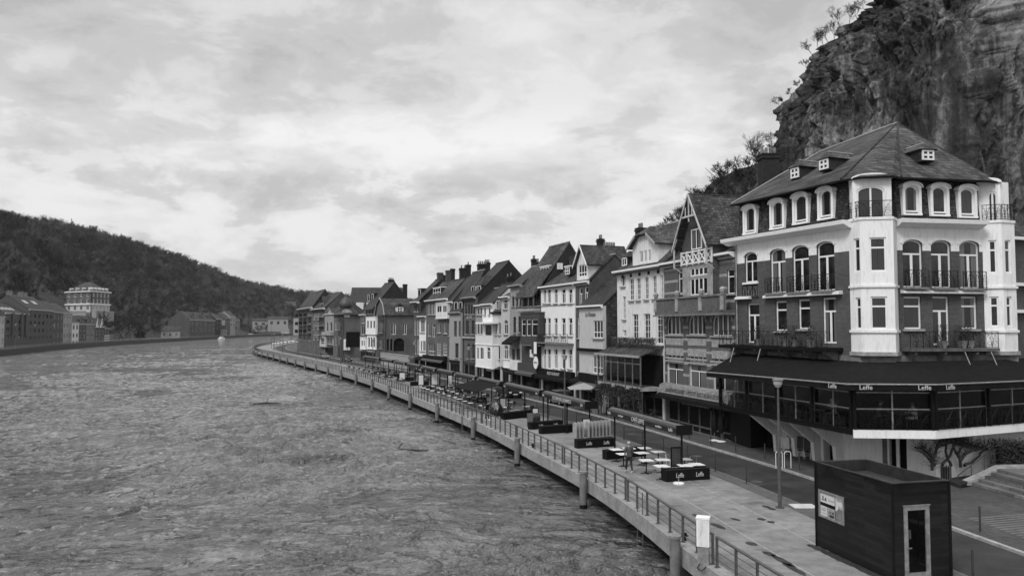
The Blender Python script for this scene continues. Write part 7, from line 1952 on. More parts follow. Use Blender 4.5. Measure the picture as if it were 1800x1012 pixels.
# ================================================================ LEFT BANK
LBF = LB.offset(-9.5, LB.sy(150), LB.L - 50, 2)
def lbh(label, xa, xb, eave, rows, wall_, roof, D, rise, trim=None, over=.3, cornice=M_TRIM, group=None, py=600):
    h = House(label, xa, xb, line=LBF, zg=.6, py=py, group=group); ze = h.z(h.xc, eave)
    h.front(ze, rows=rows, mats=[wall_], shop=0, sill=False, frame=trim); h.body(D, rise, wall_, roof, over=over, cornice=cornice); return h
lbh('pale white house cut by the left edge of the picture', -22, 7, 556, [(560, 570, 5, .4, 'I'), (577, 588, 5, .4, 'I'), (594, 606, 5, .4, 'I')], M_PALEP, M_SLATE2, 6, 4)
M_APT = plain('brown_apartment_render', .075, .8, .15, 1)
h = lbh('long dark apartment block with flat bays and skylights on its roof', 7, 49, 551, [(562, 569, 4, .45, 'P'), (575, 582, 4, .45, 'P'), (588, 595, 4, .45, 'P')], M_APT, M_SLATE2, 8, 4.5, M_WOODD)
for a_ in (.25, .62, .82): h.band(h.z(28, 570), 9, .6, M_APT, h.L * a_, h.L * a_ + 2.4, 'flat_bay')
for a_ in (.15, .3, .45, .6): m2 = MB(); x_ = h.L * a_; m2.slab([(x_, 2.2, h.ze + 1.45), (x_ + 1.5, 2.2, h.ze + 1.45), (x_ + 1.5, 4, h.ze + 2.45), (x_, 4, h.ze + 2.45)], .05); m2.build('skylight', M_TRIM, h.root)
h = lbh('dark apartment block with stacked recessed windows and a taller roof', 49, 92, 545, [(552, 559, 6, .5, 'P'), (564, 571, 6, .5, 'P'), (577, 584, 6, .5, 'P'), (590, 596, 6, .4, 'I')], M_APT, M_SLATE2, 8, 6, M_WOODD)
for a_ in (.2, .28, .55, .63): m2 = MB(); x_ = h.L * a_; m2.slab([(x_, 3.2, h.ze + 2.75), (x_ + 1.3, 3.2, h.ze + 2.75), (x_ + 1.3, 5, h.ze + 4.1), (x_, 5, h.ze + 4.1)], .05); m2.build('skylight', M_TRIM, h.root)
for f_ in (.05, .45, .6): chimney(h.root, h.L * f_, h.L * f_ + 1.6, 7, 9, h.ze + 3, h.ze + 7.6, M_DSTONE, 2)
lbh('tall dark brick house with white window surrounds beside the apartments', 92, 110, 549, [(553, 560, 3, .35, 'I'), (568, 576, 3, .35, 'I'), (585, 593, 3, .35, 'I'), (600, 607, 3, .35, 'I')], M_BRICK, M_SLATE3, 7, 5.5)
lbh('tall pale brick house with light roof next to the dark brick house', 110, 126, 550, [(554, 561, 3, .35, 'I'), (568, 576, 3, .35, 'I'), (586, 594, 3, .4, 'I'), (600, 606, 3, .4, 'I')], M_STONE, M_SLATE3, 7, 4.5)
lbh('narrow bright white house with a bay on the left bank', 126, 138, 567, [(571, 579, 2, .5, 'I'), (586, 593, 2, .5, 'I'), (599, 606, 2, .5, 'I')], M_WHITE2, M_SLATE2, 5, 3)
h = lbh('dark stone house with white dormers and white ground floor shutters', 138, 151, 570, [(575, 582, 2, .4, 'I'), (588, 594, 2, .4, 'I'), (599, 606, 3, .5, 'I')], M_BRICK, M_SLATE2, 5, 4.5); h.dormer(141, 145, 562, 569, .8, 'I', 'gable', 2)
h = lbh('dark house with two white dormers beside the white gabled pair', 151, 166, 570, [(574, 582, 3, .35, 'I'), (586, 595, 2, .55, '3'), (600, 607, 3, .4, 'I')], M_DSTONE, M_SLATE2, 5, 4.5); h.dormer(154, 157, 561, 569, .8, 'I', 'gable', 2); h.dormer(160, 163, 561, 569, .8, 'I', 'gable', 2)
h = lbh('dark house carrying a pair of steep white gables', 166, 183, 575, [(580, 588, 3, .4, 'I'), (593, 602, 3, .4, 'I')], M_BRICK, M_SLATE2, 5, 5)
h.cross_gable((167, 174, 574, 170.5), 560, M_SLATE2, M_WHITE2, dep=-.1, back=4, over=.3); h.cross_gable((175, 182.5, 574, 179), 560, M_SLATE2, M_WHITE2, dep=-.1, back=4, over=.3)
h = lbh('end house with white striped lower front on the left bank', 183, 192, 577, [(580, 587, 2, .4, 'I')], M_BRICK, M_SLATE2, 4.5, 3.5)
for y_ in (590, 594, 598): h.band(h.z(187, y_), .5, .1, M_TRIM)
a, b_ = LBF.at(LBF.hit(192, 600))[0], LBF.at(LBF.hit(199, 600))[0]; t = thing('garden_wall', 'grey garden wall after the last of the left bank houses', 'wall', (a.x, a.y, 0), math.atan2((b_ - a).y, (b_ - a).x)); m2 = MB(); L_ = (b_ - a).length; m2.box(0, L_, 0, .5, .5, 4.2); m2.box(-.05, L_ + .05, -.06, .56, 4.2, 4.4); m2.build('masonry', M_DSTONE, t)
# long dark house and its neighbours further along
h = lbh('long dark brick riverside house with round topped dormers', 333, 378, 563, [(566, 571, 6, .3, 'I'), (576, 582, 6, .3, 'I')], M_BRICK, M_SLATE3, 8, 6.5, group=None); 
for px in (340, 355, 369): h.dormer(px - 1.8, px + 1.8, 555, 560, 2.0, 'I', 'gable', 3)
for xa, xb, ev, w_, lb in ((379, 389, 561, M_BRICK3, 'black sided house next to the long brick house'), (389, 395, 563, M_PALEP, 'thin pale house between darker neighbours far along the left bank'), (395, 404, 559, M_BRICK, 'tall brick house in the middle of the far left bank cluster'), (404, 413, 556, M_GREYP, 'grey rendered house with blank side in the far cluster'), (413, 421, 562, M_DSTONE, 'last stone house of the far left bank cluster')):
    lbh(lb, xa, xb, ev, [(ev + 4, ev + 8, 2, .4, 'I'), (ev + 12, ev + 17, 2, .4, 'I')], w_, M_SLATE3, 6, 5)
for px, py, Y, w, hh, lb in ((320, 581, 0, 12, 5, 'low shed with shallow roof left of the long brick house'), (407, 574, 0, 8, 6, 'small pale annex in front of the far cluster'), (463, 568, 905, 24, 6, 'long pale low building on the far embankment'), (489, 566, 900, 22, 8, 'pale hall with hipped roof on the far embankment'), (513, 573, 0, 9, 6, 'small white house beyond the tip of the quay'),
        (497, 532, 1120, 12, 7, 'small house up on the far wooded slope, left one'), (511, 538, 1100, 14, 8, 'pale house up on the far wooded slope, right one'), (478, 545, 1150, 10, 6, 'lowest little house on the far wooded slope')):
    if Y: p = at_Y(px, py, Y)
    else: q = LB.off(LB.hit(px, 596), -8); p = Vector((q.x, q.y, .6 + hh * .6))
    t = thing('distant_house', lb, 'house', (p.x, p.y, p.z - hh * .6), R(20)); wmt = M_PALEP if 'white' in lb else M_GREYP
    m2 = MB(); m2.box(-w / 2, w / 2, 0, 8, -6, hh); m2.build('wall', wmt, t)
    m2 = MB(); m2.ext([(-.4, hh), (8.4, hh), (4, hh + 3.5)], -w / 2 - .4, w / 2 + .4); m2.build('roof', M_SLATE3, t)
    for k in range(3): win(t, -w / 2 + w * (k + .3) / 3, -w / 2 + w * (k + .7) / 3, hh * .3, hh * .75, y=-.05, style='I')
p = at_Y(521, 566, 830); t = thing('church_tower', 'pale stone church tower with a slender spire beyond the quay tip', 'church tower', (p.x, p.y, 0))
m2 = MB(); m2.box(-2.5, 2.5, -2.5, 2.5, 0, p.z + 4); m2.build('tower', M_STONE, t); m2 = MB(); m2.lathe([(3, 0), (1.6, 3), (.1, 12)], 8, 0, (0, 0, p.z + 4)); m2.build('spire', M_SLATE3, t)
# mansion on the slope
mA, mB_, mC = at_Y(116, 545, 482), at_Y(160, 545, 468), at_Y(192, 545, 486)
m = thing('mansion', 'square brick mansion with white trim and hipped roof on the wooded hillside', 'mansion', (mB_.x, mB_.y, 0)); zb = mA.z - 1; zt = at_Y(160, 512, 468).z; zr = at_Y(152, 495, 480).z
mD = mA + (mC - mB_)
def l2(p): return (p.x - mB_.x, p.y - mB_.y)
m2 = MB(); m2.prism([l2(mA), l2(mB_), l2(mC), l2(mD)], 2, zt); m2.build('inner_wall', M_BRICK2, m)
for A_, B_, n in ((mA, mB_, 4), (mB_, mC, 5)):
    f_ = Fr((A_.x, A_.y), (B_.x, B_.y), m); M_ = Matrix.Translation((A_.x - mB_.x, A_.y - mB_.y, 0)) @ Matrix.Rotation(f_.rot, 4, 'Z')
    hh = zt - zb; rowz = [(zb + hh * .06, zb + hh * .30), (zb + hh * .42, zb + hh * .62), (zb + hh * .74, zb + hh * .92)]
    m3 = MB(); ops = [(f_.L * (i + .3) / n, f_.L * (i + .7) / n, a_, b2, 0) for a_, b2 in rowz for i in range(n)]
    wall(m3, 0, f_.L, zb - 4, zt, ops, -.3, .25, [(zb + hh * .34, 1), (99, 0)]); o = m3.build('wall', [M_BRICK2, M_PALEP], m); o.matrix_local = M_
    for o_ in ops: w = win(m, *o_[:4], y=-.15, style='I', fw=.22, pane=M_G1); w.matrix_local = M_ @ Matrix.Translation(((o_[0] + o_[1]) / 2, -.15, o_[2]))
    m3 = MB(); m3.box(-.6, f_.L + .6, -1.0, -.303, zt - .3, zt + .35); m3.box(-.3, f_.L + .3, -.9, -.303, zb + hh * .33, zb + hh * .40); o = m3.build('cornice', M_TRIM, m); o.matrix_local = M_
    for i in range(n):
        x_ = f_.L * (i + .5) / n; m3 = MB(); m3.box(x_ - .6, x_ + .6, .2, 3, zt + .4, zt + 1.9); m3.exy([(x_ - .8, zt + 1.9), (x_ + .8, zt + 1.9), (x_, zt + 2.5)], 0, 3); o = m3.build('dormer', M_PALEP, m); o.matrix_local = M_
    m3 = MB(); m3.box(0, f_.L, -3.2, -.5, zb - 6, zb - .5); m3.box(-.2, f_.L + .2, -3.4, -3.1, zb - .5, zb + .4); o = m3.build('terrace', M_STONE, m); o.matrix_local = M_
cx_, cy_ = [(l2(mA)[k] + l2(mC)[k]) / 2 for k in (0, 1)]; rd = MB(); q = [Vector((*l2(p_), zt + .3)) for p_ in (mA, mB_, mC, mD)]; ce = Vector((cx_, cy_, zr)); q = [ce + (v_ - ce) * 1.06 for v_ in q]
for v_ in q: v_.z = zt + .36
t1, t2 = ce + (q[0] - q[1]) * .12, ce - (q[0] - q[1]) * .12; t1.z = t2.z = zr
rd.slab([q[0], q[1], t2, t1], .2); rd.slab([q[1], q[2], t2], .2); rd.slab([q[2], q[3], t1, t2], .2); rd.slab([q[3], q[0], t1], .2); rd.build('roof', M_SLATE3, m)
# left bank railing and lamps
s_ = LB.sy(205); i = 0; bp_ = thing('bank_railing', 'thin steel railing bay along the left bank wall', 'railing', group='railing bays on the left bank')
m2 = MB(); m2.box(-.03, .03, -.03, .03, .75, 1.75); pmsh = m2.mesh('post', M_GALV)
for k in range(9): place(pmsh, 'post', bp_, (k * 1.5, 0, 0))
for z_ in (1.72, 1.3): m2 = MB(); m2.box(0, 12, -.03, .03, z_, z_ + .06); m2.build('rail', M_GALV, bp_)
while s_ < LB.sy(700): 
    p, t_ = LB.at(s_); q = LB.off(s_, -.3); again(bp_, i == 0, (q.x, q.y, 0), math.atan2(t_.y, t_.x)); s_ += 12.3; i += 1
l_ = copy_tree(lp); l_['label'] = 'slim lamp post on the far left bank quay'; l_['group'] = 'lamp posts on the left bank'; i = 0
for px in (5, 38, 71, 103, 130, 235, 457, 480, 501):
    s_ = LB.hit(px, 600); q = LB.off(s_, -2.0); o = l_ if i == 0 else copy_tree(l_); o.location = (q.x, q.y, .6); o.scale = (1.3, 1.3, 1.5 if i < 6 else 2.2); i += 1

# ================================================================ CARS
def car(label, loc, rot, col, group=None, h=1.5, L=4.3):
    t = thing('parked_car', label, 'car', loc, rot, group); w = .88
    m2 = MB(); lo = [(-L / 2, .35), (-L / 2 + .05, .75), (-L / 2 + .95, .92), (L / 2 - .25, .98), (L / 2, .7), (L / 2 - .03, .32)]
    k = len(m2.v)
    for y_, s1 in ((-w, 1), (-w - .0, 1)): pass
    m2.exy(lo, -w, w); m2.build('body', col, t)
    m2 = MB(); A = [(-L / 2 + .95, .90), (-L / 2 + 1.65, h - .04), (L / 2 - 1.0, h), (L / 2 - .28, .97)]
    for (x0_, z0_), (x1_, z1_), nm in ((A[1], A[2], 'r'),): m2.box(x0_, x1_, -w + .17, w - .17, h - .08, h)
    m2.v += []; m2.build('cabin_roof', col, t)
    m2 = MB(); k = len(m2.v); B_ = [(x_, -w + .05 + (.14 if z_ > 1.1 else 0), z_) for x_, z_ in A]; T_ = [(x_, -y_, z_) for x_, y_, z_ in B_]
    n_ = 4; m2.v += B_ + T_; m2.f += [[0, 1, 2, 3][::1], [7, 6, 5, 4], [0, 4, 5, 1], [1, 5, 6, 2], [2, 6, 7, 3]]; m2.m += [0] * 5
    m2.v = [(x_, y_ * .995, z_ - .012) for x_, y_, z_ in m2.v]; m2.build('window_glass', M_G1, t)
    for x_ in (-L / 2 + .8, L / 2 - .8):
        for y_ in (-w + .05, w - .05):
            m3 = MB(); m3.cyl((x_, y_ - .1, .32), (x_, y_ + .1, .32), .32, n=16); wh = m3.build('wheel', M_BLACK, t); m3 = MB(); m3.cyl((x_, y_ - .105, .32), (x_, y_ + .105, .32), .18, n=12); m3.build('rim', M_GALV, wh)
    for y_ in (-w + .22, w - .22):
        m3 = MB(); m3.box(-L / 2 - .01, -L / 2 + .12, y_ - .17, y_ + .17, .62, .76); m3.build('headlight', M_TRIM, t)
    m3 = MB(); m3.box(-L / 2 - .02, -L / 2 + .02, -.26, .26, .42, .53); m3.build('number_plate', M_WHITE2, t); return t
M_CARD = plain('dark_car_paint', .02, .2, .1, 3, .2); M_CARW = plain('white_car_paint', .7, .25, .05, 3); M_CARG = plain('grey_car_paint', .2, .25, .1, 3, .2)
def onroad(Y, off_, lab, col, **k):
    q, a = tang(EDGE.sy(Y), off_); return car(lab, (q.x, q.y, -.015 if off_ < 11.9 else .08), a, col, **k)
onroad(90, 11.0, 'dark car standing on the road behind the third awning', M_CARD, h=1.65, L=4.6)
onroad(79, 13.0, 'light grey car parked by the open parasol', M_CARG)
onroad(186, 11.2, 'dark car parked near the billboard', M_CARD); onroad(205, 9.6, 'grey car near the domed villa', M_CARG)
onroad(140, 13.0, 'dark car parked below the garden wall of the villa', M_CARD)
for i, Y_ in enumerate((372, 384, 396, 409, 422, 436)): onroad(Y_, 3.5, 'one of the pale cars parked in a row at the far quay tip', M_CARW, group='pale cars at the quay tip')
q = LB.off(LB.hit(447, 594), -4); car('white car parked alone on the far left bank road', (q.x, q.y, .6), R(20), M_CARW)
q = LB.off(LB.hit(382, 597), 3.5); t = thing('small_boat', 'small white motor boat moored at the far left bank', 'boat', (q.x, q.y, -1.5), R(80)); m2 = MB(); m2.prism([(-4, -1.2), (3, -1.2), (5, 0), (3, 1.2), (-4, 1.2)], -.1, 1.0); m2.build('hull', M_TRIM, t); m2 = MB(); m2.box(-2, 1, -.9, .9, 1.0, 2.0); m2.build('cabin', M_WHITE2, t)

# ================================================================ PAVEMENT SIDE THINGS
G = .08
def closed_parasol(px, py, lab, grp):
    q = at_z(px, py, G); t = thing('closed_parasol', lab, 'parasol', (q.x, q.y, G), 0, grp)
    m2 = MB(); m2.cyl((0, 0, .05), (0, 0, 2.6), .03, n=6); m2.build('pole', M_WOOD, t); m2 = MB(); m2.lathe([(.04, 2.55), (.12, 2.3), (.10, 1.9), (.20, 1.5), (.26, 1.0), (.22, .75), (.08, .6)][::-1], 9); m2.build('canvas', M_BLACK, t)
    m2 = MB(); m2.lathe([(.35, 0), (.35, .05), (.05, .1)], 12); m2.build('foot', M_WHITE2, t)
for px, py in ((1256, 774), (1268, 776), (1281, 773)): closed_parasol(px, py, 'closed black parasol on a white foot at the left end of the glazed terrace', 'closed parasols')
# open parasol
q = at_z(1026, 722, G); t = thing('open_parasol', 'open pale square parasol on the pavement below the cream house', 'parasol', (q.x, q.y, G)); m2 = MB(); m2.cyl((0, 0, 0), (0, 0, 2.6), .03, n=6); m2.build('pole', M_WOOD, t)
m2 = MB(); c_ = [(-1.5, -1.5, 2.2), (1.5, -1.5, 2.2), (1.5, 1.5, 2.2), (-1.5, 1.5, 2.2)]
for i in range(4): m2.slab([c_[i], c_[(i + 1) % 4], (0, 0, 2.75)], .02)
m2.build('canvas', M_GREYP, t)
# black storage container under the deck
a, b_, c_ = at_z(1284, 776, G), at_z(1320, 787, G), at_z(1364, 782, G); t = thing('storage_container', 'big black box stored under the left end of the glazed terrace', 'container', (b_.x, b_.y, G))
v1, v2 = Vector((a.x - b_.x, a.y - b_.y)), Vector((c_.x - b_.x, c_.y - b_.y)); m2 = MB(); m2.prism([(0, 0), tuple(v2), tuple(v1 + v2), tuple(v1)], 0, 2.3); m2.build('box', M_BLACK, t); m2 = MB(); m2.prism([(-.05, -.05), tuple(v2 * 1.02), tuple((v1 + v2) * 1.02), tuple(v1 * 1.02)], 2.3, 2.36); m2.build('lid', M_BLACK, t)
# folded white tables and stacked chairs
for i in range(5):
    q = at_z(1380 + i * 5.5, 797, G); t = thing('folded_table', 'white topped table folded upright among the stacked terrace furniture', 'table', (q.x, q.y, G), R(-60), 'folded tables under the terrace')
    m2 = MB(); m2.box(-.35, .35, 0, .03, .35, 1.05); m2.build('table_top', M_WHITE2, t); m2 = MB(); m2.cyl((0, .05, 0), (0, .05, .7), .03, n=6); m2.build('pedestal', M_GALV, t); m2 = MB(); m2.box(-.3, .3, -.1, .2, 0, .04); m2.build('foot', M_GALV, t)
cq = chair_proto(M_TRIM, plain('chair_dark_seat', .05, .6, .2, 4), 'white framed dark seated chair stacked under the terrace', 'stacked chairs under the terrace'); k = 0
for px, py in ((1408, 803), (1420, 806), (1431, 806), (1443, 807)):
    q = at_z(px, py, G)
    for st in range(3): again(cq, k == 0, (q.x + st * .04, q.y + st * .08, G + st * .22), R(150)); k += 1
# white bike rack loop beside the lamp post
q = at_z(1364, 822, G); t = thing('bike_rack', 'white tube bicycle rack just behind the nearest lamp post', 'rack', (q.x, q.y, G))
for i in range(2): m2 = MB(); x_ = i * .5; m2.tube([(x_, 0, 0), (x_, 0, .85), (x_ + .08, 0, .95), (x_ + .3, 0, .95), (x_ + .38, 0, .85), (x_ + .38, 0, 0)], .022, 6); m2.build('loop', M_TRIM, t)
# leaning boards
def board(px, py, w, h, ang, tilt, mat, lab, txt=None, name='leaning_board'):
    q = at_z(px, py, G); m2 = MB(); m2.box(-w / 2, w / 2, 0, .05, 0, h); t = thing(name, lab, 'board', (q.x, q.y, G), ang); o = m2.build('panel', mat, t); o.rotation_euler = (-tilt, 0, 0)
    m2 = MB(); m2.box(-w / 2 - .03, w / 2 + .03, -.01, .06, h, h + .03); m2.build('edge', mat, o)
    if txt: letters(txt, w * .26, M_LETTER, o, (0, -.008, h * .82), (R(90), 0, 0))
board(1458, 806, 1.1, 1.35, R(-15), R(8), M_WHITE2, 'big white board leaning against the wall under the terrace')
board(1487, 815, .8, 1.9, R(-30), R(5), M_BLACK, 'tall black board leaning beside the big white board')
board(1603, 829, .75, 1.25, R(-8), R(12), M_BLACK, 'black advertising board with white script beside the dark doorway', 'Coca-Cola')
board(1575, 826, 1.3, .95, R(5), R(4), M_BLACK, 'low black framed panel in front of the dark doorway')
# litter bin, planter tree, white shelf
q = at_z(1663, 847, G); t = thing('litter_bin', 'slatted grey litter bin at the foot of the vine', 'bin', (q.x, q.y, G)); m2 = MB()
for k in range(14): a_ = k / 14 * 6.283; m2.box(.24 * math.cos(a_) - .02, .24 * math.cos(a_) + .02, .24 * math.sin(a_) - .02, .24 * math.sin(a_) + .02, .05, .85)
m2.build('slats', M_STEEL, t); m2 = MB(); m2.cyl((0, 0, 0), (0, 0, .78), .2, n=12); m2.build('liner', M_BLACK, t)
q = at_z(1066, 724, G); t = thing('plant_rack', 'white metal rack standing beside the ivy of the white house', 'rack', (q.x, q.y, G), R(-60))
for x_ in (-.7, .7):
    for y_ in (-.3, .3): m2 = MB(); m2.box(x_ - .03, x_ + .03, y_ - .03, y_ + .03, 0, 2.0); m2.build('post', M_TRIM, t)
for z_ in (.3, .9, 1.45, 1.95): m2 = MB(); m2.box(-.7, .7, -.3, .3, z_, z_ + .04); m2.build('shelf', M_TRIM, t)
def pot(px, py, lab, h=1.0, w=.5, seed=1, grp=None, dx=0, base=None, n=260, z=G):
    q = base or at_z(px, py, z); t = thing('potted_plant', lab, 'plant', (q[0], q[1], z if base is None else base[2]), 0, grp)
    m2 = MB(); m2.lathe([(w * .38, 0), (w * .5, .4), (w * .52, .42), (w * .45, .43)], 10); m2.build('pot', M_DSTONE, t)
    leaf_part('foliage', n, lambda r_: (r_.gauss(0, w * .3), r_.gauss(0, w * .3), .45 + h * r_.random()), .10, t, seed=seed); return t
pot(1218, 757, 'small potted tree in a black tub outside the sandwich shop', 1.2, .7, 3)
for i, (px, py) in enumerate(((1048, 727), (1092, 735), (1120, 745), (1150, 752), (905, 690), (930, 695), (962, 702), (985, 706))): pot(px, py, 'leafy potted plant against the shop fronts of the row', 1.1, .8, 10 + i, 'potted plants along the shop fronts')
for i, x_ in enumerate((3.2, 5.8, 6.6, 8.0)):
    p = CH.matrix_world if False else None; w_ = O0 + FL.M @ Vector((x_, -.9, 0)); pot(0, 0, 'bushy potted plant on the long left balcony of the corner house', .9, .6, 30 + i, 'plants on the left balcony', base=(w_.x, w_.y, zb_))
for i, x_ in enumerate((2.4, 3.7, 4.2)):
    w_ = O0 + FR.M @ Vector((x_, -.5, 0)); pot(0, 0, 'bushy potted plant on the right balcony of the corner house', .9, .6, 40 + i, 'plants on the right balcony', base=(w_.x, w_.y, zb_))
# hedge of the white house's roof terrace, ivy on its ground floor
h_, x0_, x1_, z0_, z1_ = VER; hb = thing('box_hedge', 'low clipped hedge along the roof terrace of the white house', 'hedge', (h_.A.x, h_.A.y, 0), h_.rot)
leaf_part('foliage', 2600, lambda r_: (r_.uniform(x0_, x1_), -.7 + r_.uniform(-.2, .2), z1_ + .75 + r_.uniform(0, .75)), .11, hb, foliage_mat('dry_hedge', .05, .2), 5)
iv = thing('ivy', 'ragged ivy hanging below the glass veranda of the white house', 'ivy', (h_.A.x, h_.A.y, 0), h_.rot)
leaf_part('foliage', 6000, lambda r_: (lambda x_: (x_, -2.25 + r_.uniform(-.15, .15), z0_ - .1 - abs(r_.gauss(0, .5)) - (1.3 * r_.random() if math.sin(x_ * 2.1) > .3 else 0)))(r_.uniform(x0_ - .2, x1_ + .2)), .13, iv, M_LEAF, 6)
m2 = MB(); r = random.Random(2)
for k in range(7): m2 = MB(); x_ = x0_ + k * (x1_ - x0_) / 6; m2.tube([(x_, -2.2, .1), (x_ + r.uniform(-.3, .3), -2.25, 1.2), (x_ + r.uniform(-.3, .3), -2.3, 2.4), (x_ + r.uniform(-.5, .5), -2.25, z0_)], .04, 5); m2.build('stem', plain('bark', .045), iv)


# ================================================================ STEPS, HEDGE AND VINE AT THE RIGHT
S0, S1 = at_z(1709, 853, G), at_z(1800, 879, G); d_ = (S1 - S0); d_.z = 0; d_.normalize(); rr_ = Vector((-d_.y, d_.x, 0)); rr_ = rr_ if rr_.x > 0 else -rr_
st = thing('stone_steps', 'broad flight of stone steps rising from the square at the right edge', 'steps', (S0.x, S0.y, G), 0)
M_STEP = bricky('step_stone', .16, .06, 1.0, .5, .25, .8, .3, .4, .02)
for k in range(5):
    a = rr_ * (.36 * k); b_ = a + d_ * 9; c_ = b_ + rr_ * (.37 if k < 4 else 6); e_ = a + rr_ * (.37 if k < 4 else 6)
    m2 = MB(); po = [(v_.x, v_.y) for v_ in (a, b_, c_, e_)]; m2.prism(po, 0, .165 * (k + 1)); m2.build('step', M_STEP, st)
wg = thing('ramp_coping', 'pale sloping stone coping beside the top of the steps', 'coping', (S0.x, S0.y, G)); m2 = MB(); o_ = -d_ * .05
pts = [o_ - rr_ * .5, o_ - rr_ * .5 - d_ * .55, o_ + rr_ * 1.8 - d_ * .55, o_ + rr_ * 1.8]; top = [.03, .03, .92, .92]
m2.v = [(p_.x, p_.y, 0) for p_ in pts] + [(p_.x, p_.y, z_) for p_, z_ in zip(pts, top)]; m2.f = [[0, 1, 2, 3], [4, 7, 6, 5], [0, 4, 5, 1], [1, 5, 6, 2], [2, 6, 7, 3], [3, 7, 4, 0]]; m2.m = [0] * 6; m2.build('slope', M_STONE, wg)
m2 = MB(); a = o_ + rr_ * 1.8; b_ = a - d_ * .55; m2.prism([(v_.x, v_.y) for v_ in (a, a + rr_ * 8, b_ + rr_ * 8, b_)], .0, .93); m2.build('wall_cap', M_STONE, wg)
bd = MB(); p1, p2, p3, p4 = at_z(1632, 838, G), at_z(1688, 858, G), at_z(1745, 834, G), at_z(1800, 815, G)
q5 = O0 + FGw.M @ Vector((9, -.05, 0)); q6 = O0 + FGw.M @ Vector((1.0, -.05, 0)); bd.prism([(p_.x, p_.y) for p_ in (p1, p2, p3, q5, q6)], G, G + .18); o = bd.build('planting_bed', plain('dark_soil', .02, .95, .5, 3, bmp=.6)); o['kind'] = 'structure'
hg = thing('hedge', 'dense dark clipped hedge above the stone steps', 'hedge', (S0.x + 2.2, S0.y + .9, G))
leaf_part('foliage', 30000, lambda r_: (r_.uniform(0, 7), (r_.uniform(0, .3) if r_.random() < .6 else r_.uniform(0, 1.4)) + r_.gauss(0, .05), (r_.uniform(.1, 1.8) if r_.random() < .65 else r_.uniform(1.6, 2.1)) + r_.gauss(0, .06)), .10, hg, M_LEAF, 8)
m2 = MB(); m2.box(.3, 6.7, .4, 1.1, 0, 1.7); m2.build('shade_core', M_BLACK, hg)  # plain black box stands for the shade inside the hedge
hr_ = thing('hand_rail', 'dark steel handrail climbing beside the planting bed', 'handrail', (0, 0, 0)); a, b_ = at_Y(1683, 836, 41.9), at_Y(1743, 790, 42.6); hr_.location = (a.x, a.y, 0)
m2 = MB(); m2.tube([(0, 0, a.z), tuple(b_ - Vector((a.x, a.y, 0)))], .03, 6); m2.build('rail', M_STEEL, hr_)
for f_ in (.02, .4, .78): p_ = a.lerp(b_, f_) - Vector((a.x, a.y, 0)); m2 = MB(); m2.cyl((p_.x, p_.y, G), tuple(p_), .025, n=6); m2.build('post', M_STEEL, hr_)
# old vine trained on the white wall
vn = thing('vine', 'old leafless vine arching over the white wall under the terrace', 'vine', (22, 47, 0)); m2 = MB(); rv = random.Random(9)
def VP(zx, zy, out_=.55):
    px, py = 1640 + zx / 7.23, 740 + zy / 7.23; P_ = FGw.A - Vector((FGw.u.y, -FGw.u.x)) * -out_; t_, z_ = on_plane(px, py, P_, FGw.u); w_ = P_ + FGw.u * t_; return Vector((w_.x - 22, w_.y - 47, z_))
CV = [[(-10, 620), (0, 480), (60, 300), (130, 220), (240, 220), (400, 260), (560, 340), (700, 350)], [(120, 560), (140, 520), (220, 430), (280, 300), (330, 230), (460, 250)], [(350, 580), (340, 480), (290, 400), (260, 330), (240, 240), (150, 215)],
      [(350, 500), (400, 420), (480, 380), (600, 350), (700, 360)], [(400, 560), (480, 530), (540, 480), (600, 400), (640, 370)], [(230, 560), (190, 490), (160, 380), (170, 300), (210, 225)], [(345, 490), (320, 400), (350, 340), (450, 300), (600, 330)],
      [(0, 500), (-60, 420), (-150, 340), (-230, 330)], [(20, 560), (-40, 480), (-120, 400), (-200, 350)], [(60, 330), (150, 300), (260, 260), (420, 290), (560, 350)], [(90, 260), (200, 240), (330, 300), (470, 330), (640, 360)]]
for j, c_ in enumerate(CV):
    P_ = [VP(x_, y_, .45 + .2 * math.sin(j * 2.3 + i * .8)) for i, (x_, y_) in enumerate(c_)]; n_ = len(P_) - 1
    for i in range(n_):
        r0_ = .06 * (1 - i / (n_ + 1)) + .022; mid = P_[i].lerp(P_[i + 1], .5) + Vector((rv.gauss(0, .03), rv.gauss(0, .03), rv.gauss(0, .03))); m2.cyl(P_[i], mid, r0_, r0_ * .93, 6, 0, False); m2.cyl(mid, P_[i + 1], r0_ * .93, r0_ * .88, 6, 0, False)
m2.build('trunk', plain('bark', .045), vn); m2 = MB()
for k in range(520):
    c_ = CV[rv.choice([0, 0, 0, 3, 7, 8, 9, 10])]; i = rv.randrange(len(c_) - 1); f_ = rv.random(); p_ = VP(c_[i][0] + (c_[i + 1][0] - c_[i][0]) * f_ + rv.gauss(0, 12), c_[i][1] + (c_[i + 1][1] - c_[i][1]) * f_ + rv.gauss(0, 12), .5)
    d1 = Vector((rv.gauss(0, .6), rv.gauss(-.1, .25), abs(rv.gauss(.5, .5)))).normalized(); q_ = p_ + d1 * rv.uniform(.2, .55); m2.cyl(p_, q_, .012, .008, 3, 0, False); m2.cyl(q_, q_ + (d1 + Vector((rv.gauss(0, .6), 0, rv.gauss(0, .5)))).normalized() * rv.uniform(.1, .4), .008, .004, 3, 0, False)
m2.build('twigs', plain('twigs', .04), vn)
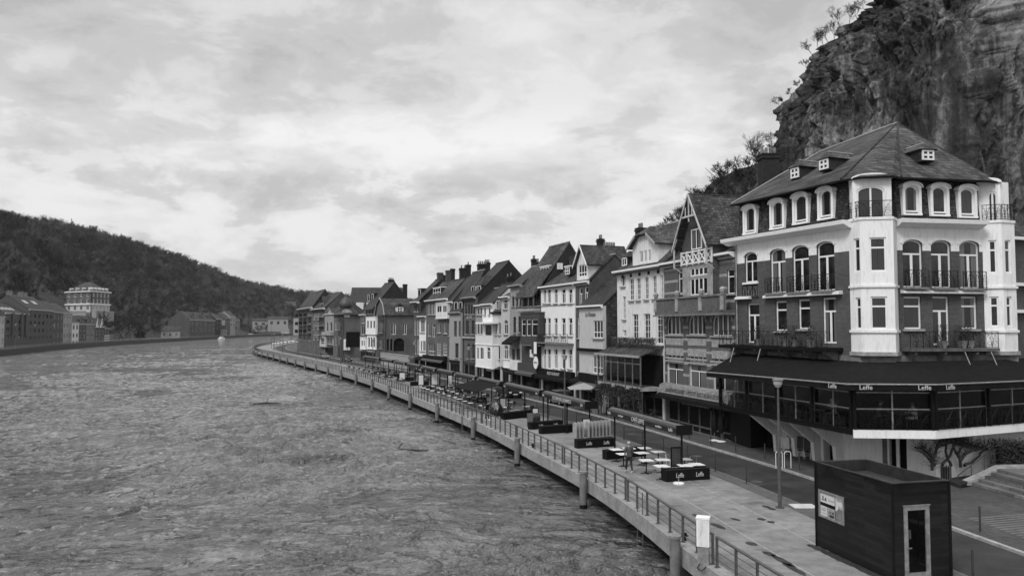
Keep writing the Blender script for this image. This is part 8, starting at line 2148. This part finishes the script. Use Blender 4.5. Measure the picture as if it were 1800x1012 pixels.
# striped paving near the kerb at the right
m2 = MB(); a, b_ = at_z(1706, 912, G), at_z(1800, 945, G)
for k in range(11):
    f_ = k / 10; p_ = a.lerp(b_, f_); e_ = Vector((1, .30, 0)).normalized(); u_ = (b_ - a).normalized() * .12; q_ = p_ + e_ * 4
    m2.poly([(p_.x, p_.y, G + .006), (q_.x, q_.y, G + .006), (q_.x - u_.x, q_.y - u_.y, G + .006), (p_.x - u_.x, p_.y - u_.y, G + .006)][::-1])
tag(m2.build('paving_stripe', plain('pale_sett', .15, .8, .2, 3)), kind='structure')
# neighbour seen past the corner house at the right edge
nb = Fr((31.2, 56.5), (40, 60), None); t = thing('side_street_house', 'dark brick house with white sills glimpsed at the right edge behind the corner house', 'house', (31.2, 56.5, 0), nb.rot); zt = nb.z(1792, 415)
ops = []
for y0_, y1_ in ((440, 465), (505, 525), (555, 590)): ops.append((.6, 2.0, nb.z(1790, y1_), nb.z(1790, y0_), 0)); ops.append((2.8, 4.2, nb.z(1790, y1_), nb.z(1790, y0_), 0))
m2 = MB(); wall(m2, 0, nb.L, 0, zt, ops); m2.box(0, nb.L, .36, 8, 0, zt - .01); m2.build('wall', M_BRICK, t)
for o_ in ops: win(t, *o_[:4], style='H', fw=.1, sill=True)
m2 = MB(); m2.slab([(-.3, -.3, zt), (nb.L, -.3, zt), (nb.L, 4, zt + 4), (-.3, 4, zt + 4)], .15); m2.slab([(-.3, 8.3, zt), (nb.L, 8.3, zt), (nb.L, 4, zt + 4), (-.3, 4, zt + 4)], .15); m2.build('roof', M_SLATE, t)
for z_ in (zt - .2, nb.z(1790, 500), nb.z(1790, 547)): m2 = MB(); m2.box(-.1, nb.L, -.35, -.003, z_ - .12, z_ + .12); m2.build('cornice', M_TRIM, t)
# driftwood in the river
for px, py, L_ in ((468, 708, 1.6), (700, 790, 2.4), (1115, 885, .9)):
    q = at_z(px, py, -1.42); m2 = MB(); m2.tube([(-L_, 0, -.05), (0, .1, .02), (L_, -.1, -.06)], .09, 6); m2.tube([(0, .1, .12), (.3, .3, .5)], .05, 5); o = m2.build('driftwood', M_WOODD, None, tuple(q), rnd.uniform(0, .6)); tag(o, 'dark branch drifting on the river, %s' % {468: 'farthest out in mid stream', 700: 'the long one in the middle', 1115: 'small one close to the quay'}[px], 'driftwood')

# ================================================================ AIR
hm = bpy.data.materials.new('valley_haze'); hm.use_nodes = True; ht = hm.node_tree; ht.nodes.clear()
pv = ht.nodes.new('ShaderNodeVolumePrincipled'); pv.inputs['Color'].default_value = (.8, .8, .8, 1); pv.inputs['Density'].default_value = .00007
ho = ht.nodes.new('ShaderNodeOutputMaterial'); ht.links.new(pv.outputs[0], ho.inputs['Volume'])
mb = MB(); mb.box(-4100, 4100, -650, 5100, -3.6, 160); o = mb.build('haze', hm); o['kind'] = 'stuff'
